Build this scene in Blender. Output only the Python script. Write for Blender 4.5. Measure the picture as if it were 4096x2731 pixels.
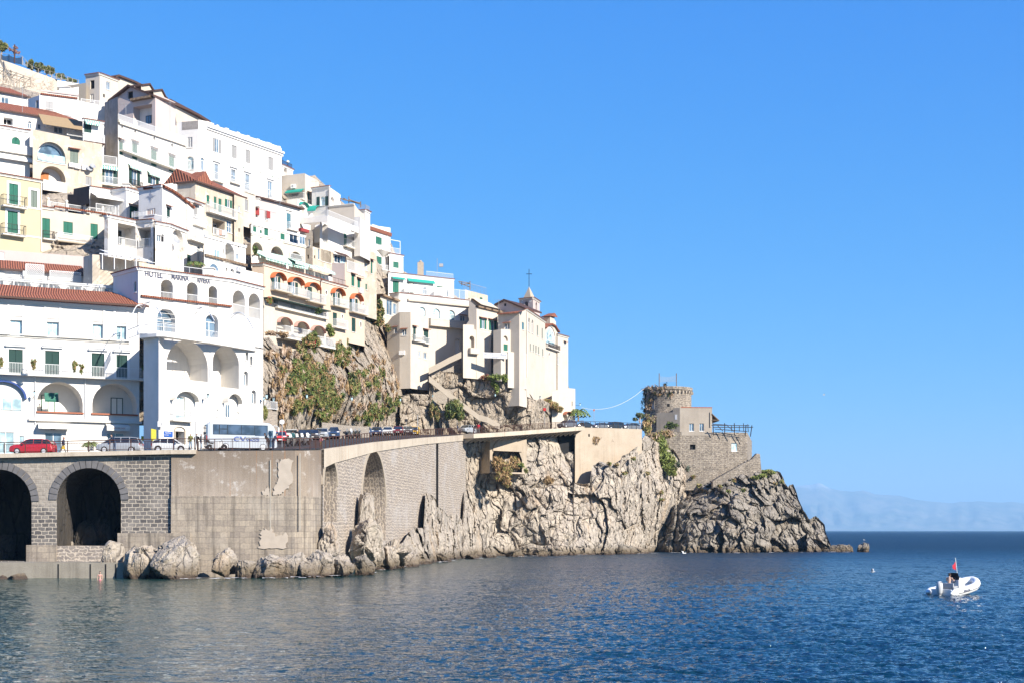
import bpy, bmesh, math, random
import numpy as np
from mathutils import Vector, noise, Matrix
from mathutils.geometry import tessellate_polygon
random.seed(7); np.random.seed(7)
for o in list(bpy.data.objects): bpy.data.objects.remove(o)
C = bpy.context.scene.collection
R = math.radians
# ---------------------------------------------------------------- camera, sky, sun, exposure
F = 5689.0; CX = 2048.0; HY = 2120.0; CAMH = 4.7      # lens (in photo pixels), centre column, horizon row, eye height
sc = bpy.context.scene
cam_d = bpy.data.cameras.new('camera'); cam = bpy.data.objects.new('camera', cam_d); C.objects.link(cam)
cam.location = (0, 0, CAMH); cam.rotation_euler = (R(90), 0, 0)
cam_d.sensor_width = 36; cam_d.lens = 36*F/4096; cam_d.shift_y = (HY-1365.5)/4096
cam_d.clip_start = 1; cam_d.clip_end = 90000
sc.camera = cam
SUN_AZ, SUN_EL = 48.0, 30.0; SKYK = .335
w = bpy.data.worlds.new('World'); sc.world = w; w.use_nodes = True
nt = w.node_tree; bg = nt.nodes['Background']; sky = nt.nodes.new('ShaderNodeTexSky')
sky.sky_type = 'NISHITA'; sky.sun_disc = False; sky.sun_elevation = R(SUN_EL); sky.sun_rotation = R(180-SUN_AZ)
sky.air_density = 1.0; sky.dust_density = 0.0; sky.ozone_density = 6.0; sky.altitude = 0
sky.air_density = 1.0
# clear deep-blue winter sky: a colour balance on the whole sky, the same for every ray
_sp = nt.nodes.new('ShaderNodeSeparateColor'); _cb = nt.nodes.new('ShaderNodeCombineColor'); nt.links.new(sky.outputs[0], _sp.inputs[0])
for _i, (_p, _a) in enumerate(((1.5, .475), (.71, .635), (.22, .985))):
    _s0 = nt.nodes.new('ShaderNodeMath'); _s0.operation = 'MULTIPLY'; nt.links.new(_sp.outputs[_i], _s0.inputs[0]); _s0.inputs[1].default_value = .15
    _s1 = nt.nodes.new('ShaderNodeMath'); _s1.operation = 'POWER'; nt.links.new(_s0.outputs[0], _s1.inputs[0]); _s1.inputs[1].default_value = _p
    _s2 = nt.nodes.new('ShaderNodeMath'); _s2.operation = 'MULTIPLY'; nt.links.new(_s1.outputs[0], _s2.inputs[0]); _s2.inputs[1].default_value = _a*SKYK/.15
    _s3 = nt.nodes.new('ShaderNodeMath'); _s3.operation = 'MULTIPLY'; nt.links.new(_s0.outputs[0], _s3.inputs[0]); _s3.inputs[1].default_value = (.0,.60,.60)[_i]*SKYK/.15
    _s4 = nt.nodes.new('ShaderNodeMath'); _s4.operation = 'MAXIMUM'; nt.links.new(_s2.outputs[0], _s4.inputs[0]); nt.links.new(_s3.outputs[0], _s4.inputs[1])
    nt.links.new(_s4.outputs[0], _cb.inputs[_i])
nt.links.new(_cb.outputs[0], bg.inputs[0]); bg.inputs[1].default_value = 0.15
sd = bpy.data.lights.new('sun', 'SUN'); sd.energy = 3.75; sd.angle = R(0.5); sd.color = (1, 0.93, 0.83)
sun = bpy.data.objects.new('sun', sd); C.objects.link(sun)
a, e = R(SUN_AZ), R(SUN_EL)
TOSUN = Vector((math.sin(a)*math.cos(e), -math.cos(a)*math.cos(e), math.sin(e)))
sun.rotation_euler = TOSUN.to_track_quat('Z', 'Y').to_euler()
sc.view_settings.view_transform = 'Standard'; sc.view_settings.look = 'None'
sc.view_settings.exposure = 1.58; sc.view_settings.gamma = 1
sc.cycles.max_bounces = 8; sc.cycles.diffuse_bounces = 5; sc.cycles.glossy_bounces = 3; sc.cycles.transparent_max_bounces = 8
sc.cycles.volume_bounces = 0

# ---------------------------------------------------------------- pixel geometry
TILE = {'A':(0,140,3.357),'B':(0,560,3.357),'C':(500,400,3.357),'D':(600,800,3.357),'E':(0,980,3.357),'F':(0,1400,3.357),
 'G':(450,1000,3.357),'H':(600,1440,3.357),'I':(1000,640,3.357),'J':(1000,1000,3.357),'K':(1450,1000,3.357),'L':(1700,1060,3.357),
 'M':(1000,1340,3.357),'N':(1600,1400,3.357),'O':(0,1780,2.6133),'P':(850,1700,2.6133),'Q':(1650,1650,2.6133),'R':(2400,1450,2.6133),
 'S':(2600,1850,2.6133),'T':(3096,1850,2.352),'U':(1700,1640,3.92),'V':(2150,1600,3.92),'W':(1100,1640,3.92),'X':(700,1640,4.704),
 'Y':(3650,2220,6.72),'Z':(0,0,1.0)}
def px(t, x, y):
    ox, oy, s = TILE[t]; return (ox+x/s, oy+y/s)
def P(x, y, Y):                       # photo pixel at distance Y -> point
    return Vector(((x-CX)*Y/F, Y, CAMH+(HY-y)*Y/F))
def PX(v): return (CX+v[0]*F/v[1], HY-(v[2]-CAMH)*F/v[1])

# ---------------------------------------------------------------- materials
MATS = {}
def node(nt, t, **kw):
    n = nt.nodes.new('ShaderNode'+t)
    for k, v in kw.items():
        if k[0] == '_':
            n.inputs[k[1:].replace('_', ' ')].default_value = v
        else: setattr(n, k, v)
    return n
def base_mat(name, rough=0.85, color=(.5,.5,.5), spec=0.3):
    m = bpy.data.materials.new(name); m.use_nodes = True; nt = m.node_tree
    b = nt.nodes['Principled BSDF']; b.inputs['Roughness'].default_value = rough
    b.inputs['Base Color'].default_value = (*color, 1); b.inputs['Specular IOR Level'].default_value = spec
    MATS[name] = m
    return m, nt, b
def coords(nt, kind='Object', scale=(1,1,1)):
    tc = nt.nodes.new('ShaderNodeTexCoord'); mp = nt.nodes.new('ShaderNodeMapping')
    mp.inputs['Scale'].default_value = scale; nt.links.new(tc.outputs[kind], mp.inputs[0]); return mp.outputs[0]
def noise_n(nt, vec, scale, detail=4, rough=.55, dist=0):
    n = nt.nodes.new('ShaderNodeTexNoise'); nt.links.new(vec, n.inputs['Vector'])
    n.inputs['Scale'].default_value = scale; n.inputs['Detail'].default_value = detail
    n.inputs['Roughness'].default_value = rough; n.inputs['Distortion'].default_value = dist
    return n.outputs['Fac']
def ramp(nt, fac, stops):
    r = nt.nodes.new('ShaderNodeValToRGB'); nt.links.new(fac, r.inputs[0]); e = r.color_ramp.elements
    while len(e) < len(stops): e.new(0.5)
    for i, (p, c) in enumerate(stops):
        e[i].position = p; e[i].color = (*c, 1) if len(c) == 3 else c
    return r.outputs[0]
def mix(nt, fac, c1, c2, mode='MIX'):
    n = nt.nodes.new('ShaderNodeMix'); n.data_type = 'RGBA'; n.blend_type = mode
    for s, v in ((0, fac), (6, c1), (7, c2)):
        if isinstance(v, (int, float)): n.inputs[s].default_value = v
        elif isinstance(v, tuple): n.inputs[s].default_value = (*v, 1)[:4]
        else: nt.links.new(v, n.inputs[s])
    return n.outputs[2]
def mathn(nt, op, a, b=0.0, clamp=False):
    n = nt.nodes.new('ShaderNodeMath'); n.operation = op; n.use_clamp = clamp
    for i, v in enumerate((a, b)):
        if isinstance(v, (int, float)): n.inputs[i].default_value = v
        else: nt.links.new(v, n.inputs[i])
    return n.outputs[0]
def bump(nt, b, h, strength=.5, dist=.05, prev=None):
    n = nt.nodes.new('ShaderNodeBump'); n.inputs['Strength'].default_value = strength; n.inputs['Distance'].default_value = dist
    nt.links.new(h, n.inputs['Height'])
    if prev is not None: nt.links.new(prev, n.inputs['Normal'])
    nt.links.new(n.outputs[0], b.inputs['Normal']); return n.outputs[0]
def gnode(nt, v, out=2):     # separate xyz component
    n = nt.nodes.new('ShaderNodeSeparateXYZ'); nt.links.new(v, n.inputs[0]); return n.outputs[out]

def plaster(name, col, stain_tone, amt=.5, streak=True, rough=.9, patch=None):
    kf = 1 if name == 'white' else 1.09; col, stain_tone, patch = [None if c is None else tuple(x*kf for x in c) for c in (col, stain_tone, patch)]
    m, nt, b = base_mat(name, rough, col, .15)
    v = coords(nt); vs = coords(nt, scale=(1,1,.12))
    n1 = noise_n(nt, v, .35, 6, .65); n2 = noise_n(nt, vs, 2.2, 5, .6)
    f1 = ramp(nt, n1, [(.45,(0,0,0)), (.75,(1,1,1))]); f2 = ramp(nt, n2, [(.5,(0,0,0)), (.8,(1,1,1))])
    f = mathn(nt, 'MULTIPLY', mathn(nt, 'MAXIMUM', f1, f2) if streak else f1, amt)
    c = mix(nt, f, col, stain_tone)
    if patch:
        n3 = noise_n(nt, v, .9, 8, .7); c = mix(nt, ramp(nt, n3, [(.56,(0,0,0)), (.6,(1,1,1))]), c, patch)
    nt.links.new(c, b.inputs['Base Color'])
    bump(nt, b, noise_n(nt, v, 6, 5, .6), .35, .02); return m
def flat(name, col, rough=.7, spec=.3, metal=0, vary=.08, scale=3):
    col = tuple(x*.63 for x in col) if min(col) < .5 else tuple(x*.84 for x in col)
    m, nt, b = base_mat(name, rough, col, spec); b.inputs['Metallic'].default_value = metal
    n = noise_n(nt, coords(nt), scale, 3)
    c = mix(nt, n, tuple(x*(1-vary) for x in col), tuple(min(1, x*(1+vary)) for x in col)); nt.links.new(c, b.inputs['Base Color']); return m
plaster('white', (.63,.60,.555), (.48,.44,.38), .45)
plaster('white_old', (.58,.55,.50), (.34,.30,.25), .55, patch=(.40,.35,.29))
plaster('cream', (.43,.38,.31), (.36,.30,.22), .45)
plaster('ivory', (.445,.395,.33), (.34,.29,.225), .5)
plaster('yellow', (.41,.355,.23), (.36,.29,.16), .25, False)
plaster('peach', (.45,.35,.265), (.46,.40,.32), .8, False)
plaster('beige', (.36,.305,.23), (.27,.22,.16), .6)
plaster('ochre_old', (.42,.36,.285), (.24,.19,.13), .7, patch=(.50,.44,.34))
plaster('pinkish', (.42,.35,.32), (.34,.28,.25), .4)
plaster('grey_old', (.26,.235,.21), (.09,.08,.07), .9, patch=(.2,.18,.155))
plaster('dark_stucco', (.085,.068,.06), (.05,.04,.035), .8)
plaster('band', (.55,.52,.46), (.48,.43,.36), .3)
flat('trim', (.80,.79,.76), .6); flat('rail_white', (.74,.74,.72), .5); flat('rail_dark', (.05,.035,.03), .6, vary=.3)
flat('rust', (.11,.05,.035), .8, vary=.4, scale=8); flat('iron', (.03,.03,.035), .5); flat('red_wall', (.38,.05,.045)); flat('orange_blind', (.55,.20,.06))
flat('wood', (.25,.18,.12), .8, vary=.3); flat('reed', (.42,.30,.17), .9, vary=.35, scale=8); flat('dark', (.02,.02,.022), .9); flat('brown_roof', (.11,.06,.045), .8, vary=.25)
flat('teal_cloth', (.03,.42,.33), .8); flat('orange_cloth', (.80,.22,.08), .8); flat('pink_cloth', (.78,.42,.33), .8); flat('white_cloth', (.8,.77,.7), .8)
flat('blue_cloth', (.05,.10,.32), .8); flat('lace', (.62,.60,.56), .8); flat('asphalt', (.055,.055,.058), .9, vary=.2); flat('concrete', (.50,.45,.37), .9, vary=.25, scale=.8)
flat('grey_metal', (.45,.46,.47), .5); flat('sign_blue', (.03,.13,.5), .5); flat('sign_yellow', (.8,.7,.05), .5); flat('sign_white', (.75,.74,.72), .5); flat('sign_red', (.6,.05,.04), .5)
flat('letter_grey', (.10,.11,.17), .7); flat('letter_pale', (.42,.45,.52), .7); flat('terracotta', (.48,.17,.09), .8, vary=.2); flat('tan_stone', (.52,.44,.34), .9, vary=.2)
def striped(name, c1, c2, n, axis='X', kind='UV', rough=.8):
    m, nt, b = base_mat(name, rough)
    wv = nt.nodes.new('ShaderNodeTexWave'); wv.bands_direction = axis; wv.inputs['Scale'].default_value = n
    nt.links.new(coords(nt, kind), wv.inputs[0])
    nt.links.new(mix(nt, ramp(nt, wv.outputs['Fac'], [(.45,(0,0,0)), (.55,(1,1,1))]), c1, c2), b.inputs['Base Color']); return m, nt, b, wv
striped('green_stripe', (.02,.30,.22), (.75,.75,.68), .9)
def shutter_mat(name, col):
    col = tuple(x*.56 for x in col) if min(col) < .5 else tuple(x*.86 for x in col)
    m, nt, b, wv = striped(name, tuple(x*.75 for x in col), tuple(min(1,x*1.2) for x in col), 4.5, 'Y', rough=.5)
    bump(nt, b, wv.outputs['Fac'], .6, .03)
shutter_mat('shut_green', (.035,.22,.145)); shutter_mat('shut_dark', (.025,.085,.07)); shutter_mat('shut_blue', (.12,.30,.38)); shutter_mat('shut_white', (.52,.51,.49)); shutter_mat('shut_grey', (.28,.34,.28))
def glass_mat(name, col, rough=.06):
    m, nt, b = base_mat(name, rough, col, .9)
    n = noise_n(nt, coords(nt), .8, 2); nt.links.new(mix(nt, ramp(nt, n, [(.4,(0,0,0)), (.6,(1,1,1))]), col, tuple(x*2.2 for x in col)), b.inputs['Base Color'])
    bump(nt, b, n, .1, .05)
glass_mat('glass', (.06,.09,.12)); glass_mat('glass_dark', (.012,.016,.02)); glass_mat('glass_pale', (.22,.31,.33), .2)
def tile_mat(name, c1, c2):
    c1 = tuple(x*.58 for x in c1); c2 = tuple(x*.63 for x in c2)
    m, nt, b = base_mat(name, .8)
    wv = nt.nodes.new('ShaderNodeTexWave'); wv.bands_direction = 'X'; wv.inputs['Scale'].default_value = 1.1; wv.inputs['Distortion'].default_value = .3
    uv = coords(nt, 'UV'); nt.links.new(uv, wv.inputs[0])
    w2 = nt.nodes.new('ShaderNodeTexWave'); w2.bands_direction = 'Y'; w2.wave_profile = 'SAW'; w2.inputs['Scale'].default_value = .9; nt.links.new(uv, w2.inputs[0])
    n = noise_n(nt, uv, 3, 5, .7)
    c = mix(nt, ramp(nt, n, [(.35,(0,0,0)), (.65,(1,1,1))]), c1, c2)
    c = mix(nt, ramp(nt, wv.outputs['Fac'], [(.0,(1,1,1)), (.35,(0,0,0))]), c, tuple(x*.3 for x in c1))
    nt.links.new(c, b.inputs['Base Color'])
    h = mathn(nt, 'ADD', wv.outputs['Fac'], mathn(nt, 'MULTIPLY', w2.outputs['Fac'], .4)); bump(nt, b, h, .9, .12)
tile_mat('tile', (.42,.13,.07), (.58,.23,.13)); tile_mat('tile_old', (.34,.20,.12), (.55,.42,.28))
# masonry ------------------------------------------------------------------
def masonry(name, stone1, stone2, mortar, bw=.62, bh=.36, msize=.03, wash=None, bmp=.6, wob=.12, kind='UV', stain_tone=None, wall_coat=None):
    stone1, stone2, mortar, wash, stain_tone = [None if c is None else tuple(x*.67 for x in c) for c in (stone1, stone2, mortar, wash, stain_tone)]
    m, nt, b = base_mat(name, .9)
    uv = coords(nt, kind)
    nz = nt.nodes.new('ShaderNodeTexNoise'); nt.links.new(uv, nz.inputs['Vector']); nz.inputs['Scale'].default_value = 1.7; nz.inputs['Detail'].default_value = 3
    vm = nt.nodes.new('ShaderNodeVectorMath'); vm.operation = 'MULTIPLY_ADD'; nt.links.new(nz.outputs['Color'], vm.inputs[0]); vm.inputs[1].default_value = (wob,)*3; nt.links.new(uv, vm.inputs[2])
    br = nt.nodes.new('ShaderNodeTexBrick'); nt.links.new(vm.outputs[0], br.inputs['Vector'])
    for k, v in (('Scale',1), ('Mortar Size',msize), ('Mortar Smooth',.35), ('Bias',0), ('Brick Width',bw), ('Row Height',bh)): br.inputs[k].default_value = v
    br.inputs['Color1'].default_value = (*stone1,1); br.inputs['Color2'].default_value = (*stone2,1); br.inputs['Mortar'].default_value = (*mortar,1)
    c = br.outputs['Color']
    n = noise_n(nt, uv, 5, 6, .7); c = mix(nt, .35, c, ramp(nt, n, [(.3,(.1,.09,.08)), (.7,(.75,.7,.62))]), 'OVERLAY')
    big = noise_n(nt, uv, .22, 5, .65)
    if wash: c = mix(nt, ramp(nt, big, [(.50,(0,0,0)), (.68,(.55,.55,.55))]), c, wash)
    if name == 'tower_stone': c = mix(nt, ramp(nt, noise_n(nt, uv, .9, 7, .8), [(.40,(.75,.75,.75)), (.50,(0,0,0))]), c, tuple(x*.42 for x in stone1))
    if stain_tone:
        sv = coords(nt, kind, (1.3,.07,1)); c = mix(nt, ramp(nt, noise_n(nt, sv, 1.5, 5, .6), [(.48,(0,0,0)), (.68,(.8,.8,.8))]), c, stain_tone)
    if wall_coat:      # rough old render left above and between the arches
        zz = mathn(nt, 'ADD', mathn(nt, 'ADD', gnode(nt, uv, 1), mathn(nt, 'MULTIPLY', noise_n(nt, uv, .6, 5, .7), 2.4)), -wall_coat[0]); uu = mathn(nt, 'ADD', mathn(nt, 'MULTIPLY', mathn(nt, 'ADD', gnode(nt, uv, 0), mathn(nt, 'MULTIPLY', noise_n(nt, uv, 1.1, 4, .7), 1.5)), -1.0), wall_coat[1])
        msk = mathn(nt, 'MULTIPLY', mathn(nt, 'MULTIPLY', zz, 2.5, True), mathn(nt, 'MULTIPLY', uu, 3.0, True)); rc = mix(nt, ramp(nt, noise_n(nt, uv, 2.2, 6, .75), [(.35,(0,0,0)), (.65,(1,1,1))]), (.21,.18,.148), (.37,.325,.27)); c = mix(nt, mathn(nt, 'MULTIPLY', msk, .85), c, rc)
    nt.links.new(c, b.inputs['Base Color'])
    h = mathn(nt, 'ADD', mathn(nt, 'MULTIPLY', br.outputs['Fac'], -1.0), mathn(nt, 'MULTIPLY', n, .5)); bump(nt, b, h, bmp, .08)
    return m
masonry('basalt', (.12,.112,.11), (.26,.24,.22), (.60,.53,.44), .74, .40, .05, wash=(.52,.46,.39), wob=.26, wall_coat=(8.2,15.6))
masonry('block_wall', (.50,.43,.34), (.35,.30,.25), (.28,.24,.2), 1.0, .58, .014, wash=(.56,.49,.40), wob=.14, stain_tone=(.13,.11,.09))
masonry('rubble', (.40,.35,.30), (.29,.255,.23), (.66,.57,.47), .8, .38, .07, wash=(.58,.54,.5), wob=.8)
masonry('rubble_pale', (.42,.37,.31), (.33,.29,.25), (.5,.44,.37), .5, .28, .04, wash=(.48,.42,.34), wob=.6)
masonry('tower_stone', (.38,.325,.265), (.20,.17,.14), (.56,.49,.40), .85, .42, .08, wob=.9, wash=(.50,.44,.36), stain_tone=(.22,.185,.15))
def concrete(name, col, dark, light, rustc=None, sc=1.0, run=None):
    col, dark, light, rustc = [None if c is None else tuple(x*.67 for x in c) for c in (col, dark, light, rustc)]
    m, nt, b = base_mat(name, .92)
    uv = coords(nt, 'UV'); n1 = noise_n(nt, uv, .3, 7, .7); sv = coords(nt, 'UV', (1.1,.05,1)); n2 = noise_n(nt, sv, 1.6, 6, .65)
    c = mix(nt, ramp(nt, n1, [(.35,(0,0,0)), (.65,(1,1,1))]), col, light)
    msk = ramp(nt, noise_n(nt, uv, .17, 4, .6), [(.42,(0,0,0)), (.62,(1,1,1))]); c = mix(nt, mathn(nt, 'MULTIPLY', ramp(nt, n2, [(.44,(0,0,0)), (.68,(.8,.8,.8))]), msk), c, dark)
    if run:      # drips from the crest
        zz = mathn(nt, 'ADD', gnode(nt, uv, 1), mathn(nt, 'MULTIPLY', noise_n(nt, coords(nt,'UV',(1.6,.06,1)), 1.4, 5, .7), 7.0))
        rr = ramp(nt, mathn(nt, 'MULTIPLY', mathn(nt, 'ADD', zz, -run), .2), [(.0,(0,0,0)), (1.0,(1,1,1))]); c = mix(nt, mathn(nt,'MULTIPLY',rr,.9), c, tuple(x*.75 for x in (.23,.18,.135)))
        wn = noise_n(nt, uv, .5, 7, .75); c = mix(nt, ramp(nt, wn, [(.56,(0,0,0)), (.66,(.8,.8,.8))]), c, tuple(x*.75 for x in (.60,.56,.51)))
    if rustc: c = mix(nt, ramp(nt, noise_n(nt, coords(nt,'UV',(2.6,.03,1)), 1.2, 4, .5), [(.64,(0,0,0)), (.74,(.8,.8,.8))]), c, rustc)
    n3 = noise_n(nt, uv, 9, 5, .7); c = mix(nt, .3, c, ramp(nt, n3, [(.3,(.15,.15,.15)), (.7,(.8,.8,.8))]), 'OVERLAY')
    nt.links.new(c, b.inputs['Base Color']); bump(nt, b, n3, .4, .05); return m
concrete('sea_concrete', (.40,.33,.255), (.20,.155,.115), (.52,.44,.36), (.42,.2,.08), run=11.0)
concrete('parapet', (.60,.51,.39), (.38,.30,.22), (.72,.62,.49), (.5,.22,.09))
concrete('wall_plain', (.52,.42,.31), (.40,.32,.23), (.60,.50,.38), (.5,.34,.2))
concrete('quay', (.30,.265,.21), (.17,.145,.115), (.40,.36,.29))
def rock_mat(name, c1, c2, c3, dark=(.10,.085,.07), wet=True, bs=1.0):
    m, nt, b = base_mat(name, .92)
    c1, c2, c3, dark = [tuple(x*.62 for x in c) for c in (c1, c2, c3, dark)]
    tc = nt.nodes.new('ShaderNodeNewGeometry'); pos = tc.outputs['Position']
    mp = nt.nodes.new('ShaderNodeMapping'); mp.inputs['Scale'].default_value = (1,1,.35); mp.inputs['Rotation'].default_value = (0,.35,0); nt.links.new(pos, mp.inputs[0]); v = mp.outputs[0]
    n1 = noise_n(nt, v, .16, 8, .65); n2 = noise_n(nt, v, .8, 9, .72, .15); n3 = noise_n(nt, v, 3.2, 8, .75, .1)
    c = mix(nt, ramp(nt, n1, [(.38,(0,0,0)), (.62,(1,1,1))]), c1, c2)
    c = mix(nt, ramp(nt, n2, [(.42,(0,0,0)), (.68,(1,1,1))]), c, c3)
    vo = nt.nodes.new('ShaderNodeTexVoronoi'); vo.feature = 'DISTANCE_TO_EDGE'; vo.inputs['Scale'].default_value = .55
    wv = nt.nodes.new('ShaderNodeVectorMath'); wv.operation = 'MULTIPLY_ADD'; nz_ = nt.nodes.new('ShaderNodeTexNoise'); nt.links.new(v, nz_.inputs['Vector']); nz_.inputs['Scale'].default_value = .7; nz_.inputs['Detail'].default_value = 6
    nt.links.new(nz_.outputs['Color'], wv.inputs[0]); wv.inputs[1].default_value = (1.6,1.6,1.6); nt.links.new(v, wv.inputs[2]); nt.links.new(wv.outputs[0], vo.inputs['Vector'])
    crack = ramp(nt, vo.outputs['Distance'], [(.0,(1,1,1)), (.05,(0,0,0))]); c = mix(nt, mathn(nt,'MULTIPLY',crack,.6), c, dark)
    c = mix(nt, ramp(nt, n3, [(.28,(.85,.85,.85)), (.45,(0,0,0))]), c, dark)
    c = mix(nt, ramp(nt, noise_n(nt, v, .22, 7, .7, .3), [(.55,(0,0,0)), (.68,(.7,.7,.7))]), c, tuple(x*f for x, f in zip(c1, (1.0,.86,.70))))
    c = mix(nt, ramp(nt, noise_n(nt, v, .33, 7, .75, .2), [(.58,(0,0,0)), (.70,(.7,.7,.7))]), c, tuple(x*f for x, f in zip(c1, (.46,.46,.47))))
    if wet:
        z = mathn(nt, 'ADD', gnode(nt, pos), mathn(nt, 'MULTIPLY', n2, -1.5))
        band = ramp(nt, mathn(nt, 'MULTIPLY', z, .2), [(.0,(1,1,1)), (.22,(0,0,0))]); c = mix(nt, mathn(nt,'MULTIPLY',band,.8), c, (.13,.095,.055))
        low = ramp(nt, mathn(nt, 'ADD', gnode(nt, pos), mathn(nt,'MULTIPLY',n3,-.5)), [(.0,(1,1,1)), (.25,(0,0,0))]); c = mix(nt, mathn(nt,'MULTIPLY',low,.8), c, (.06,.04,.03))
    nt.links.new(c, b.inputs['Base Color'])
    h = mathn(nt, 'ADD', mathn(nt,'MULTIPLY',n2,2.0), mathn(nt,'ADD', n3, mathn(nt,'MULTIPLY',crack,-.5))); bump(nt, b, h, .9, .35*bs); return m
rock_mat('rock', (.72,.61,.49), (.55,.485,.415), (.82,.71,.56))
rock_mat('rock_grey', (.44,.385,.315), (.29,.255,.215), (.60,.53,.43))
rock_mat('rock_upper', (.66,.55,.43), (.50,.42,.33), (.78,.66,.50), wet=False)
rock_mat('rock_shade', (.10,.09,.08), (.07,.06,.05), (.13,.11,.09), (.03,.03,.03))  # rock with the shade of vaults and tunnel put into its colour

# ---------------------------------------------------------------- mesh helpers
class MB:
    def __init__(s): s.v=[]; s.f=[]; s.m=[]; s.uv=[]
    def add(s, vs, fs, mat=0, uvs=None):
        b = len(s.v); s.v += [tuple(v) for v in vs]
        for i, f in enumerate(fs):
            s.f.append([b+k for k in f]); s.m.append(mat)
            s.uv.append([uvs[k] for k in f] if uvs else None)
    def box(s, c, sx, sy, sz, rz=0, mat=0):
        ca, sa = math.cos(rz), math.sin(rz); vs = []
        for z in (-.5,.5):
            for y in (-.5,.5):
                for x in (-.5,.5):
                    X, Y = x*sx, y*sy; vs.append((c[0]+X*ca-Y*sa, c[1]+X*sa+Y*ca, c[2]+z*sz))
        s.add(vs, [(0,2,3,1),(4,5,7,6),(0,1,5,4),(2,6,7,3),(0,4,6,2),(1,3,7,5)], mat)
    def fbox(s, fr, u0, u1, z0, z1, d0, d1, mat=0):
        vs = [fr.p(u, z, d) for z in (z0,z1) for d in (d0,d1) for u in (u0,u1)]; uv = [(u, z+d) for z in (z0,z1) for d in (d0,d1) for u in (u0,u1)]
        s.add(vs, [(0,1,3,2),(4,6,7,5),(0,4,5,1),(2,3,7,6),(0,2,6,4),(1,5,7,3)], mat, uv)
    def tube(s, pts, r, n=5, mat=0, caps=True):
        pts = [Vector(p) for p in pts]; rs = r if isinstance(r, (list,tuple)) else [r]*len(pts); rings = []
        for i, p in enumerate(pts):
            d = (pts[min(i+1,len(pts)-1)]-pts[max(i-1,0)])
            if d.length < 1e-9: d = Vector((0,0,1))
            d.normalize(); up = Vector((0,0,1)) if abs(d.z) < .95 else Vector((1,0,0)); a = d.cross(up).normalized(); b = d.cross(a)
            rings.append([p+a*rs[i]*math.cos(2*math.pi*k/n)+b*rs[i]*math.sin(2*math.pi*k/n) for k in range(n)])
        vs = [v for rr in rings for v in rr]; fs = [(i*n+k, i*n+(k+1)%n, (i+1)*n+(k+1)%n, (i+1)*n+k) for i in range(len(pts)-1) for k in range(n)]
        if caps: fs += [tuple(range(n))[::-1], tuple((len(pts)-1)*n+k for k in range(n))]
        s.add(vs, fs, mat)
    def lathe(s, c, prof, n=12, mat=0, axis=None):
        vs = []; A = axis
        for r, z in prof:
            for k in range(n):
                t = 2*math.pi*k/n
                q = Vector((r*math.cos(t), r*math.sin(t), z))
                if A is not None: q = A @ q
                vs.append(Vector(c)+q)
        m = len(prof); fs = [(i*n+k, i*n+(k+1)%n, (i+1)*n+(k+1)%n, (i+1)*n+k) for i in range(m-1) for k in range(n)]
        fs += [tuple(range(n))[::-1], tuple((m-1)*n+k for k in range(n))]; s.add(vs, fs, mat)
    def build(s, name, mats, parent=None, smooth=False, **props):
        me = bpy.data.meshes.new(name); me.from_pydata(s.v, [], s.f)
        if isinstance(mats, str): mats = [mats]
        for m in mats: me.materials.append(MATS[m])
        if len(mats) > 1: me.polygons.foreach_set('material_index', s.m)
        if any(u is not None for u in s.uv):
            l = me.uv_layers.new(name='uv'); flatuv = []
            for f, u in zip(s.f, s.uv):
                for k in range(len(f)): flatuv += list(u[k]) if u else [0, 0]
            l.data.foreach_set('uv', flatuv)
        if smooth: me.polygons.foreach_set('use_smooth', [True]*len(s.f))
        me.update(); o = bpy.data.objects.new(name, me); C.objects.link(o)
        if parent is not None:
            o.parent = parent
            if parent.name in WC: o.matrix_parent_inverse = Matrix.Translation(-parent.location)
        for k, v in props.items(): o[k] = v
        return o
WC = set()
def thing(name, label, cat, loc=(0,0,0), group=None, wc=False):
    o = bpy.data.objects.new(name, None); C.objects.link(o); o.empty_display_size = .5
    o.location = loc; o['label'] = label; o['category'] = cat
    if group: o['group'] = group
    if wc: WC.add(o.name)
    return o
def tag(o, label, cat, group=None):
    o['label'] = label; o['category'] = cat
    if group: o['group'] = group
    return o
def shape_obj(name, arrv, arrf, mats, parent=None, smooth=False, mi=None):
    me = bpy.data.meshes.new(name); nv, nf = len(arrv), len(arrf); k = arrf.shape[1]
    me.vertices.add(nv); me.vertices.foreach_set('co', arrv.astype(np.float32).ravel())
    me.loops.add(nf*k); me.loops.foreach_set('vertex_index', arrf.astype(np.int32).ravel())
    me.polygons.add(nf); me.polygons.foreach_set('loop_start', np.arange(0, nf*k, k, dtype=np.int32))
    for m in ([mats] if isinstance(mats, str) else mats): me.materials.append(MATS[m])
    if mi is not None: me.polygons.foreach_set('material_index', mi.astype(np.int32))
    me.polygons.foreach_set('use_smooth', np.full(nf, smooth)); me.update(calc_edges=True); me.validate()
    o = bpy.data.objects.new(name, me); C.objects.link(o)
    if parent is not None:
        o.parent = parent
        if parent.name in WC: o.matrix_parent_inverse = Matrix.Translation(-parent.location)
    return o

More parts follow.
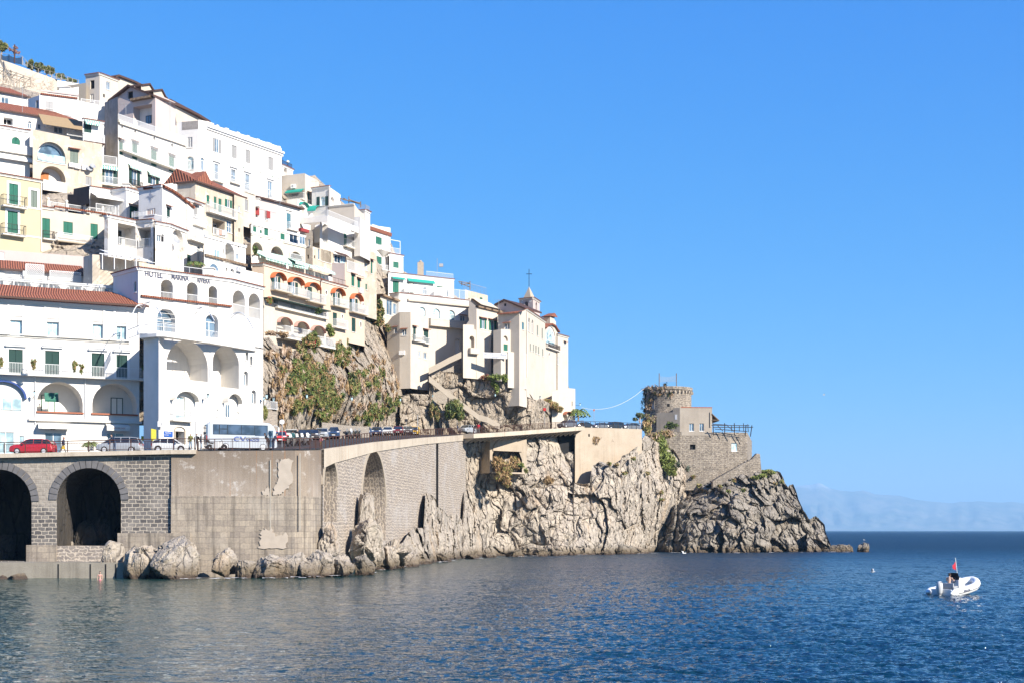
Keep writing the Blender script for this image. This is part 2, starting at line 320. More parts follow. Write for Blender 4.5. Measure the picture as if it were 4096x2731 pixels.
class Fr:      # facade frame: u along the wall, z up, d outward
    def __init__(s, O, U):
        s.O = Vector((O[0], O[1], 0)); s.u = Vector((U[0], U[1], 0)).normalized(); s.n = Vector((s.u.y, -s.u.x, 0))
        if s.n.y > 0 and abs(s.n.y) > 1e-6 and False: s.n = -s.n
    def p(s, u, z, d=0): return Vector((s.O.x+s.u.x*u+s.n.x*d, s.O.y+s.u.y*u+s.n.y*d, z))
    def hit(s, x, y):     # photo pixel -> (u, z) on the plane
        k = (x-CX)/F      # X = k*Y
        # O + u*t = (kY, Y)
        t = (k*s.O.y-s.O.x)/(s.u.x-k*s.u.y); Y = s.O.y+s.u.y*t
        return t, CAMH+(HY-y)*Y/F
def arch_pts(u0, u1, z0, z1, kind, n=14):
    if kind == 'arch':
        r = (u1-u0)/2; h = min(r, (z1-z0)*.98); c = (u0+u1)/2; zs = z1-h
        return [(u0,z0),(u1,z0)]+[(c+r*math.cos(math.pi*i/n), zs+h*math.sin(math.pi*i/n)) for i in range(0, n+1)]
    if kind == 'seg':
        r = (u1-u0)/2; h = min(r*.45, (z1-z0)*.9); c = (u0+u1)/2; zs = z1-h
        return [(u0,z0),(u1,z0)]+[(c+r*math.cos(math.pi*i/n), zs+h*math.sin(math.pi*i/n)) for i in range(0, n+1)]
    if kind == 'oval':
        return [((u0+u1)/2+(u1-u0)/2*math.cos(2*math.pi*i/n-math.pi/2), (z0+z1)/2+(z1-z0)/2*math.sin(2*math.pi*i/n-math.pi/2)) for i in range(n)]
    return [(u0,z0),(u1,z0),(u1,z1),(u0,z1)]
def facade(mb, fr, outline, holes, mat=0, d=0):
    """outline CCW (u,z); holes list of (pts, depth, back_mat or None, reveal_mat)"""
    loops = [[Vector((u, z, 0)) for u, z in outline]]+[[Vector((u, z, 0)) for u, z in h[0]] for h in holes]
    flatp = [p for l in loops for p in l]
    tris = tessellate_polygon(loops)
    vs = [fr.p(p.x, p.y, d) for p in flatp]; uv = [(p.x, p.y) for p in flatp]
    good = []
    for t in tris:
        a, b, c = (flatp[k] for k in t); cr = (b-a).cross(c-a).z
        if abs(cr) < 1e-9: continue
        good.append(tuple(t) if cr > 0 else tuple(t)[::-1])
    mb.add(vs, good, mat, uv)
    for pts, dep, bm, rm in holes:
        n = len(pts)
        if not dep: continue
        for i in range(n):
            (ua, za), (ub, zb) = pts[i], pts[(i+1) % n]; L = math.hypot(ub-ua, zb-za)
            mb.add([fr.p(ua,za,d), fr.p(ub,zb,d), fr.p(ub,zb,d-dep), fr.p(ua,za,d-dep)], [(0,1,2,3)], rm, [(0,0),(L,0),(L,dep),(0,dep)])
        if bm is not None:
            mb.add([fr.p(u, z, d-dep) for u, z in pts], [tuple(range(n))], bm, pts)
# ---------------------------------------------------------------- numpy noise
_rng = np.random.RandomState(3); _perm = _rng.permutation(512); _perm = np.concatenate([_perm, _perm, _perm]); _g = _rng.normal(size=(512,3)); _g /= np.linalg.norm(_g, axis=1)[:,None]
def pn(p):
    pi = np.floor(p).astype(int); pf = p-pi; u = pf*pf*pf*(pf*(pf*6-15)+10); res = 0
    for dx in (0,1):
        for dy in (0,1):
            for dz in (0,1):
                h = _perm[(_perm[(_perm[(pi[:,0]+dx)&511]+pi[:,1]+dy)&511]+pi[:,2]+dz)&511]
                d = (_g[h]*(pf-np.array([dx,dy,dz]))).sum(1)
                res = res + d*(u[:,0] if dx else 1-u[:,0])*(u[:,1] if dy else 1-u[:,1])*(u[:,2] if dz else 1-u[:,2])
    return res
def fbm(p, o=5, g=.5, ridged=False):
    s = 0; a = 1; n = 0
    for i in range(o):
        v = pn(p*(2.03**i)+i*17.3)
        if ridged: v = 1-2.2*np.abs(v)*1.6
        s = s+a*v; n += a; a *= g
    return s/n
def cracks(p, seed=0):       # broken rock: cells with their own tilt; returns edge distance, level, tilt
    pi = np.floor(p).astype(int); d1 = np.full(len(p), 9.); d2 = np.full(len(p), 9.); idv = np.zeros(len(p)); tl = np.zeros(len(p))
    for dx in (-1,0,1):
        for dy in (-1,0,1):
            for dz in (-1,0,1):
                c = pi+np.array([dx,dy,dz]); h = _perm[(_perm[(_perm[(c[:,0]+seed)&511]+c[:,1])&511]+c[:,2])&511]
                q = c+.5+.42*_g[h]; d = ((q-p)**2).sum(1)**.5
                nr = d < d1; d2 = np.where(nr, d1, np.minimum(d2, d)); idv = np.where(nr, h/511., idv); tl = np.where(nr, ((p-q)*_g[(h+97)&511]).sum(1), tl); d1 = np.where(nr, d, d1)
    return d2-d1, idv, tl
def rockdisp(p, sc=1.0, strata=.25):
    w = .22*np.stack([pn(p*.35+3), pn(p*.35+9), pn(p*.35+5)], 1)
    q = p*np.array([.095,.095,.078])/sc; q = q+w*.45; q[:,0] += strata*q[:,2]; q[:,2] -= .25*q[:,0]
    e1, i1, t1 = cracks(q); e2, i2, t2 = cracks(q*2.2+4+w, 7); e3, i3, t3 = cracks(q*5.2+9+w, 3); e4, i4, t4 = cracks(q*12+1, 5)
    return .62*(1.9*(i1-.5)+2.6*t1-.9*np.exp(-e1*12) + .9*(i2-.5)+1.5*t2-.45*np.exp(-e2*11) + .34*(i3-.5)+.7*t3-.16*np.exp(-e3*9) + .16*(i4-.5)+.4*t4 + 1.0*fbm(p*.1/sc,4) + .25*fbm(p*1.1,4,.65))*sc
_tps = {}
def idw(ctrl, x, y):           # smooth thin-plate surface through the control depths
    k = id(ctrl)
    if k not in _tps:
        c = np.array(ctrl, float); q = c[:,:2]/300; n = len(c); r2 = ((q[:,None]-q[None])**2).sum(-1)
        K = np.where(r2 > 0, r2*np.log(np.sqrt(r2+1e-12)), 0)+np.eye(n)*.02; Pm = np.c_[np.ones(n), q]
        A = np.block([[K, Pm],[Pm.T, np.zeros((3,3))]]); w = np.linalg.solve(A, np.r_[c[:,2], 0, 0, 0]); _tps[k] = (q, w, c[:,2].min()-3, c[:,2].max()+6, ctrl)
    q, w, lo, hi, _ = _tps[k]; X = np.asarray(x, float)/300; Y = np.asarray(y, float)/300; o = w[-3]+w[-2]*X+w[-1]*Y
    for i in range(len(q)):
        r2 = (X-q[i,0])**2+(Y-q[i,1])**2; o = o+w[i]*r2*.5*np.log(r2+1e-12)
    return np.clip(o, lo, hi)
def relief(name, mat, top, ctrl, nx, ny, amp=1.0, bot=None, back=(1.5,4,9,16), backdrop=.6, sc=1.0, edge=6, zbot=-1.2, jag=4.0, smooth=False, taper=0.0, bow=0):
    """a rock mass seen from the sea: real relief at its own distance with a crest that runs back behind the skyline"""
    x = np.linspace(top[0][0], top[-1][0], nx); yt = np.interp(x, [t[0] for t in top], [t[1] for t in top])
    n1 = np.stack([x*.02, x*0, x*0], 1); yt = yt+jag*fbm(n1*3, 4, .65, True)*1.0
    if bot is None:
        yb = np.full(nx, 2215.)
        for _ in range(3): yb = HY+(CAMH-zbot)*F/idw(ctrl, x, yb)
    else: yb = np.interp(x, [t[0] for t in bot], [t[1] for t in bot])
    t = np.linspace(0, 1, ny)[:,None]; X = np.broadcast_to(x, (ny,nx)); Yp = yb+(yt-yb)*t
    D = idw(ctrl, X.ravel(), Yp.ravel()).reshape(ny,nx)
    pos = np.stack([(X-CX)*D/F, D, CAMH+(HY-Yp)*D/F], -1)
    dsp = rockdisp(pos.reshape(-1,3), sc).reshape(ny,nx)*amp
    if edge: dsp = dsp*np.clip((1-t)*ny/edge+.35, 0, 1)
    if taper: dsp = dsp*np.minimum(1, np.minimum((X-x[0]), (x[-1]-X))/taper+.1)
    if bow: D = D+bow*(np.abs((X-x[0])/(x[-1]-x[0])-.5)*2)**3
    D2 = D-dsp; lat = fbm(pos.reshape(-1,3)*.5+31, 3).reshape(ny,nx)*.5*amp
    pos = np.stack([(X-CX)*D2/F+lat*np.clip((1-t)*4,0,1), D2, CAMH+(HY-Yp)*D2/F], -1)
    rows = [pos]; last = pos[-1]; zmin = last[:,2]
    for b in back:
        r = last.copy(); k = (last[:,1]+b)/last[:,1]; r[:,0] = last[:,0]*k; r[:,1] += b; r[:,2] = last[:,2]-b*backdrop*.5+.0*b; rows.append(r[None])
    g = np.concatenate(rows, 0); m = g.shape[0]
    idx = np.arange(m*nx).reshape(m,nx); f = np.stack([idx[:-1,:-1], idx[:-1,1:], idx[1:,1:], idx[1:,:-1]], -1).reshape(-1,4)
    o = shape_obj(name, g.reshape(-1,3), f, mat, smooth=smooth); o['relief'] = 1; del o['relief']
    return o, (x, Yp, D2)
# ---------------------------------------------------------------- foliage
def leafmat(name, c, t=.25):
    c = tuple(x*.95 for x in c)
    m, nt, b = base_mat(name, .6, c, .25)
    n = noise_n(nt, coords(nt), 1.3, 4, .7); nt.links.new(mix(nt, n, tuple(x*.55 for x in c), tuple(min(1,x*1.5) for x in c)), b.inputs['Base Color'])
leafmat('leaf_green', (.12,.16,.04)); leafmat('leaf_dark', (.035,.055,.02)); leafmat('leaf_olive', (.22,.21,.07)); leafmat('leaf_dry', (.38,.26,.13)); leafmat('leaf_lime', (.20,.24,.06)); leafmat('leaf_red', (.30,.10,.07)); leafmat('leaf_grey', (.17,.19,.13)); leafmat('leaf_brown', (.30,.19,.09)); leafmat('flower_red', (.5,.06,.06)); leafmat('twig', (.40,.30,.22))
def leaves(name, blobs, mats, n, size, parent=None, hang=0.0, seed=0, smooth=False):
    """blobs: (centre, (rx,ry,rz)); n leaves per blob; many leaf-sized faces in clumps"""
    rng = np.random.RandomState(seed+11); V = []; M = []
    for c, r in blobs:
        k = max(4, int(n/14)); cl = rng.normal(size=(k,3)); cl /= np.linalg.norm(cl,axis=1)[:,None]; cl *= (rng.rand(k,1)**.45)
        cm = rng.randint(0, len(mats), k); ci = rng.randint(0, k, n)
        p = cl[ci]+rng.normal(size=(n,3))*.16; p = np.array(c)+p*np.array(r)
        a = rng.normal(size=(n,3)); a /= np.linalg.norm(a,axis=1)[:,None]
        if hang: a = a*np.array([1-hang,1-hang,1.0]); a /= np.linalg.norm(a,axis=1)[:,None]
        b = np.cross(a, rng.normal(size=(n,3))); b /= np.linalg.norm(b,axis=1)[:,None]
        s = size*(.5+rng.rand(n,1)); L = a*s*(1.3+hang*1.5); W = b*s*.45
        V.append(np.stack([p-L, p+W, p+L, p-W], 1)); M.append(np.where(rng.rand(n) < .8, cm[ci], rng.randint(0,len(mats),n)))
    V = np.concatenate(V).reshape(-1,3); f = np.arange(len(V)).reshape(-1,4)
    return shape_obj(name, V, f, list(mats), parent, smooth, np.concatenate(M))
def pxblob(x, y, rx, ry, Y, depth=1.0):
    c = P(x, y, Y); return (tuple(c), (rx*Y/F, depth, ry*Y/F))

# ---------------------------------------------------------------- sea
def make_sea():
    m, nt, b = base_mat('sea_water', .06, (.006,.035,.075), .5); b.inputs['IOR'].default_value = 1.36
    g = nt.nodes.new('ShaderNodeNewGeometry'); pos = g.outputs['Position']
    n0 = noise_n(nt, pos, .012, 3); nt.links.new(mix(nt, ramp(nt, n0, [(.35,(0,0,0)),(.65,(1,1,1))]), (.002,.020,.045), (.003,.030,.056)), b.inputs['Base Color'])
    cz_ = nt.nodes.new('ShaderNodeMapRange'); nt.links.new(gnode(nt, pos, 0), cz_.inputs[0]); cz_.inputs[1].default_value = -22; cz_.inputs[2].default_value = 8     # shallower and greener in the cove
    nt.links.new(mix(nt, cz_.outputs[0], (.014,.050,.044), mix(nt, ramp(nt, n0, [(.35,(0,0,0)),(.65,(1,1,1))]), (.002,.020,.045), (.003,.030,.056))), b.inputs['Base Color'])
    def nz(scale, det, rough, sx, sy, rot, dist=0.0):
        mp = nt.nodes.new('ShaderNodeMapping'); mp.inputs['Scale'].default_value = (sx,sy,1); mp.inputs['Rotation'].default_value = (0,0,rot); nt.links.new(pos, mp.inputs[0]); return noise_n(nt, mp.outputs[0], scale, det, rough, dist)
    ds = nt.nodes.new('ShaderNodeVectorMath'); ds.operation = 'LENGTH'; nt.links.new(pos, ds.inputs[0])     # chop seen from the open sea merges into gloss
    rg_ = nt.nodes.new('ShaderNodeMapRange'); nt.links.new(ds.outputs['Value'], rg_.inputs[0]); rg_.inputs[1].default_value = 75; rg_.inputs[2].default_value = 420; rg_.inputs[3].default_value = .045; rg_.inputs[4].default_value = .52; rg_.interpolation_type = 'SMOOTHSTEP'; nt.links.new(rg_.outputs[0], b.inputs['Roughness']); b.distribution = 'GGX'
    h = mathn(nt, 'ADD', mathn(nt,'MULTIPLY', nz(.55, 4, .6, .55, 1, .12, .3), 1.0), mathn(nt,'MULTIPLY', nz(2.3, 4, .62, .6, 1, -.2, .2), .34)); h = mathn(nt, 'ADD', h, mathn(nt,'MULTIPLY', nz(6, 3, .6, .6, 1, .1), .10))
    h = mathn(nt, 'ADD', h, mathn(nt,'MULTIPLY', nz(.12, 2, .5, .5, 1, .3), 1.3))
    cx_ = nt.nodes.new('ShaderNodeMapRange'); nt.links.new(gnode(nt, pos, 0), cx_.inputs[0]); cx_.inputs[1].default_value = -10; cx_.inputs[2].default_value = 9; cx_.inputs[3].default_value = .10; cx_.inputs[4].default_value = 1.3     # the cove on the left lies sheltered
    rp = nz(.9, 4, .62, .42, 1, .08, .2); rp = mathn(nt,'ADD', rp, -.5); rp = mathn(nt,'ABSOLUTE', rp); rp = mathn(nt,'SUBTRACT', 1.0, mathn(nt,'MULTIPLY', rp, 5.0), True); rp = mathn(nt,'POWER', rp, 2.2); h_rip = mathn(nt,'MULTIPLY', rp, .15)
    gu = ramp(nt, noise_n(nt, pos, .035, 3, .6), [(.3,(.6,.6,.6)), (.7,(1,1,1))])
    bump(nt, b, mathn(nt, 'ADD', mathn(nt, 'MULTIPLY', mathn(nt, 'MULTIPLY', h, cx_.outputs[0]), gu), mathn(nt, 'MULTIPLY', h_rip, mathn(nt, 'ADD', mathn(nt, 'MULTIPLY', cx_.outputs[0], .7), .3))), 1.0, .75)
    # rows and columns follow the view so that real wavelets can be modelled near the shore
    ys = [6000,2500,1400,900,600]; d = 450.0
    while d > 30: ys.append(d); d -= max(.12, d*d/26740*1.1)
    ys = np.array([27500.,12000.]+ys); xs = np.concatenate([np.linspace(-1.6,-.42,12)[:-1], np.linspace(-.42,.42,1000), np.linspace(.42,1.6,12)[1:]])
    Yg = ys[:,None]; X = xs[None,:]*Yg*np.where(Yg > 800, 2.5, 1.0)
    p = np.stack([X.ravel()*.42, np.broadcast_to(Yg, X.shape).ravel()*.75, np.zeros(X.size)], 1)
    fade = np.clip((520-Yg)/300, 0, 1)
    z = (fbm(p*.35, 3, .5)*.20+fbm(p*1.25+5, 3, .55, True)*.12+fbm(p*2.7+9, 3, .55, True)*.07).reshape(X.shape)*fade
    z = z*(.3+.72*np.clip((X+10)/19, 0, 1))
    v = np.stack([X, np.broadcast_to(Yg, X.shape), z-.03], -1).reshape(-1,3); mrow, nx = X.shape
    idx = np.arange(mrow*nx).reshape(mrow,nx); f = np.stack([idx[:-1,:-1], idx[1:,:-1], idx[1:,1:], idx[:-1,1:]], -1).reshape(-1,4)[:, ::-1]
    f = f[:, ::-1]
    o = shape_obj('sea', v, f, 'sea_water', smooth=True); o['kind'] = 'structure'
    return o
sea = make_sea()
# far mountains across the gulf
def make_mountains():
    m, nt, b = base_mat('mountain_ground', 1, (.10,.11,.09), 0)
    g = nt.nodes.new('ShaderNodeNewGeometry'); pos = g.outputs['Position']; z = gnode(nt, pos)
    zz = mathn(nt, 'ADD', z, mathn(nt,'MULTIPLY', noise_n(nt, pos, .002, 6, .7), 840))
    c = mix(nt, ramp(nt, noise_n(nt, pos, .0015, 6), [(.35,(0,0,0)),(.65,(1,1,1))]), (.07,.085,.06), (.19,.17,.14))
    c = mix(nt, ramp(nt, mathn(nt,'MULTIPLY',zz,.0006), [(.80,(0,0,0)),(.86,(1,1,1))]), c, (.32,.32,.34)); nt.links.new(c, b.inputs['Base Color'])
    top = [(-600,2000),(2300,1960),(2900,1930)]+[px('T',*q) for q in [(205,217),(280,208),(360,203),(430,185),(520,235),(640,262),(740,268),(850,255),(950,293),(1040,298),(1180,305),(1320,342),(1450,358),(1690,380),(1740,366),(1960,360),(2150,372),(2230,362),(2352,380)]]+[(4600,2020),(5600,2040)]
    x = np.linspace(top[0][0], top[-1][0], 420); yt = np.interp(x, [t[0] for t in top], [t[1] for t in top])+2.5*fbm(np.stack([x*.02,x*0,x*0],1),4)
    ny = 40; t = np.linspace(0,1,ny)[:,None]; X = np.broadcast_to(x,(ny,420)); D = 26000+6000*t**.8+np.zeros_like(X)
    zt = CAMH+(HY-yt)*32000/F; Z = -5+(zt+5)*t**1.15
    # ridges and valleys running down to the shore
    q = np.stack([X.ravel()*.012, t.repeat(420,1).ravel()*1.2, np.zeros(X.size)],1); D = D-1800*(fbm(q,5,.55,True).reshape(X.shape))*np.clip(1-t,0,1)**.6*np.clip(t*3,0,1)
    pos = np.stack([(X-CX)*D/F, D, Z], -1); rows = [pos]
    for bk in (1500,5000): r = pos[-1].copy(); r[:,1] += bk; r[:,0] *= (32000+bk)/32000; r[:,2] *= 1-bk/5200; rows.append(r[None])
    gg = np.concatenate(rows,0); idx = np.arange(gg.shape[0]*420).reshape(-1,420); f = np.stack([idx[:-1,:-1], idx[:-1,1:], idx[1:,1:], idx[1:,:-1]], -1).reshape(-1,4)
    o = shape_obj('mountains', gg.reshape(-1,3), f, 'mountain_ground', smooth=True); o['kind'] = 'structure'
make_mountains()
def make_haze():
    m = bpy.data.materials.new('haze_air'); m.use_nodes = True; nt = m.node_tree; nt.nodes.remove(nt.nodes['Principled BSDF']); MATS['haze_air'] = m
    v = nt.nodes.new('ShaderNodeVolumePrincipled'); v.inputs['Color'].default_value = (.40,.70,1,1); v.inputs['Density'].default_value = HAZE; v.inputs['Anisotropy'].default_value = 0.0
    nt.links.new(v.outputs[0], nt.nodes['Material Output'].inputs['Volume'])
    mb = MB(); mb.box((0, 18500, 0), 42000, 40000, 100); mb.v = [(x,y,-6 if zz < 0 else 1330) for x,y,zz in mb.v]
    o = mb.build('haze', 'haze_air'); o['kind'] = 'stuff'
HAZE = 5.6e-5
make_haze()

# ---------------------------------------------------------------- road line and walls
EDGE = [(-120,1815,145),(0,1812,145),(680,1797,145.2),(1180,1794,146),(1232,1794,147.2),(1262,1793,149),(1283,1792,151.2),(1330,1785,155.4),(1400,1776,163.7),(1500,1762,177.4),(1600,1753,193.4),(1700,1744,212.7),(1780,1739,231),(1850,1734,250),(1960,1728,258),(2080,1720,266),(2200,1712,273),(2300,1705,278),(2430,1707,283),(2563,1713,288)]
EP = [P(*e) for e in EDGE]
def edge_at(x):
    Y = np.interp(x, [e[0] for e in EDGE], [e[2] for e in EDGE]); y = np.interp(x, [e[0] for e in EDGE], [e[1] for e in EDGE]); return P(x, y, Y)
def road_z(p):          # height of the road under a plan position
    best = None
    for a, b in zip(EP[:-1], EP[1:]):
        ab = (b-a).xy; t = max(0, min(1, (Vector(p[:2])-a.xy).dot(ab)/ab.dot(ab))); q = a.xy+ab*t; d = (Vector(p[:2])-q).length
        if best is None or d < best[0]: best = (d, a.z+(b.z-a.z)*t)
    return best[1]-.03
def road():
    mb = MB(); n = len(EP); ins = []
    for i in range(n):
        d = (EP[min(i+1,n-1)]-EP[max(i-1,0)]).xy.normalized(); nrm = Vector((-d.y, d.x)); w = 14.0
        ins.append(Vector((EP[i].x+nrm.x*w, EP[i].y+nrm.y*w, EP[i].z-.03)))
    outs = []
    for i in range(n):
        d = (EP[min(i+1,n-1)]-EP[max(i-1,0)]).xy.normalized(); outs.append(Vector((EP[i].x-d.y*.6, EP[i].y+d.x*.6, EP[i].z-.03)))
    # thick deck, so that it is solid from below and from the side
    for i in range(n-1):
        a,b,c,d_ = outs[i], outs[i+1], ins[i+1], ins[i]; low = [q-Vector((0,0,.8)) for q in (a,b,c,d_)]
        mb.add([a,b,c,d_]+low, [(0,1,2,3),(7,6,5,4),(0,4,5,1),(2,6,7,3)])
    o = mb.build('road', 'asphalt'); o['kind'] = 'structure'
    return ins
INNER = road()
def wall_strip(name, label, pts, zb, mat, cat='wall', thick=1.0, batter=0.0):
    """pts: (x, y, Y) of the crest"""
    mb = MB(); q = [P(*p) for p in pts]; s = 0; n = len(q); uv = []; top = []; bot = []; tb = []
    for i in range(n):
        if i: s += (q[i]-q[i-1]).xy.length
        d = (q[min(i+1,n-1)]-q[max(i-1,0)]).xy.normalized(); nr = Vector((-d.y, d.x, 0)); uv.append(s)
        top.append(q[i]); bot.append(Vector((q[i].x, q[i].y, zb))-nr*batter); tb.append(q[i]+nr*thick)
    for i in range(n-1):
        mb.add([bot[i],bot[i+1],top[i+1],top[i]], [(0,1,2,3)], 0, [(uv[i],zb),(uv[i+1],zb),(uv[i+1],top[i+1].z),(uv[i],top[i].z)])
        mb.add([top[i],top[i+1],tb[i+1],tb[i]], [(0,1,2,3)], 0, [(uv[i],0),(uv[i+1],0),(uv[i+1],thick),(uv[i],thick)])
        bb = [Vector((t.x,t.y,zb)) for t in (tb[i],tb[i+1])]; mb.add([tb[i],tb[i+1],bb[1],bb[0]], [(0,1,2,3)], 0, [(0,0),(1,0),(1,1),(0,1)])
    o = mb.build(name, mat); return tag(o, label, cat)
def fr_px(xa, Ya, xb, Yb):
    A, B = P(xa, 0, Ya), P(xb, 0, Yb); return Fr((A.x, A.y), ((B-A).x, (B-A).y)), (B-A).xy.length
def boxhole(fr, t, x0, y0, x1, y1, kind='arch', n=16):
    a, b = px(t, x0, y0), px(t, x1, y1); um = (a[0]+b[0])/2
    u0 = fr.hit(a[0], a[1])[0]; u1 = fr.hit(b[0], b[1])[0]; uc = (u0+u1)/2
    xc = None                                   # find pixel column of the middle to read heights there
    p = fr.p(uc, 0); xc = CX+p.x*F/p.y; z1 = fr.hit(xc, a[1])[1]; z0 = fr.hit(xc, b[1])[1]
    return arch_pts(u0, u1, z0, z1, kind, n), (u0, u1, z0, z1)
def arched_wall():
    root = thing('arched_quay_wall', 'dark basalt block wall with two tall arched vaults carrying the road', 'wall', P(340, 2230, 145))
    inv = Matrix.Translation(-root.location)
    fr, L = fr_px(-120, 145, 684, 145.2); zt0 = fr.hit(-120, 1835)[1]; zt1 = fr.hit(684, 1818)[1]
    h1, g1 = boxhole(fr, 'O', -340, 250, 330, 1208); h2, g2 = boxhole(fr, 'O', 595, 235, 1265, 1050)
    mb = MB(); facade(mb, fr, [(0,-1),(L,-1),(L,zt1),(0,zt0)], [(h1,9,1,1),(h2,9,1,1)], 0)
    # side and back so that the wall is solid
    mb.add([fr.p(0,-1,-9.6),fr.p(L,-1,-9.6),fr.p(L,zt1,-9.6),fr.p(0,zt0,-9.6),fr.p(0,-1,0),fr.p(L,-1,0),fr.p(L,zt1,0),fr.p(0,zt0,0)], [(0,3,2,1),(3,7,6,2)], 0, [(0,0),(L,0),(L,9),(0,9)]*2)
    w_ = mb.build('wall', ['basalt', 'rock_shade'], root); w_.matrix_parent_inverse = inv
    # render strip of rough plaster above the arches
    for (u0,u1,z0,z1) in (g1, g2):
        mb = MB(); r = (u1-u0)/2; c = (u0+u1)/2; zs = z1-r; nb = 19
        for i in range(nb):
            t0 = math.pi*(i+.06)/nb; t1 = math.pi*(i+.94)/nb; ra, rb = r*1.0, r*(1.23+.03*random.random()); vs = []
            for d in (.12, -.2):
                for (rr,t) in ((ra,t0),(rb,t0),(rb,t1),(ra,t1)): vs.append(fr.p(c+rr*math.cos(t), zs+rr*math.sin(t), d))
            mb.add(vs, [(0,1,2,3),(0,4,5,1),(1,5,6,2),(2,6,7,3),(3,7,4,0)])
        a = mb.build('arch_ring', 'voussoir', root); a.matrix_parent_inverse = inv
    # plinths
    mb = MB(); b0 = fr.hit(*px('O',1240,915)); b1 = fr.hit(*px('O',1790,915)); mb.fbox(fr, b0[0], b1[0]+2, -1, b0[1], 0, .45)
    b0 = fr.hit(*px('O',285,1040)); b1 = fr.hit(*px('O',600,1040)); mb.fbox(fr, b0[0], b1[0], -1, b0[1], 0, .35)
    p_ = mb.build('plinth', 'block_wall', root); p_.matrix_parent_inverse = inv
    for (x0,x1,yy) in ((600,1110,1050),):
        mb = MB(); b0 = fr.hit(*px('O',x0,yy)); b1 = fr.hit(*px('O',x1+140,yy)); mb.fbox(fr, b0[0], b1[0], -1, b0[1], -6, .2)
        s_ = mb.build('sill_wall', 'rubble', root); s_.matrix_parent_inverse = inv
flat('voussoir', (.20,.19,.19), .9, vary=.45, scale=1.2); flat('mortar', (.42,.37,.31), .9)
arched_wall()
# rocks standing inside the vaults
def rockblob(name, label, parts, mat='rock', amp=1.0, cat='rock', group=None, n=70, sub=True, parent=None):
    """parts: (x, y_top, y_bottom, halfwidth_px, Y, depth m, lean)"""
    V = []; Fc = []; off = 0
    for (x, yt, yb, hw, Y, dp, lean) in parts:
        nu, nv = n, int(n*.7); u = np.linspace(0, 2*math.pi, nu, endpoint=False); v = np.linspace(-math.pi/2, math.pi/2, nv); U, Vv = np.meshgrid(u, v)
        cx = math.copysign(1,1); H = (yb-yt)*Y/F; c = P(x, yb, Y); ce = np.sign(np.cos(Vv))*np.abs(np.cos(Vv))**.65
        sx = hw*Y/F; tp = (np.sin(Vv)+1)/2
        p = np.stack([c.x+sx*ce*np.cos(U)*(1-.35*tp)+lean*hw*Y/F*tp, c.y+dp*ce*np.sin(U)*(1-.3*tp), c.z-.6+(H+.6)*(.5+.5*np.sin(Vv)*1.0)], -1).reshape(-1,3)
        nrm = np.stack([ce*np.cos(U), ce*np.sin(U), np.sin(Vv)], -1).reshape(-1,3)
        sc_ = max(.25, min(1.0, sx/5)); d = rockdisp(p*1.0+x*.37, sc_); d = (d-d.mean())*amp*.75; 
        c0 = p.mean(0); rg = np.random.RandomState(int(x)); ext = np.array([sx, dp, H/2])
        for _k in range(26):       # planar cuts make it angular
            nn = rg.normal(size=3); nn /= np.linalg.norm(nn); nn[2] = abs(nn[2])*(.9 if rg.rand() < .75 else -.2); nn /= np.linalg.norm(nn); sup = np.linalg.norm(nn*ext)
            t_ = ((p-c0) @ nn); lim = sup*(.45+.40*rg.rand()); ex = np.maximum(t_-lim, 0); p = p-nn[None,:]*ex[:,None]*.93
        p = p+nrm*d[:,None]
        idx = np.arange(nu*nv).reshape(nv,nu); idr = np.roll(idx, -1, 1); Fc.append(np.stack([idx[:-1], idr[:-1], idr[1:], idx[1:]], -1).reshape(-1,4)+off); V.append(p); off += nu*nv
    o = shape_obj(name, np.concatenate(V), np.concatenate(Fc), mat, parent)
    if label: tag(o, label, cat, group)
    return o
rockblob('sea_rock', 'pale limestone rock leaning inside the arched vault', [(237,2010,2185,44,149,2.5,-.5),(262,2080,2185,40,150,2,-.1)], amp=.7)
rockblob('sea_rock', 'rocks coloured as if in shade, piled at the back of the arched vault', [(340,2040,2190,60,151,2,.2),(420,2040,2190,60,151,2,-.1)], 'rock_shade', amp=.7)
rockblob('sea_rock', 'shade-coloured rocks at the back of the left vault', [(20,2120,2250,70,151,2,.2)], 'rock_shade', amp=.7)
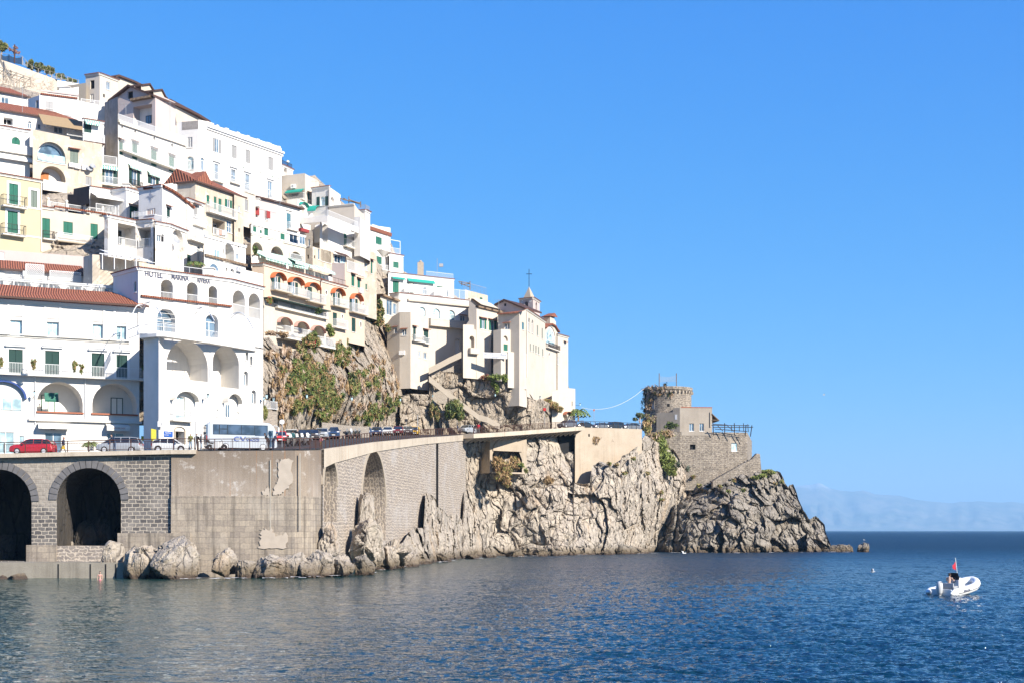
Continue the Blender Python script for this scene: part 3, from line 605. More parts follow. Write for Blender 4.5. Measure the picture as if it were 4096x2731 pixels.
# curved concrete wall
W2 = [(e[0], e[1]+6, e[2]) for e in EDGE if 680 <= e[0] <= 1290]; W2[0] = (685, 1803, 144.95)
def curved_wall():
    root = thing('curved_sea_wall', 'tall curved grey brown sea wall with rust streaks, concrete above squared stone', 'wall', P(980,2240,146))
    inv = Matrix.Translation(-root.location)
    pts = []
    xs = list(range(685, 1180, 60))+[1180,1205,1232,1248,1262,1273,1283,1291]
    for x in xs:
        Y = np.interp(x, [p[0] for p in W2]+[1291], [p[2] for p in W2]+[153.5]); y = np.interp(x, [p[0] for p in W2], [p[1] for p in W2]); pts.append((x,y,Y))
    q = [P(*p) for p in pts]; ybrk = [1981]*len(pts); s = 0; mb = MB(); mb2 = MB()
    for i in range(len(q)-1):
        l = (q[i+1]-q[i]).xy.length; zb = P(pts[i][0], 1981, 145)[2]; d = Vector((0,-.12,0))
        def quad(m, z0, z1, o=Vector((0,0,0))):
            a, b = q[i], q[i+1]; za = a.z if z1 is None else z1; zc = b.z if z1 is None else z1
            m.add([Vector((a.x,a.y,z0))+o, Vector((b.x,b.y,z0))+o, Vector((b.x,b.y,zc))+o, Vector((a.x,a.y,za))+o], [(0,1,2,3)], 0, [(s,z0),(s+l,z0),(s+l,zc),(s,za)])
        quad(mb, zb, None); quad(mb2, -1.5, zb, d)
        mb2.add([Vector((q[i].x,q[i].y,zb)),Vector((q[i+1].x,q[i+1].y,zb)),Vector((q[i+1].x,q[i+1].y,zb))+d,Vector((q[i].x,q[i].y,zb))+d],[(3,2,1,0)],0,[(0,0)]*4)
        mb.add([q[i],q[i+1],q[i+1]+Vector((0,2,0)),q[i]+Vector((0,2,0))],[(0,1,2,3)],0,[(s,0),(s+l,0),(s+l,2),(s,2)])
        s += l
    o = mb.build('upper_wall', 'sea_concrete', root); o.matrix_parent_inverse = inv
    o = mb2.build('lower_wall', 'block_wall', root); o.matrix_parent_inverse = inv
    # patches of new render
    fr, L = fr_px(685, 144.9, 1180, 145.9)
    for pl in ([(715,350),(835,355),(830,600),(790,650),(720,725),(635,730),(660,610),(695,510),(700,390)], [(505,1080),(610,1085),(675,1165),(775,1120),(775,1290),(485,1290),(500,1190)], [(515,700),(590,640),(600,735),(520,735)]):
        mb = MB(); pp = [fr.hit(*px('P',*k)) for k in pl]; ctr = pp
        n = len(pp); pp = [(u+random.uniform(-.15,.15),z+random.uniform(-.15,.15)) for (u,z),(u2,z2) in zip(pp,pp[1:]+pp[:1]) for (u,z) in [(u+(u2-u)*k_/6,z+(z2-z)*k_/6) for k_ in range(6)]]; n = len(pp); mb.add([fr.p(u,z,.02 if pl[0][1] < 1000 else .14) for u,z in pp]+[fr.p(u,z,-.1) for u,z in pp], [tuple(range(n))[::-1]]+[(i,(i+1)%n,n+(i+1)%n,n+i) for i in range(n)], 0, pp*2)
        bmx = mb.build('render_patch', 'patch', root); bmx.matrix_parent_inverse = inv
    mb = MB()
    for (x, y0, y1) in ((606,360,1080),(915,290,1090)):
        a = fr.hit(*px('P',x,y0)); b = fr.hit(*px('P',x,y1)); mb.fbox(fr, a[0]-.06, a[0]+.06, b[1], a[1], -.05, .05)
    o = mb.build('drain_pipe', 'concrete', root); o.matrix_parent_inverse = inv
flat('patch', (.60,.51,.41), .95, vary=.2, scale=1.2)
curved_wall()
# receding stone wall with two arches
def tall_wall():
    root = thing('stone_retaining_wall', 'long grey rubble stone retaining wall with a small and a tall arch under the road', 'wall', P(1560,2240,190))
    inv = Matrix.Translation(-root.location)
    fr, L = fr_px(1289, 151.8, 1863, 254.2)
    top = [fr.hit(x, y+4)  for x, y in [(1863,1733),(1780,1739),(1700,1744),(1600,1753),(1500,1762),(1400,1776),(1330,1785),(1291,1791)]]
    h1, g1 = boxhole(fr, 'P', 1163, 345, 1300, 1010); h2, g2 = boxhole(fr, 'P', 1562, 262, 1810, 1205)
    g0 = [fr.hit(*px('Q',x,y)) for x,y in ((246,240),(270,240),(270,1000),(246,1000))]
    slot = [(g0[0][0], 1),(g0[1][0], 1),(g0[1][0], g0[1][1]-.2),(g0[0][0], g0[1][1]-.2)]
    mb = MB(); facade(mb, fr, [(0,-1.5),(L,-1.5)]+top, [(h1,3.2,0,0),(h2,5.5,0,0),(slot,1.2,1,1)], 0)
    L2 = L; mb.add([fr.p(L,-1.5,0), fr.p(L,-1.5,-3), fr.p(L,top[0][1],-3), fr.p(L,top[0][1],0)], [(0,1,2,3)], 0, [(0,0),(3,0),(3,20),(0,20)])
    o = mb.build('wall', ['rubble','dark'], root); o.matrix_parent_inverse = inv
    # pale coping band under the railing
    mb = MB(); cop = list(reversed(top))
    hh = [2.0,1.7,1.5,1.2,1.1,1.0,1.0,1.0]
    for i in range(len(cop)-1):
        (ua,za),(ub,zb) = cop[i],cop[i+1]; ha, hb = hh[i], hh[i+1]
        vs = [fr.p(ua,za-ha,.14),fr.p(ub,zb-hb,.14),fr.p(ub,zb,.14),fr.p(ua,za,.14),fr.p(ua,za-ha,-.3),fr.p(ub,zb-hb,-.3),fr.p(ub,zb,-.3),fr.p(ua,za,-.3)]
        mb.add(vs, [(0,1,2,3),(4,5,1,0),(3,2,6,7)], 0, [(ua,za-1),(ub,zb-1),(ub,zb),(ua,za)]*2)
    o = mb.build('coping', 'parapet', root); o.matrix_parent_inverse = inv
    for g, k in ((g1,1.13),(g2,1.10)):
        u0,u1,z0,z1 = g; mb = MB(); r = (u1-u0)/2; c = (u0+u1)/2; zs = z1-r; n = 24; ro = r+.55
        for i in range(n):
            t0, t1 = math.pi*i/n, math.pi*(i+1)/n; vs = [fr.p(c+rr*math.cos(t), zs+rr*math.sin(t), d) for d in (.08,-.2) for (rr,t) in ((r,t0),(ro,t0),(ro,t1),(r,t1))]
            mb.add(vs, [(0,1,2,3),(0,4,5,1),(1,5,6,2),(3,7,4,0)])
        o = mb.build('arch_ring', 'tan_stone', root); o.matrix_parent_inverse = inv
tall_wall()
# cantilevered road deck beyond, with ribs under it
def deck(name, label, x0, x1, yoff, hgt, out, mat='concrete', ribs=True, step=26):
    root = thing(name, label, 'road edge', edge_at((x0+x1)/2)); inv = Matrix.Translation(-root.location)
    xs = list(np.arange(x0, x1, step))+[x1]; q = [edge_at(x)-Vector((0,0,.05)) for x in xs]; mb = MB(); mr = MB(); s = 0
    for i in range(len(q)-1):
        a, b = q[i], q[i+1]; d = (b-a).xy.normalized(); nr = Vector((d.y,-d.x,0)); l = (b-a).xy.length
        vs = [a+nr*out-Vector((0,0,hgt)), b+nr*out-Vector((0,0,hgt)), b+nr*out, a+nr*out, a-nr*1.5-Vector((0,0,hgt)), b-nr*1.5-Vector((0,0,hgt)), b-nr*1.5, a-nr*1.5]
        mb.add(vs, [(0,1,2,3),(3,2,6,7),(4,5,1,0)], 0, [(s,0),(s+l,0),(s+l,hgt),(s,hgt)]*2)
        if ribs:
            m = (a+b)/2; H = .35*out+.1
            for side in (-.12,.12): pass
            o1 = Vector((d.x,d.y,0))*.12
            A = m+nr*(out-.15)-Vector((0,0,hgt)); B_ = m-nr*.1-Vector((0,0,hgt)); D_ = m-nr*.1-Vector((0,0,hgt+H))
            mr.add([A-o1,B_-o1,D_-o1,A+o1,B_+o1,D_+o1], [(0,2,1),(3,4,5),(0,3,5,2),(1,2,5,4)])
        s += l
    for i in (0, len(q)-1):
        a = q[i]; b = q[1] if i == 0 else q[-2]; d = ((b-a) if i == 0 else (a-b)).xy.normalized(); nr = Vector((d.y,-d.x,0))
        mb.add([a+nr*out-Vector((0,0,hgt)), a+nr*out, a-nr*1.5, a-nr*1.5-Vector((0,0,hgt))], [(0,1,2,3)], 0, [(0,0),(0,1),(1,1),(1,0)])
    o = mb.build('slab', 'parapet', root); o.matrix_parent_inverse = inv
    if ribs: o = mr.build('rib', 'concrete', root); o.matrix_parent_inverse = inv; o['kind'] = 'stuff'
deck('cantilever_deck', 'pale concrete road edge running above the basalt vaults', -120, 786, 0, .42, .7, ribs=False)
deck('cantilever_deck', 'thick overhanging road slab with slanted ribs above the sea cliff', 1852, 2306, 0, .75, 2.2, step=19)
# ---------------------------------------------------------------- cliffs
cliff_top = [(1540,2225),(1575,2190),(1610,2165),(1640,2120),(1660,2104),(1694,2110),(1701,1968),(1725,1975),(1742,1990),(1753,2022),(1776,2036),(1790,2060),(1830,2050),(1849,2082),(1853,1900),(1856,1765),(1900,1760),(2000,1752),(2130,1748),(2270,1735),(2294,1738),(2296,1925),(2330,1932),(2360,1928),(2368,1860),(2400,1840),(2430,1852),(2480,1846),(2486,1822),(2530,1800),(2560,1770),(2580,1735),(2620,1760),(2660,1775),(2700,1800),(2740,1870),(2760,1880)]
cliff_ctrl = [(1560,2250,178),(1560,2200,183),(1640,2240,192),(1640,2100,197),(1700,2220,202),(1700,1970,210),(1760,2200,218),(1760,2040,222),(1850,2220,240),(1850,2080,247),(1860,1765,258),(1900,2215,256),(1900,1950,262),(1960,1760,264),(2040,2000,266),(2100,1760,270),(2100,2200,266),(2200,2000,270),(2200,1760,274),(2300,2215,268),(2300,1930,272.5),(2280,1740,283),(2420,2210,274),(2420,1860,277.5),(2550,2210,289),(2530,1820,283),(2550,1950,286),(2575,1740,290),(2640,1950,300),(2640,1800,306),(2640,2205,308),(2700,1720,310),(2760,1800,312),(2760,2100,320)]
relief('cliff', 'rock', cliff_top, cliff_ctrl, 620, 330, amp=1.35, sc=1.0, edge=10)[0]['kind'] = 'structure'
head_top = [(2560,2210),(2600,2160),(2640,2120),(2660,2060),(2700,1985),(2740,1950),(2784,1932),(2830,1960),(2850,1945),(2900,1925),(2960,1880),(2990,1868)]+[px('R',*q) for q in [(1560,1050),(1600,1040),(1640,1055),(1680,1110),(1760,1108),(1830,1125),(1880,1130),(1915,1190),(1935,1250),(1965,1290),(1985,1268),(2020,1262),(2050,1330),(2075,1420)]]+[px('S',*q) for q in [(1600,480),(1640,540),(1665,585),(1700,565),(1730,543),(1780,590),(1828,640),(1835,720),(1870,800),(1895,870),(1960,905),(1965,925)]]
head_ctrl = [(2570,2200,312),(2620,2195,309),(2700,2195,303),(2800,2190,298),(2900,2190,298),(3000,2190,301),(3100,2190,305),(3200,2190,309),(3340,2190,317),(2660,2060,312),(2720,2050,306),(2784,1940,312),(2800,2060,302),(2900,2060,301),(3000,2060,304),(3100,2050,309),(3200,2030,314),(2900,1930,308),(3000,1900,311),(3100,1900,314),(3180,1960,319),(3280,2060,320),(2560,2190,316)]
relief('headland', 'rock_grey', head_top, head_ctrl, 520, 260, amp=2.0, sc=1.15, edge=10, back=(2,6,12,22), backdrop=1.2)[0]['kind'] = 'structure'
# cliff above the road between the hotels
up_top = [(960,1500),(1050,1352),(1075,1345),(1100,1375),(1140,1395),(1200,1420),(1260,1370),(1300,1345),(1330,1335),(1380,1330),(1440,1325),(1462,1255),(1480,1215),(1500,1205),(1530,1210),(1548,1270),(1565,1330),(1590,1440),(1625,1500),(1650,1560),(1700,1600)]
up_ctrl = [(960,1730,174),(1050,1730,178),(1050,1400,181),(1150,1725,184),(1150,1400,188),(1250,1720,199),(1250,1400,205),(1351,1712,216),(1351,1350,226),(1450,1705,233),(1450,1350,246),(1480,1220,260),(1552,1700,251),(1552,1350,266),(1500,1230,262),(1620,1690,264),(1620,1500,268),(1700,1690,268),(1700,1600,272),(1400,1550,214),(1500,1550,235)]
relief('hillside', 'rock_upper', up_top, up_ctrl, 420, 260, amp=1.3, sc=.9, bot=[(960,1850),(1700,1800)], edge=8, back=(3,8,16))[0]['kind'] = 'structure'
# rock under the convent hotel
lu_top = [(1600,1580),(1640,1570),(1716,1575),(1725,1500),(1760,1480),(1850,1490),(1900,1500),(1950,1500),(2000,1505),(2030,1525),(2040,1535),(2080,1540),(2110,1560),(2140,1600),(2160,1590),(2200,1610),(2250,1640),(2270,1690)]
lu_ctrl = [(1600,1710,257),(1700,1710,259),(1700,1550,260),(1850,1710,270),(1850,1520,266),(1950,1700,268),(1950,1530,268),(2050,1700,272),(2050,1540,266.5),(2130,1690,274),(2130,1600,273.5),(2250,1700,291),(2250,1640,293)]
relief('rock_slope', 'rock_upper', lu_top, lu_ctrl, 330, 170, amp=1.1, sc=.8, bot=[(1600,1800),(2270,1760)], edge=6, back=(3,8))[0]['kind'] = 'structure'
# sea rocks along the foot of the walls
def sr(label, parts, mat='rock', amp=1.0, n=70):
    parts = [(x, yt, yb, hw*1.42, Y, dp*1.3, ln) for x, yt, yb, hw, Y, dp, ln in parts]
    return rockblob('sea_rock', label, parts, mat, amp, group='limestone rocks along the waterline', n=n)
sr('low pale rock awash at the left end of the quay', [(75,2283,2312,44,138,2,-.1),(10,2298,2314,22,138,1,0)], amp=.35)
sr('slim pointed pale rock standing before the vault pier', [(440,2128,2252,36,142,1.6,.3)], amp=.55)
sr('jagged split rock beside the quay end', [(520,2160,2290,34,141,2,.2),(565,2165,2300,40,140,2.2,.1),(600,2135,2298,45,140.5,2.4,.1)], amp=.8)
sr('largest smooth pale boulder under the concrete wall', [(740,2130,2302,92,140.5,4,-.35)], amp=.9, n=110)
sr('pale boulder right of the black gap between the rocks', [(905,2170,2300,45,141,2.5,-.3),(980,2215,2300,50,141,2,.2)], amp=.8)
sr('low flat brown rock shelf below the squared stone wall', [(1060,2205,2296,80,142,2.6,.3),(1140,2205,2294,70,143,2.6,.4)], amp=.8, n=90)
sr('broken rock with a dark cleft below the small arch', [(1290,2180,2290,60,145,2.8,-.3),(1230,2225,2292,40,143,2,-.2),(1360,2195,2286,40,147,2.3,.1)], amp=.9, n=80)
sr('dark leaning pillar of rock at the tip of the shelf', [(1450,2198,2280,40,150,2.2,-.3)], 'rock_grey', amp=.7)
sr('craggy boulder wedged against the foot of the small arch', [(1318,2070,2200,38,150.5,2,-.2)], amp=.9)
sr('tall pale rock spur climbing into the tall arch', [(1470,1880,2255,26,168,2.2,-.2),(1490,2000,2250,38,170,2.6,.1),(1455,2030,2262,55,163,3.4,.2)], amp=1.1, n=100)
sr('long low pale rock slope below the tall stone wall', [(1540,2170,2256,90,174,4,.1)], amp=1.0, n=100)
sr('smaller pale rock right of the long low slope', [(1620,2190,2250,60,186,3.5,.1)], amp=1.0, n=80)
for k, (x, yt, hw, Y) in enumerate([(1690,2222,34,200),(1770,2212,36,214),(1880,2208,30,236),(1960,2196,28,246),(2060,2188,30,252),(2160,2180,34,258),(2230,2190,30,262),(2420,2190,36,272),(2500,2165,44,280),(2560,2175,40,288)]):
    sr(['brown rock at the water just right of the pale slope','low brown rock where the stone wall turns to cliff','round brown rock below the cliff face','small brown rock below the walled tunnel','brown boulder below the hanging plants','tall brown boulder with a dark cleft beside it','brown boulder right of the dark cleft','low brown ledge under the plain wall','broad brown boulder before the shaded gully','brown boulder at the mouth of the shaded gully'][k], [(x, yt, HY+CAMH*F/Y, hw, Y, 2.2, .1*(k%3-1))], 'rock_grey' if k % 3 else 'rock', amp=.7, n=60)
sr('low dark reef trailing from the headland tip', [(3365,2173,2206,34,310,3,0),(3325,2180,2206,30,310,3,.2),(3395,2178,2206,16,310,2,0)], 'rock_grey', amp=.9)
rockblob('sea_stack', 'lone dark rock with a pointed pale top off the headland', [(3450,2162,2205,26,311,2.4,.1),(3462,2160,2206,20,310.5,2,0)], 'rock_grey', .8, group=None)
# quay ledge
def quay():
    root = thing('quay', 'low stained concrete quay ledge running along the foot of the vaults', 'quay', P(300,2290,140)); inv = Matrix.Translation(-root.location)
    fr, L = fr_px(-120, 140.5, 560, 140.5); z = fr.hit(300, 2248)[1]; mb = MB(); mb.fbox(fr, 0, L, -1.5, z, -6, 0); o = mb.build('ledge', 'quay', root); o.matrix_parent_inverse = inv
    mb = MB()
    for x in (1105,1210,1312,1392,945,610):
        u = fr.hit(*px('O',x,1240))[0]; mb.fbox(fr, u-.06, u+.06, -.2, z-.15, -.1, .04)
    o = mb.build('joint', 'dark', root); o.matrix_parent_inverse = inv; o['kind'] = 'stuff'
quay()
# pier and plain wall towards the tower
def plain_wall():
    root = thing('plain_retaining_wall', 'smooth tan retaining wall between the stone pier and the tower', 'wall', P(2430,1900,284)); inv = Matrix.Translation(-root.location)
    fr, L = fr_px(2300, 278, 2568, 288.2); mb = MB(); t = [fr.hit(x,y+3) for x,y in ((2568,1712),(2430,1707),(2300,1705))]
    facade(mb, fr, [(0,12.0),(L*.5,15.5),(L,20.5)]+t, [(boxhole(fr,'Q',1838,218,1853,248,'rect')[0], .6, 1, 1)], 0); o = mb.build('wall', ['wall_plain','dark'], root); o.matrix_parent_inverse = inv
    fr2, L2 = fr_px(2274, 279.4, 2296, 280.4); mb = MB(); mb.fbox(fr2, 0, L2, 6, fr2.hit(2285,1732)[1], -2, 0); o = mb.build('stone_pier', 'rubble_pale', root); o.matrix_parent_inverse = inv
    mb = MB(); mb.fbox(fr, -2.6, 1.2, 6, fr.hit(2300,1722)[1], -3.4, -1.5); o = mb.build('joint', 'dark', root); o.matrix_parent_inverse = inv  # dark backing added behind the gap, its shade put into the colour
plain_wall()
def tunnel():
    root = thing('tunnel_mouth', 'pale concrete frame with a shallow arch over a dark opening in the cliff', 'tunnel mouth', P(2030,1850,262)); inv = Matrix.Translation(-root.location)
    fr, L = fr_px(1963, 261.5, 2106, 266.5); zt = fr.hit(2030,1752)[1]; zb = fr.hit(2030,1850)[1]
    g = boxhole(fr, 'Q', 835, 400, 1145, 560, 'rect')[1]; u0,u1,z0,z1 = g; z0 -= 1
    hole = [(u0,z0),(u1,z0),(u1,z1-1.5),(u1-.7,z1),(u0+.3,z1),(u0,z1-.8)]
    mb = MB(); facade(mb, fr, [(-.2,z0-.3),(L,z0-.3),(L,zt),(-.2,zt)], [(hole, 5, 1, 1)], 0); mb.fbox(fr, L, L+.05, z0-.3, zt, -4, 0)
    mb.add([fr.p(-.2,z0-.3,0),fr.p(-.2,z0-.3,-4),fr.p(-.2,zt,-4),fr.p(-.2,zt,0)],[(0,3,2,1)],0,[(0,0),(1,0),(1,1),(0,1)])
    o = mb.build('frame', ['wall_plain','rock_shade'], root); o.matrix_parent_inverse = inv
    a = boxhole(fr, 'Q', 835, 262, 1140, 400, 'seg', 18)[1]; pts = arch_pts(a[0], a[1], a[2], a[3], 'arch', 18)
    pts = [(u, min(a[3], z)) for u, z in pts]; c = (a[0]+a[1])/2; pts = [(a[0],a[2]),(a[1],a[2])]+[(c+(a[1]-a[0])/2*math.cos(math.pi*i/18), a[2]+(a[3]-a[2])*math.sin(math.pi*i/18)) for i in range(1,18)]
    mb = MB(); n = len(pts); mb.add([fr.p(u,z,.22) for u,z in pts]+[fr.p(u,z,-.1) for u,z in pts], [tuple(range(n))]+[(i,n+i,n+(i+1)%n,(i+1)%n) for i in range(n)], 0, pts*2)
    o = mb.build('arch_panel', 'wall_plain', root); o.matrix_parent_inverse = inv
tunnel()
# ---------------------------------------------------------------- building kit
def rail(mb, fr, u0, u1, z0, z1, d, sp=.15, th=.03, posts=1.6, mat=0):
    mb.fbox(fr, u0, u1, z1-.05, z1, d-.03, d+.03, mat); mb.fbox(fr, u0, u1, z0+.06, z0+.1, d-.02, d+.02, mat)
    n = max(1, int(abs(u1-u0)/sp))
    for i in range(n+1):
        u = u0+(u1-u0)*i/n; mb.fbox(fr, u-th/2, u+th/2, z0, z1-.05, d-.014, d+.014, mat)
def rail_side(mb, fr, u, z0, z1, d0, d1, sp=.15, th=.03, mat=0):
    mb.fbox(fr, u-.03, u+.03, z1-.05, z1, d0, d1, mat); n = max(1, int((d1-d0)/sp))
    for i in range(n+1):
        d = d0+(d1-d0)*i/n; mb.fbox(fr, u-.014, u+.014, z0, z1-.05, d-th/2, d+th/2, mat)
SHUT = {'g':'shut_green','k':'shut_dark','b':'shut_blue','w':'shut_white','e':'shut_grey'}
class Bld:
    def __init__(s, name, label, cat, t, pts, Y, base=None, mat='white', back=9, tops=None, corn='tile', group=None, lean=0, topmat=None):
        s.t = t; p0 = px(t, *pts[0]); s.ztop = CAMH+(HY-p0[1])*Y/F; s.Y = Y; P3 = [P(p0[0], p0[1], Y)]; xp = p0[0]; Yc = Y
        for (x, vp) in pts[1:]:
            xs = px(t, x, 0)[0]; Yn = Yc*(vp-xp)/(vp-xs); P3.append(P(xs, 0, Yn)); xp, Yc = xs, Yn
        s.P = [Vector((q.x, q.y, s.ztop)) for q in P3]; s.fr = []; s.L = []
        for a, b in zip(s.P[:-1], s.P[1:]): s.fr.append(Fr((a.x,a.y), ((b-a).x,(b-a).y))); s.L.append((b-a).xy.length)
        yb = px(t, 0, base)[1] if base is not None else p0[1]+260
        s.zb = CAMH+(HY-yb)*Y/F; s.back = back; s.tops = tops or {}; s.holes = [[] for _ in s.fr]; s.mat = mat; s.mats = [mat,'dark','white','glass_dark']+([topmat] if topmat else []); s.tm = 4 if topmat else 0
        c = sum((q for q in s.P), Vector())/len(s.P); s.root = thing(name, label, cat, (c.x, c.y, s.zb), group, wc=True); s.n = 0
        if corn: s.corn(corn)
    def out(s, i):
        if i in s.tops:
            tt, pl = s.tops[i][0], s.tops[i][1:]; up = [s.fr[i].hit(*px(tt, *q)) for q in pl]
            return [(0, s.zb), (s.L[i], s.zb)]+list(reversed(up))
        return [(0, s.zb), (s.L[i], s.zb), (s.L[i], s.ztop), (0, s.ztop)]
    def box(s, i, t, x0, y0, x1, y1):
        a, b = px(t, x0, y0), px(t, x1, y1); fr = s.fr[i]; u0 = fr.hit(*a)[0]; u1 = fr.hit(*b)[0]; q = fr.p((u0+u1)/2, 0); xc = CX+q.x*F/q.y
        return u0, u1, fr.hit(xc, b[1])[1], fr.hit(xc, a[1])[1]
    def ok(s, i, u0, u1, z0, z1):
        if u0 < .05 or u1 > s.L[i]-.05 or z0 < s.zb+.02: return False
        if i not in s.tops and z1 > s.ztop-.03: return False
        for _, (a, b, c, d) in s.holes[i]:
            if u0 < b+.02 and u1 > a-.02 and z0 < d+.02 and z1 > c-.02: return False
        return True
    def hole(s, i, pts, dep, bm, rm, bb): s.holes[i].append(((pts, dep, bm, rm), bb))
    def w(s, i, t, k, x0, y0, x1, y1, col='g', surr=0, hood=0, rl=0, dep=None, dr=None, pane='glass', ped=0, grid=0, bk='white'):
        fr = s.fr[i]; u0, u1, z0, z1 = s.box(i, t, x0, y0, x1, y1); U0, U1 = u0, u1; W = u1-u0
        fm = 'trim'
        if k == 'O': u0, u1 = u0+W*.25, u1-W*.25
        shape = 'arch' if k in 'ALTV' else 'oval' if k == 'R' else 'seg' if k == 'G' else 'rect'
        if not s.ok(i, u0, u1, z0, z1):
            print('skip hole', s.root.name, i, k, x0, y0); can = False
        else: can = True
        D = dep if dep is not None else {'L':2.0,'Q':1.8,'R':.3,'D':.5}.get(k, .16)
        if not can: D = -.03
        pts = arch_pts(u0, u1, z0, z1, shape, 14)
        if can:
            if k in 'LQ': s.hole(i, pts, D, 0 if bk == 'self' else 2, 0, (u0,u1,z0,z1))
            elif k in 'RD': s.hole(i, pts, D, 1, 0, (u0,u1,z0,z1))
            else: s.hole(i, pts, D, 3, 0, (u0,u1,z0,z1))
        if k == 'D': return
        if k in 'LQ':
            if dr:       # door in the back wall of the loggia, given in the same tile
                a0, a1, c0, c1 = s.box(i, t, *dr[:4]); mb = MB(); d = -D+.05; mb.fbox(fr, a0, a1, c1-.08, c1, -D, d+.03); mb.fbox(fr, a0, a0+.08, c0, c1-.08, -D, d+.03); mb.fbox(fr, a1-.08, a1, c0, c1-.08, -D, d+.03); mb.fbox(fr, (a0+a1)/2-.04, (a0+a1)/2+.04, c0, c1-.08, -D, d+.03)
                o = mb.build('door', dr[4] if len(dr) > 4 else 'trim', s.root); mb = MB(); mb.fbox(fr, a0+.05, a1-.05, c0, c1-.05, -D+.002, d); mb.build('pane', dr[5] if len(dr) > 5 else pane, o)
            if rl:
                zr = s.box(i, t, x0, rl, x1, y1)[3]; mb = MB(); rail(mb, fr, u0+.02, u1-.02, z0+.02, zr, -.08); mb.build('railing', 'rail_white', s.root)
            return
        mb = MB(); name = 'window'
        if k == 'R':
            p2 = arch_pts(u0-.12, u1+.12, z0-.12, z1+.12, 'oval'); n = len(pts)
            for j in range(n):
                A, B_, C_, D_ = pts[j], pts[(j+1)%n], p2[(j+1)%n], p2[j]; mb.add([fr.p(*A,.05),fr.p(*B_,.05),fr.p(*C_,.05),fr.p(*D_,.05),fr.p(*C_,0),fr.p(*D_,0)], [(0,3,2,1),(2,3,5,4)])
            mb.build('window', 'trim', s.root); return
        b = .07 if W > .5 else .04
        zt = z1 if shape == 'rect' else z1-(u1-u0)/2*(.45 if shape == 'seg' else 1)
        if surr:
            q = surr; mb.fbox(fr, U0-q, U0, z0, z1+q, 0, .05); mb.fbox(fr, U1, U1+q, z0, z1+q, 0, .05); mb.fbox(fr, U0, U1, z1, z1+q, 0, .05)
        if ped:
            mb.fbox(fr, U0-.35, U1+.35, z1+.28, z1+.45, 0, .32); mb.fbox(fr, U0-.3, U1+.3, z1+.45, z1+.55, 0, .42); mb.fbox(fr, U0-.2, U1+.2, z1+.02, z1+.28, 0, .06)
        mb.fbox(fr, U0-.1, U1+.1, z0-.09, z0-.01, 0, .1)
        if k in 'WAOGV' or (k in 'O'):
            d0, d1 = -D+.03, -D+.09
            mb.fbox(fr, u0, u0+b, z0, zt, d0, d1); mb.fbox(fr, u1-b, u1, z0, zt, d0, d1); mb.fbox(fr, u0+b, u1-b, z0, z0+b, d0, d1)
            if shape == 'rect': mb.fbox(fr, u0+b, u1-b, z1-b, z1, d0, d1)
            else:
                ap = pts[2:]; inn = [((u0+u1)/2+(p[0]-(u0+u1)/2)*.86, zt+(p[1]-zt)*.86) for p in ap]
                for j in range(len(ap)-1): mb.add([fr.p(*ap[j],d1),fr.p(*ap[j+1],d1),fr.p(*inn[j+1],d1),fr.p(*inn[j],d1)], [(0,1,2,3)])
                mb.fbox(fr, u0+b, u1-b, zt-b/2, zt+b/2, d0, d1)
            if u1-u0 > .5: mb.fbox(fr, (u0+u1)/2-b/2, (u0+u1)/2+b/2, z0+b, zt-b/2 if shape != 'rect' else z1-b, d0, d1)
            for g in range(grid): zz = z0+(z1-z0)*(g+1)/(grid+1); mb.fbox(fr, u0+b, u1-b, zz-.03, zz+.03, d0, d1)
        if hood:
            zz = z1+.18; A = [fr.p(U0-.25,zz,.02),fr.p(U1+.25,zz,.02),fr.p(U1+.25,zz-.16,.5),fr.p(U0-.25,zz-.16,.5)]; B_ = [v+Vector((0,0,.09)) for v in A]; h_ = MB()
            h_.add(A+B_, [(3,2,1,0),(4,5,6,7),(0,1,5,4),(1,2,6,5),(2,3,7,6),(3,0,4,7)], 0, [(0,0),(W+.5,0),(W+.5,.5),(0,.5)]*2)
        o = mb.build(name, fm, s.root)
        if hood: h_.build('hood', 'tile', o)
        pn_ = MB(); dp = -D+.04
        if k in 'WAOGV' :
            pn_.add([fr.p(u,z,dp) for u,z in pts], [tuple(range(len(pts)))], 0, pts); pn_.build('pane', pane, o)
        if k in 'ST':
            m_ = (u0+u1)/2; dd = -D+.05
            for j, (a0,a1) in enumerate(((u0+.02,m_-.015),(m_+.015,u1-.02))):
                sh = MB(); sh.fbox(fr, a0, a1, z0+.02, (zt if shape != 'rect' else z1-.02), dd, dd+.05)
                if shape != 'rect':
                    half = [(m_+(.015 if j else -.015), zt)]+[(p[0], p[1]) for p in pts[2:] if (p[0] > m_) == bool(j)]; half = half if j else [half[0]]+half[1:]
                    sh.add([fr.p(u,z,dd+.05) for u,z in half], [tuple(range(len(half)))], 0, half)
                sh.build('shutter', SHUT[col], o)
        if k == 'O':
            for j, (a0,a1) in enumerate(((U0,u0-.01),(u1+.01,U1))):
                sh = MB(); sh.fbox(fr, a0, a1, z0+.02, z1-.02, .03, .08); sh.build('shutter', SHUT[col], o)
        return o
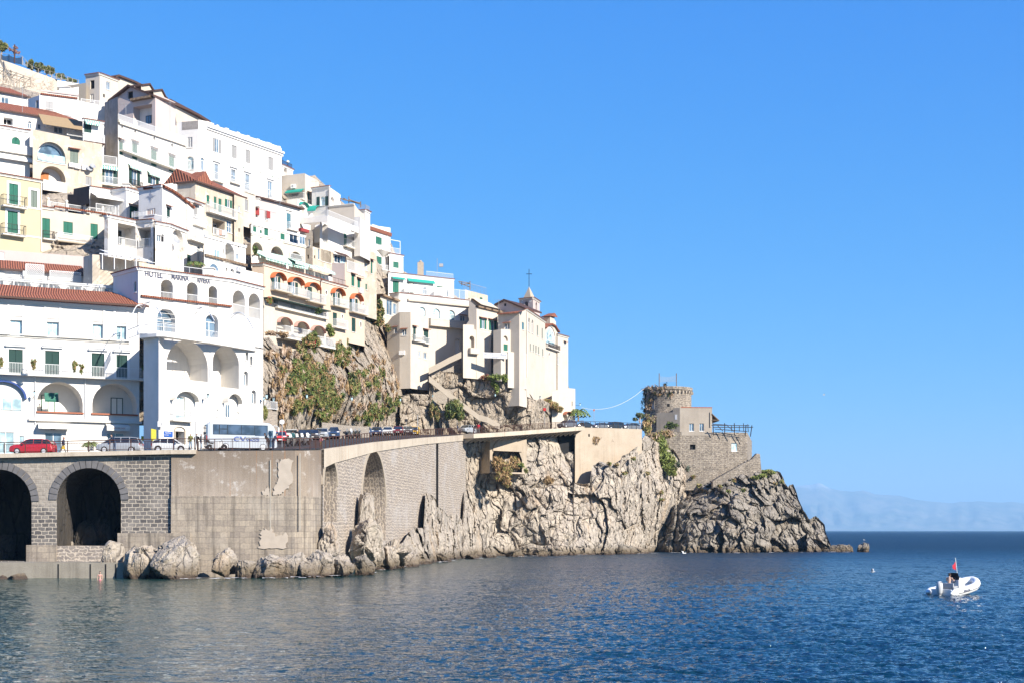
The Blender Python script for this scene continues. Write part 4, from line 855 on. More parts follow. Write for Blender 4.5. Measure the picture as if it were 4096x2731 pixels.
    def bal(s, i, t, x0, y0, x1, y1, out=.9, rm='rail_white', slab=.16, sp=.15, curve=0, sm='band', corbel=0, plain=0):
        """y0 top of the railing, y1 underside of the slab, as seen"""
        fr = s.fr[i]; u0, u1, z0, z1 = s.box(i, t, x0, y0, x1, y1); k = 1-out/s.Y
        # brought nearer by out: rescale so that it still covers what it covers in life
        f_ = lambda z: CAMH+(z-CAMH)*k
        z0, z1 = f_(z0), f_(z1); mb = MB(); mb.fbox(fr, u0, u1, z0, z0+slab, 0, out)
        if corbel:
            n = max(2, int((u1-u0)/1.6))
            for j in range(n):
                u = u0+.2+(u1-u0-.4)*j/(n-1); mb.add([fr.p(u-.1,z0,0),fr.p(u+.1,z0,0),fr.p(u+.1,z0,out*.8),fr.p(u-.1,z0,out*.8),fr.p(u-.1,z0-.55,0),fr.p(u+.1,z0-.55,0)], [(0,4,5,1),(3,2,5,4),(0,3,4),(1,5,2)])
        o = mb.build('balcony', sm, s.root); r = MB(); zz = z0+slab
        if plain: r.fbox(fr, u0, u1, zz, z1, out-.1, out); r.fbox(fr, u0, u0+.1, zz, z1, 0, out-.1); r.fbox(fr, u1-.1, u1, zz, z1, 0, out-.1)
        else: rail(r, fr, u0+.03, u1-.03, zz, z1, out-.05, sp); rail_side(r, fr, u0+.03, zz, z1, 0, out-.05, sp); rail_side(r, fr, u1-.03, zz, z1, 0, out-.05, sp)
        r.build('railing', rm, o); return o
    def band(s, i, t, x0, y0, x1, y1, out=.1, mat='band', name='moulding'):
        fr = s.fr[i]; u0, u1, z0, z1 = s.box(i, t, x0, y0, x1, y1); mb = MB(); mb.fbox(fr, u0, u1, z0, z1, 0, out); return mb.build(name, mat, s.root)
    def fence(s, i, t, x0, y0, x1, y1, d=-.3, rm='rail_white', sp=.15, name='railing', glass=None):
        fr = s.fr[i]; u0, u1, z0, z1 = s.box(i, t, x0, y0, x1, y1); mb = MB(); rail(mb, fr, u0, u1, z0, z1, d, sp)
        n = max(1, int((u1-u0)/1.8))
        for j in range(n+1): u = u0+(u1-u0)*j/n; mb.fbox(fr, u-.035, u+.035, z0, z1+.02, d-.035, d+.035)
        o = mb.build(name, rm, s.root)
        if glass: g = MB(); g.fbox(fr, u0, u1, z0+.1, z1-.06, d-.008, d+.008); g.build('pane', glass, o)
        return o
    def topfence(s, i, h=1.0, d=-.3, rm='rail_white', u0=0, u1=None, sp=.15):
        fr = s.fr[i]; u1 = s.L[i] if u1 is None else u1; mb = MB(); rail(mb, fr, u0, u1, s.ztop, s.ztop+h, d, sp); return mb.build('railing', rm, s.root)
    def corn(s, kind, h=.28, out=.24):
        mb = MB(); mt = MB(); n = len(s.fr)
        for i, (fr, L) in enumerate(zip(s.fr, s.L)):
            if i in s.tops: continue
            mb.fbox(fr, -.02, L+.02, s.ztop-h, s.ztop-.002, .0, out*.6); mb.fbox(fr, -.04, L+.04, s.ztop-h*.35, s.ztop, out*.6, out)
            if kind == 'tile': mt.fbox(fr, -.06, L+.06, s.ztop+.003, s.ztop+.10, -.35, out+.12)
        if mb.v:
            mb.build('cornice', 'trim' if s.mat in ('white','white_old') else 'band', s.root)
            if mt.v: mt.build('tile_edge', 'tile', s.root)
    def awn(s, i, t, x0, y0, x1, y1, out=1.2, mat='green_stripe', val=.25, drop=None):
        fr = s.fr[i]; u0, u1, z0, z1 = s.box(i, t, x0, y0, x1, y1); k = 1-out/s.Y; z0 = CAMH+(z0-CAMH)*k; mb = MB(); L = u1-u0
        a = [fr.p(u0,z1,.03),fr.p(u1,z1,.03),fr.p(u1,z0+val,out),fr.p(u0,z0+val,out)]; b = [v-Vector((0,0,.03)) for v in a]
        mb.add(a+b, [(0,3,2,1),(4,5,6,7),(0,1,5,4),(1,2,6,5),(3,0,4,7)], 0, [(0,0),(L,0),(L,out),(0,out)]*2)
        mb.fbox(fr, u0, u1, z0, z0+val, out-.02, out+.01); return mb.build('awning', mat, s.root)
    def arcawn(s, i, t, x0, y0, x1, y1, out=.8, mat='orange_cloth', th=.35, name='awning'):
        """half-round canopy over an opening"""
        fr = s.fr[i]; u0, u1, z0, z1 = s.box(i, t, x0, y0, x1, y1); c = (u0+u1)/2; ru = (u1-u0)/2; rz = z1-z0; n = 14; mb = MB()
        for j in range(n):
            a, b = math.pi*j/n, math.pi*(j+1)/n; q = []
            for (sc_, d) in ((1,0),(.93,out)):
                for t_ in (a, b): q.append((c+ru*sc_*math.cos(t_), z0+rz*sc_*math.sin(t_), d))
            A = [fr.p(*v) for v in q]; I = [fr.p(c+(v[0]-c)*.94, z0+(v[1]-z0)*.94, v[2]) for v in q]
            mb.add(A+I, [(0,1,3,2),(5,4,6,7),(2,3,7,6)], 0, [(v[0],v[1]) for v in q]*2)
        o = mb.build(name, mat, s.root); return o
    def roof(s, i, rise, run, over=.35, hl=0, hr=0, mat='tile', th=.14, dz=0):
        fr = s.fr[i]; L = s.L[i]; z = s.ztop+dz; mb = MB(); W = math.hypot(rise, run); k = rise/run
        A = [fr.p(-over,z-over*k,over),fr.p(L+over,z-over*k,over),fr.p(L-hr,z+rise,-run),fr.p(hl,z+rise,-run)]; B_ = [v-Vector((0,0,th)) for v in A]; bk = [fr.p(L-hr,z-.2,-run),fr.p(hl,z-.2,-run)]
        uv = [(0,0),(L+2*over,0),(L+over-hr,W),(hl,W)]
        mb.add(A+B_+bk, [(0,1,2,3),(7,6,5,4),(0,4,5,1),(1,5,6,2),(3,7,4,0),(3,2,8,9)], 0, uv*2+[(0,0),(0,0)])
        e1 = fr.p(L, z-.02, -run*1.6); e0 = fr.p(0, z-.02, -run*1.6)
        mb.add([A[1],e1,A[2]], [(0,1,2)], 0, [(0,0),(run,0),(run/2,rise)]); mb.add([A[0],A[3],e0], [(0,1,2)], 0, [(0,0),(run/2,rise),(run,0)])
        o = mb.build('roof', mat, s.root)
        g = MB(); g.fbox(fr, -over, L+over, z-over*k-th-.06, z-over*k+.02, over+.005, over+.09); g.build('gutter', 'brown_roof', o); return o
    def rake(s, i, t, pl, th=.3, out=.5, back=6, mat='brown_roof'):
        fr = s.fr[i]; q = [fr.hit(*px(t, *p)) for p in pl]; mb = MB()
        for (ua,za),(ub,zb) in zip(q[:-1], q[1:]):
            vs = [fr.p(ua,za-th,out),fr.p(ub,zb-th,out),fr.p(ub,zb,out),fr.p(ua,za,out),fr.p(ua,za-th,-back),fr.p(ub,zb-th,-back),fr.p(ub,zb,-back),fr.p(ua,za,-back)]
            mb.add(vs, [(0,1,2,3),(3,2,6,7),(4,5,1,0),(0,3,7,4),(1,5,6,2),(5,4,7,6)], 0, [(0,0),(1,0),(1,1),(0,1)]*2)
        return mb.build('roof', mat, s.root)
    def ac(s, i, t, x, y, w_=.8, h=.6):
        fr = s.fr[i]; u, z = fr.hit(*px(t, x, y)); mb = MB(); mb.fbox(fr, u-w_/2, u+w_/2, z-h/2, z+h/2, .05, .4); o = mb.build('air_conditioner', 'trim', s.root)
        m2 = MB(); n = 12; m2.add([fr.p(u-.08+.21*math.cos(2*math.pi*j/n), z+.21*math.sin(2*math.pi*j/n), .405) for j in range(n)], [tuple(range(n))]); m2.build('fan', 'grey_metal', o)
    def dish(s, i, t, x, y, r=.45, d=.5):
        fr = s.fr[i]; u, z = fr.hit(*px(t, x, y)); mb = MB(); c = fr.p(u, z, d); A = Vector((.5,-.6,.5)).to_track_quat('Z','Y').to_matrix(); mb.lathe(c, [(0.02,0),(r*.6,.05),(r,.16),(r*.98,.17),(r*.55,.07),(.01,.03)], 12, 0, A); mb.tube([c, fr.p(u, z-.2, 0)], .025, 4); mb.build('satellite_dish', 'grey_metal', s.root)
    def pipe(s, i, t, x, y0, y1, r=.06, mat='trim'):
        fr = s.fr[i]; u, z1 = fr.hit(*px(t, x, y0)); z0 = fr.hit(*px(t, x, y1))[1]; mb = MB(); mb.tube([fr.p(u,z1,.1), fr.p(u,z0,.1)], r, 6); mb.build('drain_pipe', mat, s.root)
    def lamp(s, i, t, x, y, out=.7):
        fr = s.fr[i]; u, z = fr.hit(*px(t, x, y)); lantern(fr.p(u, z, out), fr.p(u, z-.4, 0), s.root)
    def text(s, i, t, txt, x0, y0, x1, y1, mat, d=.06, name='lettering', bold=0):
        u0, u1, z0, z1 = s.box(i, t, x0, y0, x1, y1); return text3d(txt, s.fr[i], u0, u1, z0, z1, mat, d, name, s.root, bold)
    def done(s):
        mb = MB(); n = len(s.fr)
        for i, fr in enumerate(s.fr): facade(mb, fr, s.out(i), [h for h, _ in s.holes[i]], 0)
        k = lambda q: Vector((q.x*(1+s.back/q.y), q.y+s.back, 0)); c = sum((q for q in s.P), Vector())/len(s.P)
        bk = []
        for q in s.P: v = k(q); bk.append(Vector((v.x+(c.x-q.x)*.06, v.y, 0)))
        def z_at(j, end):
            if j in s.tops: o = s.out(j); return o[-1][1] if end == 0 else o[2][1]
            return s.ztop
        zl = z_at(0,0); zr = z_at(n-1,1)
        A, B_ = s.P[0], s.P[-1]
        def quad(a, b, z0, za, zb_): mb.add([(a.x,a.y,z0),(b.x,b.y,z0),(b.x,b.y,zb_),(a.x,a.y,za)], [(0,1,2,3)], 0, [(0,z0),((b-a).xy.length,z0),((b-a).xy.length,zb_),(0,za)])
        quad(bk[0], A, s.zb, zl, zl); quad(B_, bk[-1], s.zb, zr, zr); quad(bk[-1], bk[0], s.zb, zr, zl)
        for i, fr in enumerate(s.fr):
            o = s.out(i); up = o[2:][::-1]; m = len(up)      # left to right
            for j in range(m-1):
                (ua,za),(ub,zb_) = up[j], up[j+1]; fa, fb = ua/s.L[i], ub/s.L[i]; Bk = bk[i], bk[i+1]; pa = Bk[0].lerp(Bk[1], fa); pb = Bk[0].lerp(Bk[1], fb)
                mb.add([fr.p(ua,za),fr.p(ub,zb_),(pb.x,pb.y,zb_-.05),(pa.x,pa.y,za-.05)], [(0,1,2,3)], s.tm, [(ua,0),(ub,0),(ub,8),(ua,8)])
        mb.build('wall', s.mats, s.root)
def text3d(txt, fr, u0, u1, z0, z1, mat, d, name, root, bold=0):
    cu = bpy.data.curves.new('t', 'FONT'); cu.body = txt; cu.size = 1; cu.extrude = .01; cu.offset = bold; cu.resolution_u = 3; o = bpy.data.objects.new('t', cu); C.objects.link(o)
    me = bpy.data.meshes.new_from_object(o.evaluated_get(bpy.context.evaluated_depsgraph_get())); bpy.data.objects.remove(o)
    co = [v.co.copy() for v in me.vertices]; x0 = min(c.x for c in co); x1 = max(c.x for c in co); y0 = min(c.y for c in co); y1 = max(c.y for c in co)
    for v, c in zip(me.vertices, co): v.co = fr.p(u0+(c.x-x0)/(x1-x0)*(u1-u0), z0+(c.y-y0)/(y1-y0)*(z1-z0), d+c.z)
    me.materials.clear(); me.materials.append(MATS[mat]); ob = bpy.data.objects.new(name, me); C.objects.link(ob); ob.parent = root
    if root is not None and root.name in WC: ob.matrix_parent_inverse = Matrix.Translation(-root.location)
    return ob
def lantern(c, foot, parent=None, sc_=1.0):
    sc_ *= .72; mb = MB(); c = Vector(c); foot = Vector(foot); mb.tube([foot, (foot+c)/2-Vector((0,0,.02)), c-Vector((0,0,.25*sc_))], .03, 5)
    mb.lathe(c+Vector((0,0,.28*sc_)), [(.01,.2*sc_),(.05,.12*sc_),(.24*sc_,0),(.24*sc_,-.03)], 6); o = mb.build('wall_lamp' if parent is None else 'lamp', 'iron', parent)
    m2 = MB(); m2.lathe(c, [(.1*sc_,-.25*sc_),(.2*sc_,.25*sc_)], 6); m2.build('lamp_glass', 'glass_pale', o); return o
# ---------------------------------------------------------------- the town, house by house
def town():
    V1, V2, V3 = 14000, 6500, 4900
    # ---- lowest left: long white hotel annex on the road
    b = Bld('hotel_annex', 'long white seafront building with red tiled roof and a ground floor shop awning', 'building', 'E', [(-60,722),(1872,V1)], 154.6, 1600+0, 'white', 10)
    b.zb = road_z((b.P[0].x, b.P[0].y))-.3; b.roof(0, 1.75, 4.4, over=.9, hr=2.2, dz=.55)
    for (x0,y0,x1,y1) in ((135,1010,298,1220),(630,1035,785,1245),(1240,1065,1378,1280),(1565,1090,1695,1297)):
        b.w(0,'E','W',x0,y0,x1,y1,pane='glass_pale',dep=.35); b.band(0,'E',x0,815+(x0-135)*.065,x1-5,960+(x0-135)*.065,.08,'white','panel')
    for x in (115,315,610,810,1230,1400,1540,1715): b.band(0,'E',x-18,800+x*.062,x+12,1222+x*.045,.12,'trim','pilaster')
    b.band(0,'E',-60,1232,1740,1250,.3); b.band(0,'E',-60,1268,1740,1276,.12)
    for (x0,y0,x1,y1) in ((115,-12,305,345),(605,8,797,360),(1228,40,1402,380),(1562,62,1710,398)): b.w(0,'F','S',x0,y0,x1,y1-6,'k',surr=.25,ped=1)
    b.bal(0,'F',-60,198,1985,362,1.0,sp=.16,corbel=0)
    b.w(0,'F','L',-280,402,358,802,dep=2.2,dr=(20,640,290,800,'trim','glass_pale')); b.w(0,'F','L',495,422,1112,828,dep=2.6,dr=(595,570,780,825,'shut_green','white_cloth')); b.w(0,'F','L',1240,442,1838,855,dep=2.6,dr=(1540,610,1705,850,'shut_dark','white_cloth'))
    b.arcawn(0,'F',-285,395,362,640,.5,'blue_cloth'); b.band(0,'F',-30,745,350,800,.02,'lace','scroll_rail'); b.awn(0,'F',595,568,780,690,.4,'shut_green')
    b.band(0,'F',488,825,1120,845,.2,'terracotta','sill'); b.band(0,'F',1225,850,1850,870,.2,'terracotta','sill')
    b.band(0,'F',380,935,1900,965,.35)
    b.w(0,'F','W',0-40,1092,190,1385,pane='glass_pale'); b.w(0,'F','W',600,1102,830,1375,pane='glass'); b.w(0,'F','W',1435,1107,1665,1370,pane='glass'); b.w(0,'F','W',258,1148,322,1320,pane='glass_pale')
    b.w(0,'F','D',675,1036,752,1066,dep=.3)
    b.awn(0,'F',500,985,940,1050,1.0,'white_cloth',.35); b.awn(0,'F',1415,985,1725,1075,1.0,'white_cloth',.5)
    sg = text3d('IMMOBILIARE', b.fr[0], *[b.box(0,'F',1480,1040,1660,1062)[k] for k in (0,1,2,3)], 'pink_cloth', 1.03, 'lettering', b.root)
    for q in ((1895,1150,1990,1215),): b.band(0,'F',*q,.06,'sign_yellow','notice_board')
    b.pipe(0,'F',470,355,985); b.pipe(0,'F',1140,375,935); b.lamp(0,'F',447,590,1.0); b.done()
    # ---- marina hotel, upper body
    b = Bld('marina_hotel', 'big white corner hotel with its name in grey letters above arched loggias', 'hotel', 'G', [(8,332),(345,-3300),(1600,8600),(2022,5000)], 165.3, 1000, 'white', 9)
    b.zb = 27.0
    for (x0,y0,x1,y1,r) in ((650,400,812,700,568),(1000,437,1145,740,600),(1290,487,1405,780,645),(1615,547,1780,888,738),(1828,587,1985,928,778)):
        b.w(1 if x0 < 1600 else 2,'G','L',x0,y0,x1,y1,rl=r,dr=(x0+8,y0+40,x0+40,y1) if x0 < 1700 else None,dep=2.4)
    b.w(0,'G','V',290,425,318,570,dep=.2,pane='dark')
    b.band(1,'G',375,680,1590,703,.32,'tile','tile_edge')
    for (x0,y0,x1,y1) in ((600,790,845,1112),(1250,867,1420,1182)): b.w(1,'G','A',x0,y0,x1,y1-10,dep=.8)
    for (x0,y0,x1,y1) in ((1607,977,1770,1290),(1820,1007,1975,1345)): b.w(2,'G','L',x0,y0,x1,y1-8,dep=2.0,rl=y0+235)
    for k in range(13): b.band(1,'G',360,745+k*30,1240-0*k,750+k*30,.05,'band','wall_line') if k % 2 == 0 else None
    for st, xx in (('HOTEL',(432,675)),('MARINA',(790,1022)),('RIVIERA',(1138,1308))):
        yy = {'HOTEL':(290,372),'MARINA':(330,412),'RIVIERA':(374,452)}[st]; b.text(1,'G',st,xx[0],yy[0],xx[1],yy[1],'letter_grey',bold=.02)
    b.topfence(1, 1.0, -.8, sp=1.6); b.topfence(2, 1.0, -.8, sp=1.6); b.done(); MR = b
    # ---- marina hotel, lower body with the big double loggia
    b2 = Bld('marina_hotel_wing', 'white lower wing with two huge arched loggias and a curved balcony behind the parked coach', 'hotel', 'G', [(418,1165),(620,-3300),(693,2500),(2022,V2)], 155.6, 1000, 'white', 6, corn=None)
    b2.zb = 13.0
    b2.w(2,'G','L',725,1212,1280,1740,dep=3.2,dr=(735,1300,800,1455,'trim','glass')); b2.w(2,'G','L',1345,1292,1698,1842,dep=3.2,dr=(1345,1660,1440,1835,'trim','glass'))
    for q in ((1787,1365,1825,1480),(1848,1420,1880,1545)): b2.w(2,'G','A',*q,dep=.5)
    for q in ((1262,145,1315,340),(1365,398,1422,582)): b2.w(2,'H','A',*q,dep=.5,pane='glass')
    b2.w(2,'H','W',350,488,470,790,pane='glass_pale',dep=.3); b2.arcawn(2,'H',262,405,608,545,.9,'band',name='canopy'); b2.bal(2,'H',262,672,540,818,.7)
    b2.w(2,'H','W',1012,590,1076,768,pane='glass'); b2.arcawn(2,'H',968,438,1184,580,.9,'band',name='canopy')
    b2.w(2,'H','D',335,950,455,1120,dep=1.0); b2.band(2,'H',320,940,336,1120,.12,'tan_stone','door_surround'); b2.band(2,'H',455,940,472,1120,.12,'tan_stone','door_surround'); b2.arcawn(2,'H',320,885,472,945,.15,'tan_stone',name='door_arch')
    b2.band(2,'H',178,952,300,1025,.08,'sign_blue','notice_board'); text3d('Rent Point', b2.fr[2], *b2.box(2,'H',200,962,275,982), 'sign_white', .1, 'lettering', b2.root)
    text3d('RENT STORE', b2.fr[2], *b2.box(2,'H',188,995,240,1006), 'sign_white', .1, 'lettering', b2.root)
    b2.band(2,'H',485,960,700,1060,.03,'sign_white','notice_board')
    b2.w(2,'H','V',888,655,920,752,dep=.2,pane='white_cloth'); b2.w(2,'H','V',1166,692,1196,780,dep=.2,pane='white_cloth')
    b2.lamp(2,'H',700,485,1.0); b2.lamp(2,'H',1482,520,.6); b2.ac(1,'H',112,855); b2.band(1,'F',2028,1055,2092,1212,.05,'sign_yellow','notice_board')
    # curved terrace slab and its railing
    zt = b2.ztop; lst = [px('G',*q) for q in ((360,1140),(470,1128),(590,1118),(700,1118),(1000,1160),(1300,1205),(1600,1256),(1920,1312))]
    pts = [P(x, y, CAMH and (zt-CAMH)*F/(HY-y)) for x, y in lst]; inn = [b2.P[0], b2.P[0].lerp(b2.P[1],.5), b2.P[1], b2.P[2], b2.P[3]]
    mb = MB(); ctr = [q+Vector((0,1.8,0)) for q in pts]
    for i in range(len(pts)-1):
        vs = [pts[i]-Vector((0,0,.35)), pts[i+1]-Vector((0,0,.35)), pts[i+1], pts[i], ctr[i]-Vector((0,0,.35)), ctr[i+1]-Vector((0,0,.35)), ctr[i+1], ctr[i]]; mb.add(vs, [(0,1,2,3),(3,2,6,7),(4,5,1,0)])
    tr = mb.build('terrace', 'white', b2.root); mb = MB()
    for i in range(len(pts)-1):
        f_ = Fr((pts[i].x,pts[i].y), ((pts[i+1]-pts[i]).x,(pts[i+1]-pts[i]).y)); rail(mb, f_, 0, (pts[i+1]-pts[i]).xy.length, zt, zt+1.05, -.1, .16)
    a = pts[0]; e_ = P(*px('G',210,1190),157.5); f_ = Fr((e_.x,e_.y), ((a-e_).x,(a-e_).y)); rail(mb, f_, 0, (a-e_).xy.length, zt, zt+1.05, 0, .16)
    mb.build('railing', 'rail_white', tr)
    # bent steel ribs of the bare awning frames
    for (xa, ya, xb, yb) in ((405,745,215,1020),(405,745,665,885),(1115,815,900,1120),(1115,815,1370,950),(1590,875,1905,1050),(1590,875,1560,1150)):
        A = P(*px('G',xa,ya), 157.6); B_ = P(*px('G',xb,yb), 154.6); 
        mb = MB()
        for off in (0,.45):
            pl = [A.lerp(B_, t)+Vector((0,0,(1.1+off)*math.sin(math.pi*t)*.8-off*.8)) for t in np.linspace(0,1,9)]; mb.tube(pl, .045, 4)
        mb.build('awning_frame', 'rail_white', b2.root)
    b2.done()
    # ---- rows stepping up on the left
    b = Bld('penthouse', 'low white rooftop storey with a row of wide blue glass arches', 'building', 'E', [(-60,440),(1545,V1)], 161, 800, 'white', 4, corn='band')
    for q in ((-48,478,48,600),(120,485,432,600),(500,512,815,622),(885,548,1160,640),(1240,570,1500,655)): b.w(0,'E','G',*q,dep=.5,grid=0); 
    for x in (178,252,345,562,632,722,930,1000,1092,1290,1360,1440): b.band(0,'E',x-8,505+x*.06,x+8,575+x*.06,.0,'trim','mullion')
    fr = b.fr[0]; b.fence(0,'E',-60,532,1540,668,.8); b.done()
    b = Bld('roof_terrace_house', 'red tiled rooftop room with white lattice screens beneath the plain grey wall', 'building', 'E', [(-60,300),(1150,V1)], 167, 560, 'white', 5, corn=None)
    b.roof(0, 1.5, 3.4); b.w(0,'E','W',50,352,265,430,pane='white_cloth')
    for q in ((335,272,585,462),(658,368,1078,495),(300,360,330,435)):
        u0,u1,z0,z1 = b.box(0,'E',*q); fr = b.fr[0]; mb = MB(); mb.fbox(fr,u0,u1,z1-.06,z1,.5,.56); mb.fbox(fr,u0,u1,z0,z0+.06,.5,.56); mb.fbox(fr,u0,u0+.06,z0,z1,.5,.56); mb.fbox(fr,u1-.06,u1,z0,z1,.5,.56)
        n = int((u1-u0+z1-z0)/.22)
        for sgn in (1,-1):
            for k in range(n):
                cc = (u0 if sgn > 0 else u0-(z1-z0))+k*.22-(z1-z0 if sgn > 0 else 0); p = []
                for zz in (z0,z1):
                    uu = cc+(zz-z0)*sgn+(z1-z0 if sgn < 0 else 0); p.append([uu,zz])
                (ua,za),(ub,zb_) = p; 
                if ub != ua:
                    for q2, r2 in ((p[0],p[1]),(p[1],p[0])):
                        for lim in (u0,u1):
                            if (q2[0] < u0 and lim == u0) or (q2[0] > u1 and lim == u1):
                                f_ = (lim-q2[0])/(r2[0]-q2[0]); 
                                if 0 <= f_ <= 1: q2[1] += (r2[1]-q2[1])*f_; q2[0] = lim
                if u0-.01 <= p[0][0] <= u1+.01 and u0-.01 <= p[1][0] <= u1+.01: mb.add([fr.p(p[0][0]-.03,p[0][1],.53),fr.p(p[0][0]+.03,p[0][1],.53),fr.p(p[1][0]+.03,p[1][1],.53),fr.p(p[1][0]-.03,p[1][1],.53)],[(0,1,2,3)])
        mb.build('lattice_screen', 'rail_white', b.root)
    b.done()
    b = Bld('garden_wall', 'plain pinkish grey parapet wall under the yellow house', 'wall', 'E', [(-60,62),(1135,V1)], 172, 420, 'pinkish', 2, corn=None); b.w(0,'E','W',-40,95,55,200,pane='white_cloth'); b.done()
    b = Bld('rooftop_shed', 'weathered ochre shed under a white steel pergola on the hotel roof', 'shed', 'E', [(1120,165),(1240,-3300),(1330,V1),(2300,V2)], 169, 620, 'ochre_old', 4, corn=None)
    b.w(2,'E','Q',1385,150,1830,300,dep=2.5,bk='self'); b.awn(2,'E',1330,112,1860,160,2.5,'rail_white',.05); b.done()
    mb = MB()
    for x in (1375,1535,1685,1830): A = P(*px('E',x,120+ (x-1375)*.12),163); B_ = P(*px('E',x,330),163); mb.tube([A,B_],.06,5)
    for k in range(10):
        A = P(*px('E',1340+k*55,115+k*6),163); B_ = P(*px('E',1390+k*60,140+k*7),168); mb.tube([A,B_],.04,4)
    A = P(*px('E',1335,118),163); B_ = P(*px('E',1990,205),166); mb.tube([A,B_],.06,5)
    tag(mb.build('pergola','rail_white'), 'white steel pergola frame on the roof behind the hotel name', 'pergola')
    b = Bld('yellow_house', 'pale yellow house with green shutters and curved iron balconies', 'house', 'B', [(-60,445),(565,8200)], 180, 1560, 'yellow', 9)
    b.w(0,'B','S',120,592,242,868,'g',surr=.28); b.w(0,'B','S',412,682,498,915,'e',surr=.28); b.w(0,'B','S',98,960,238,1252,'g',surr=.28)
    b.bal(0,'B',10,745,335,905,.8,'rail_dark',sp=.2); b.bal(0,'B',8,1130,320,1285,.8,'rail_dark',sp=.2); b.band(0,'B',285,905,560,930,.06); b.band(0,'B',270,1290,560,1312,.06); b.pipe(0,'B',552,560,1500); b.done()
    b = Bld('cream_house', 'cream house with three green shutters and an urn topped terrace beside the yellow house', 'house', 'B', [(560,900),(722,9000),(1412,9000)], 185, 1560, 'cream', 9, tops={1:('B',(722,950),(1412,1045))})
    b.w(0,'B','S',566,1055,672,1322,'g'); b.w(1,'B','S',850,1103,978,1278,'g'); b.w(1,'B','S',1215,1130,1313,1338,'g'); b.bal(1,'B',735,1262,1215,1385,1.0,corbel=1,sm='beige'); b.bal(0,'B',562,1220,715,1340,.6,'rail_dark')
    b.band(1,'B',722,938,1412,958,.3,'tile','tile_edge')
    for x0,x1 in ((665,900),(915,1150),(1165,1390)): b.fence(1,'B',x0+20,838+(x0-665)*.14,x1,925+(x0-665)*.14,-.4,'rail_white')
    for x,y in ((660,800),(908,835),(1152,865),(1392,895)):
        fr = b.fr[1]; u,z = fr.hit(*px('B',x,y)); mb = MB(); mb.fbox(fr,u-.15,u+.15,z-1.6,z-.1,-.5,-.2); mb.lathe(fr.p(u,z,-.35),[(.08,-.15),(.2,0),(.24,.15),(.1,.3),(.16,.36)],8); mb.build('urn_post','band',b.root)
    b.done()
    b = Bld('stucco_wall', 'dark brown rough wall between the old arched house and the white terrace', 'wall', 'B', [(905,735),(1200,-3300)], 192, 960, 'dark_stucco', 3, corn=None, tops={0:('B',(905,735),(985,735),(990,660),(1200,620))}); b.done()
    b = Bld('terrace_house', 'white house with a steel framed terrace canopy right of the dark wall', 'house', 'B', [(1200,630),(1495,9000),(1700,-9000),(1880,5000)], 190, 1060, 'white', 7)
    b.w(0,'B','Q',1215,760,1480,1010,dep=2.5,dr=(1395,840,1470,1010,'shut_dark','glass_dark')); b.w(1,'B','Q',1495,830,1690,1080,dep=2.2)
    b.w(2,'B','S',1742,895,1848,1095,'g',hood=1); b.awn(0,'B',1215,745,1700,800,2.0,'white_cloth',.15); b.fence(0,'B',1225,900,1480,1010,1.6); b.fence(1,'B',1490,925,1690,1075,1.4); b.fence(2,'B',1735,985,1860,1095,.9); b.done()
    b = Bld('star_house', 'white house with a compass star on its shaded wall and a sloping curved roof', 'house', 'C', [(183,1190),(500,-9000),(905,4300)], 187, 1750, 'white', 7, tops={1:('C',(500,1155),(620,1215),(720,1285),(905,1445))})
    b.w(1,'C','S',562,1442,606,1600,'k',hood=1); b.w(0,'C','W',285,1462,405,1545,pane='orange_blind'); b.rake(1,'C',[(500,1150),(620,1210),(720,1280),(910,1440)],.25,.4,3,'tile')
    fr = b.fr[0]; u,z = fr.hit(*px('C',347,1300)); mb = MB()
    for k in range(8):
        a_ = math.pi*k/4; l = .95 if k % 2 == 0 else .5; mb.add([fr.p(u+.12*math.cos(a_+1.57),z+.12*math.sin(a_+1.57),.06),fr.p(u+l*math.cos(a_),z+l*math.sin(a_),.05),fr.p(u+.12*math.cos(a_-1.57),z+.12*math.sin(a_-1.57),.06)],[(0,2,1)])
    mb.build('star_ornament','letter_pale',b.root); b.fence(0,'C',180,1515,470,1590,1.2); b.done()
    b = Bld('loggia_house', 'tall white house with a dark green terrace loggia and slim chimney', 'house', 'B', [(1400,1020),(1450,-9000),(1830,6500),(2060,-14000)], 183, 1700, 'white_old', 8)
    b.w(1,'B','Q',1582,1140,1822,1430,dep=2.4,bk='white',dr=(1660,1185,1780,1425,'shut_dark','glass_dark')); b.w(2,'B','Q',1845,1180,2025,1440,dep=2.4); b.fence(1,'B',1590,1328,1822,1430,.1); b.fence(2,'B',1870,1330,2020,1440,.1); b.done()
    b = Bld('balcony_house', 'white house with a tall arched niche holding a satellite dish', 'house', 'D', [(70,300),(262,7500),(490,3800)], 184, 1000, 'white_old', 7)
    b.w(0,'D','W',92,475,150,565,dep=.25); b.w(0,'D','V',152,465,190,570,pane='dark'); b.w(1,'D','L',300,402,445,725,dep=.7); b.dish(1,'D',335,560,.5,.2); b.topfence(0,1.0,-.1); b.topfence(1,1.0,-.1); b.done()
    b = Bld('narrow_house', 'slim white house with white shutters stepping down beside the arcade', 'house', 'D', [(490,-20),(715,4300)], 190, 1000, 'white_old', 7)
    b.w(0,'D','S',588,70,640,235,'w',hood=1); b.bal(0,'D',568,215,712,355,.6); b.bal(0,'D',495,385,715,560,.8); b.w(0,'D','A',632,620,680,860,dep=.2); b.w(0,'D','S',498,740,550,870,'k'); b.done()
    b = Bld('red_roof_house', 'house with a hipped red tile roof, green doors and a laundry balcony', 'house', 'C', [(700,1098),(945,-14000),(1590,V3)], 196, 2000, 'ochre_old', 7, corn=None)
    b.roof(1, 2.0, 3.5, hl=.2, hr=3); b.roof(0, 1.9, 3.0, hl=1, hr=.2)
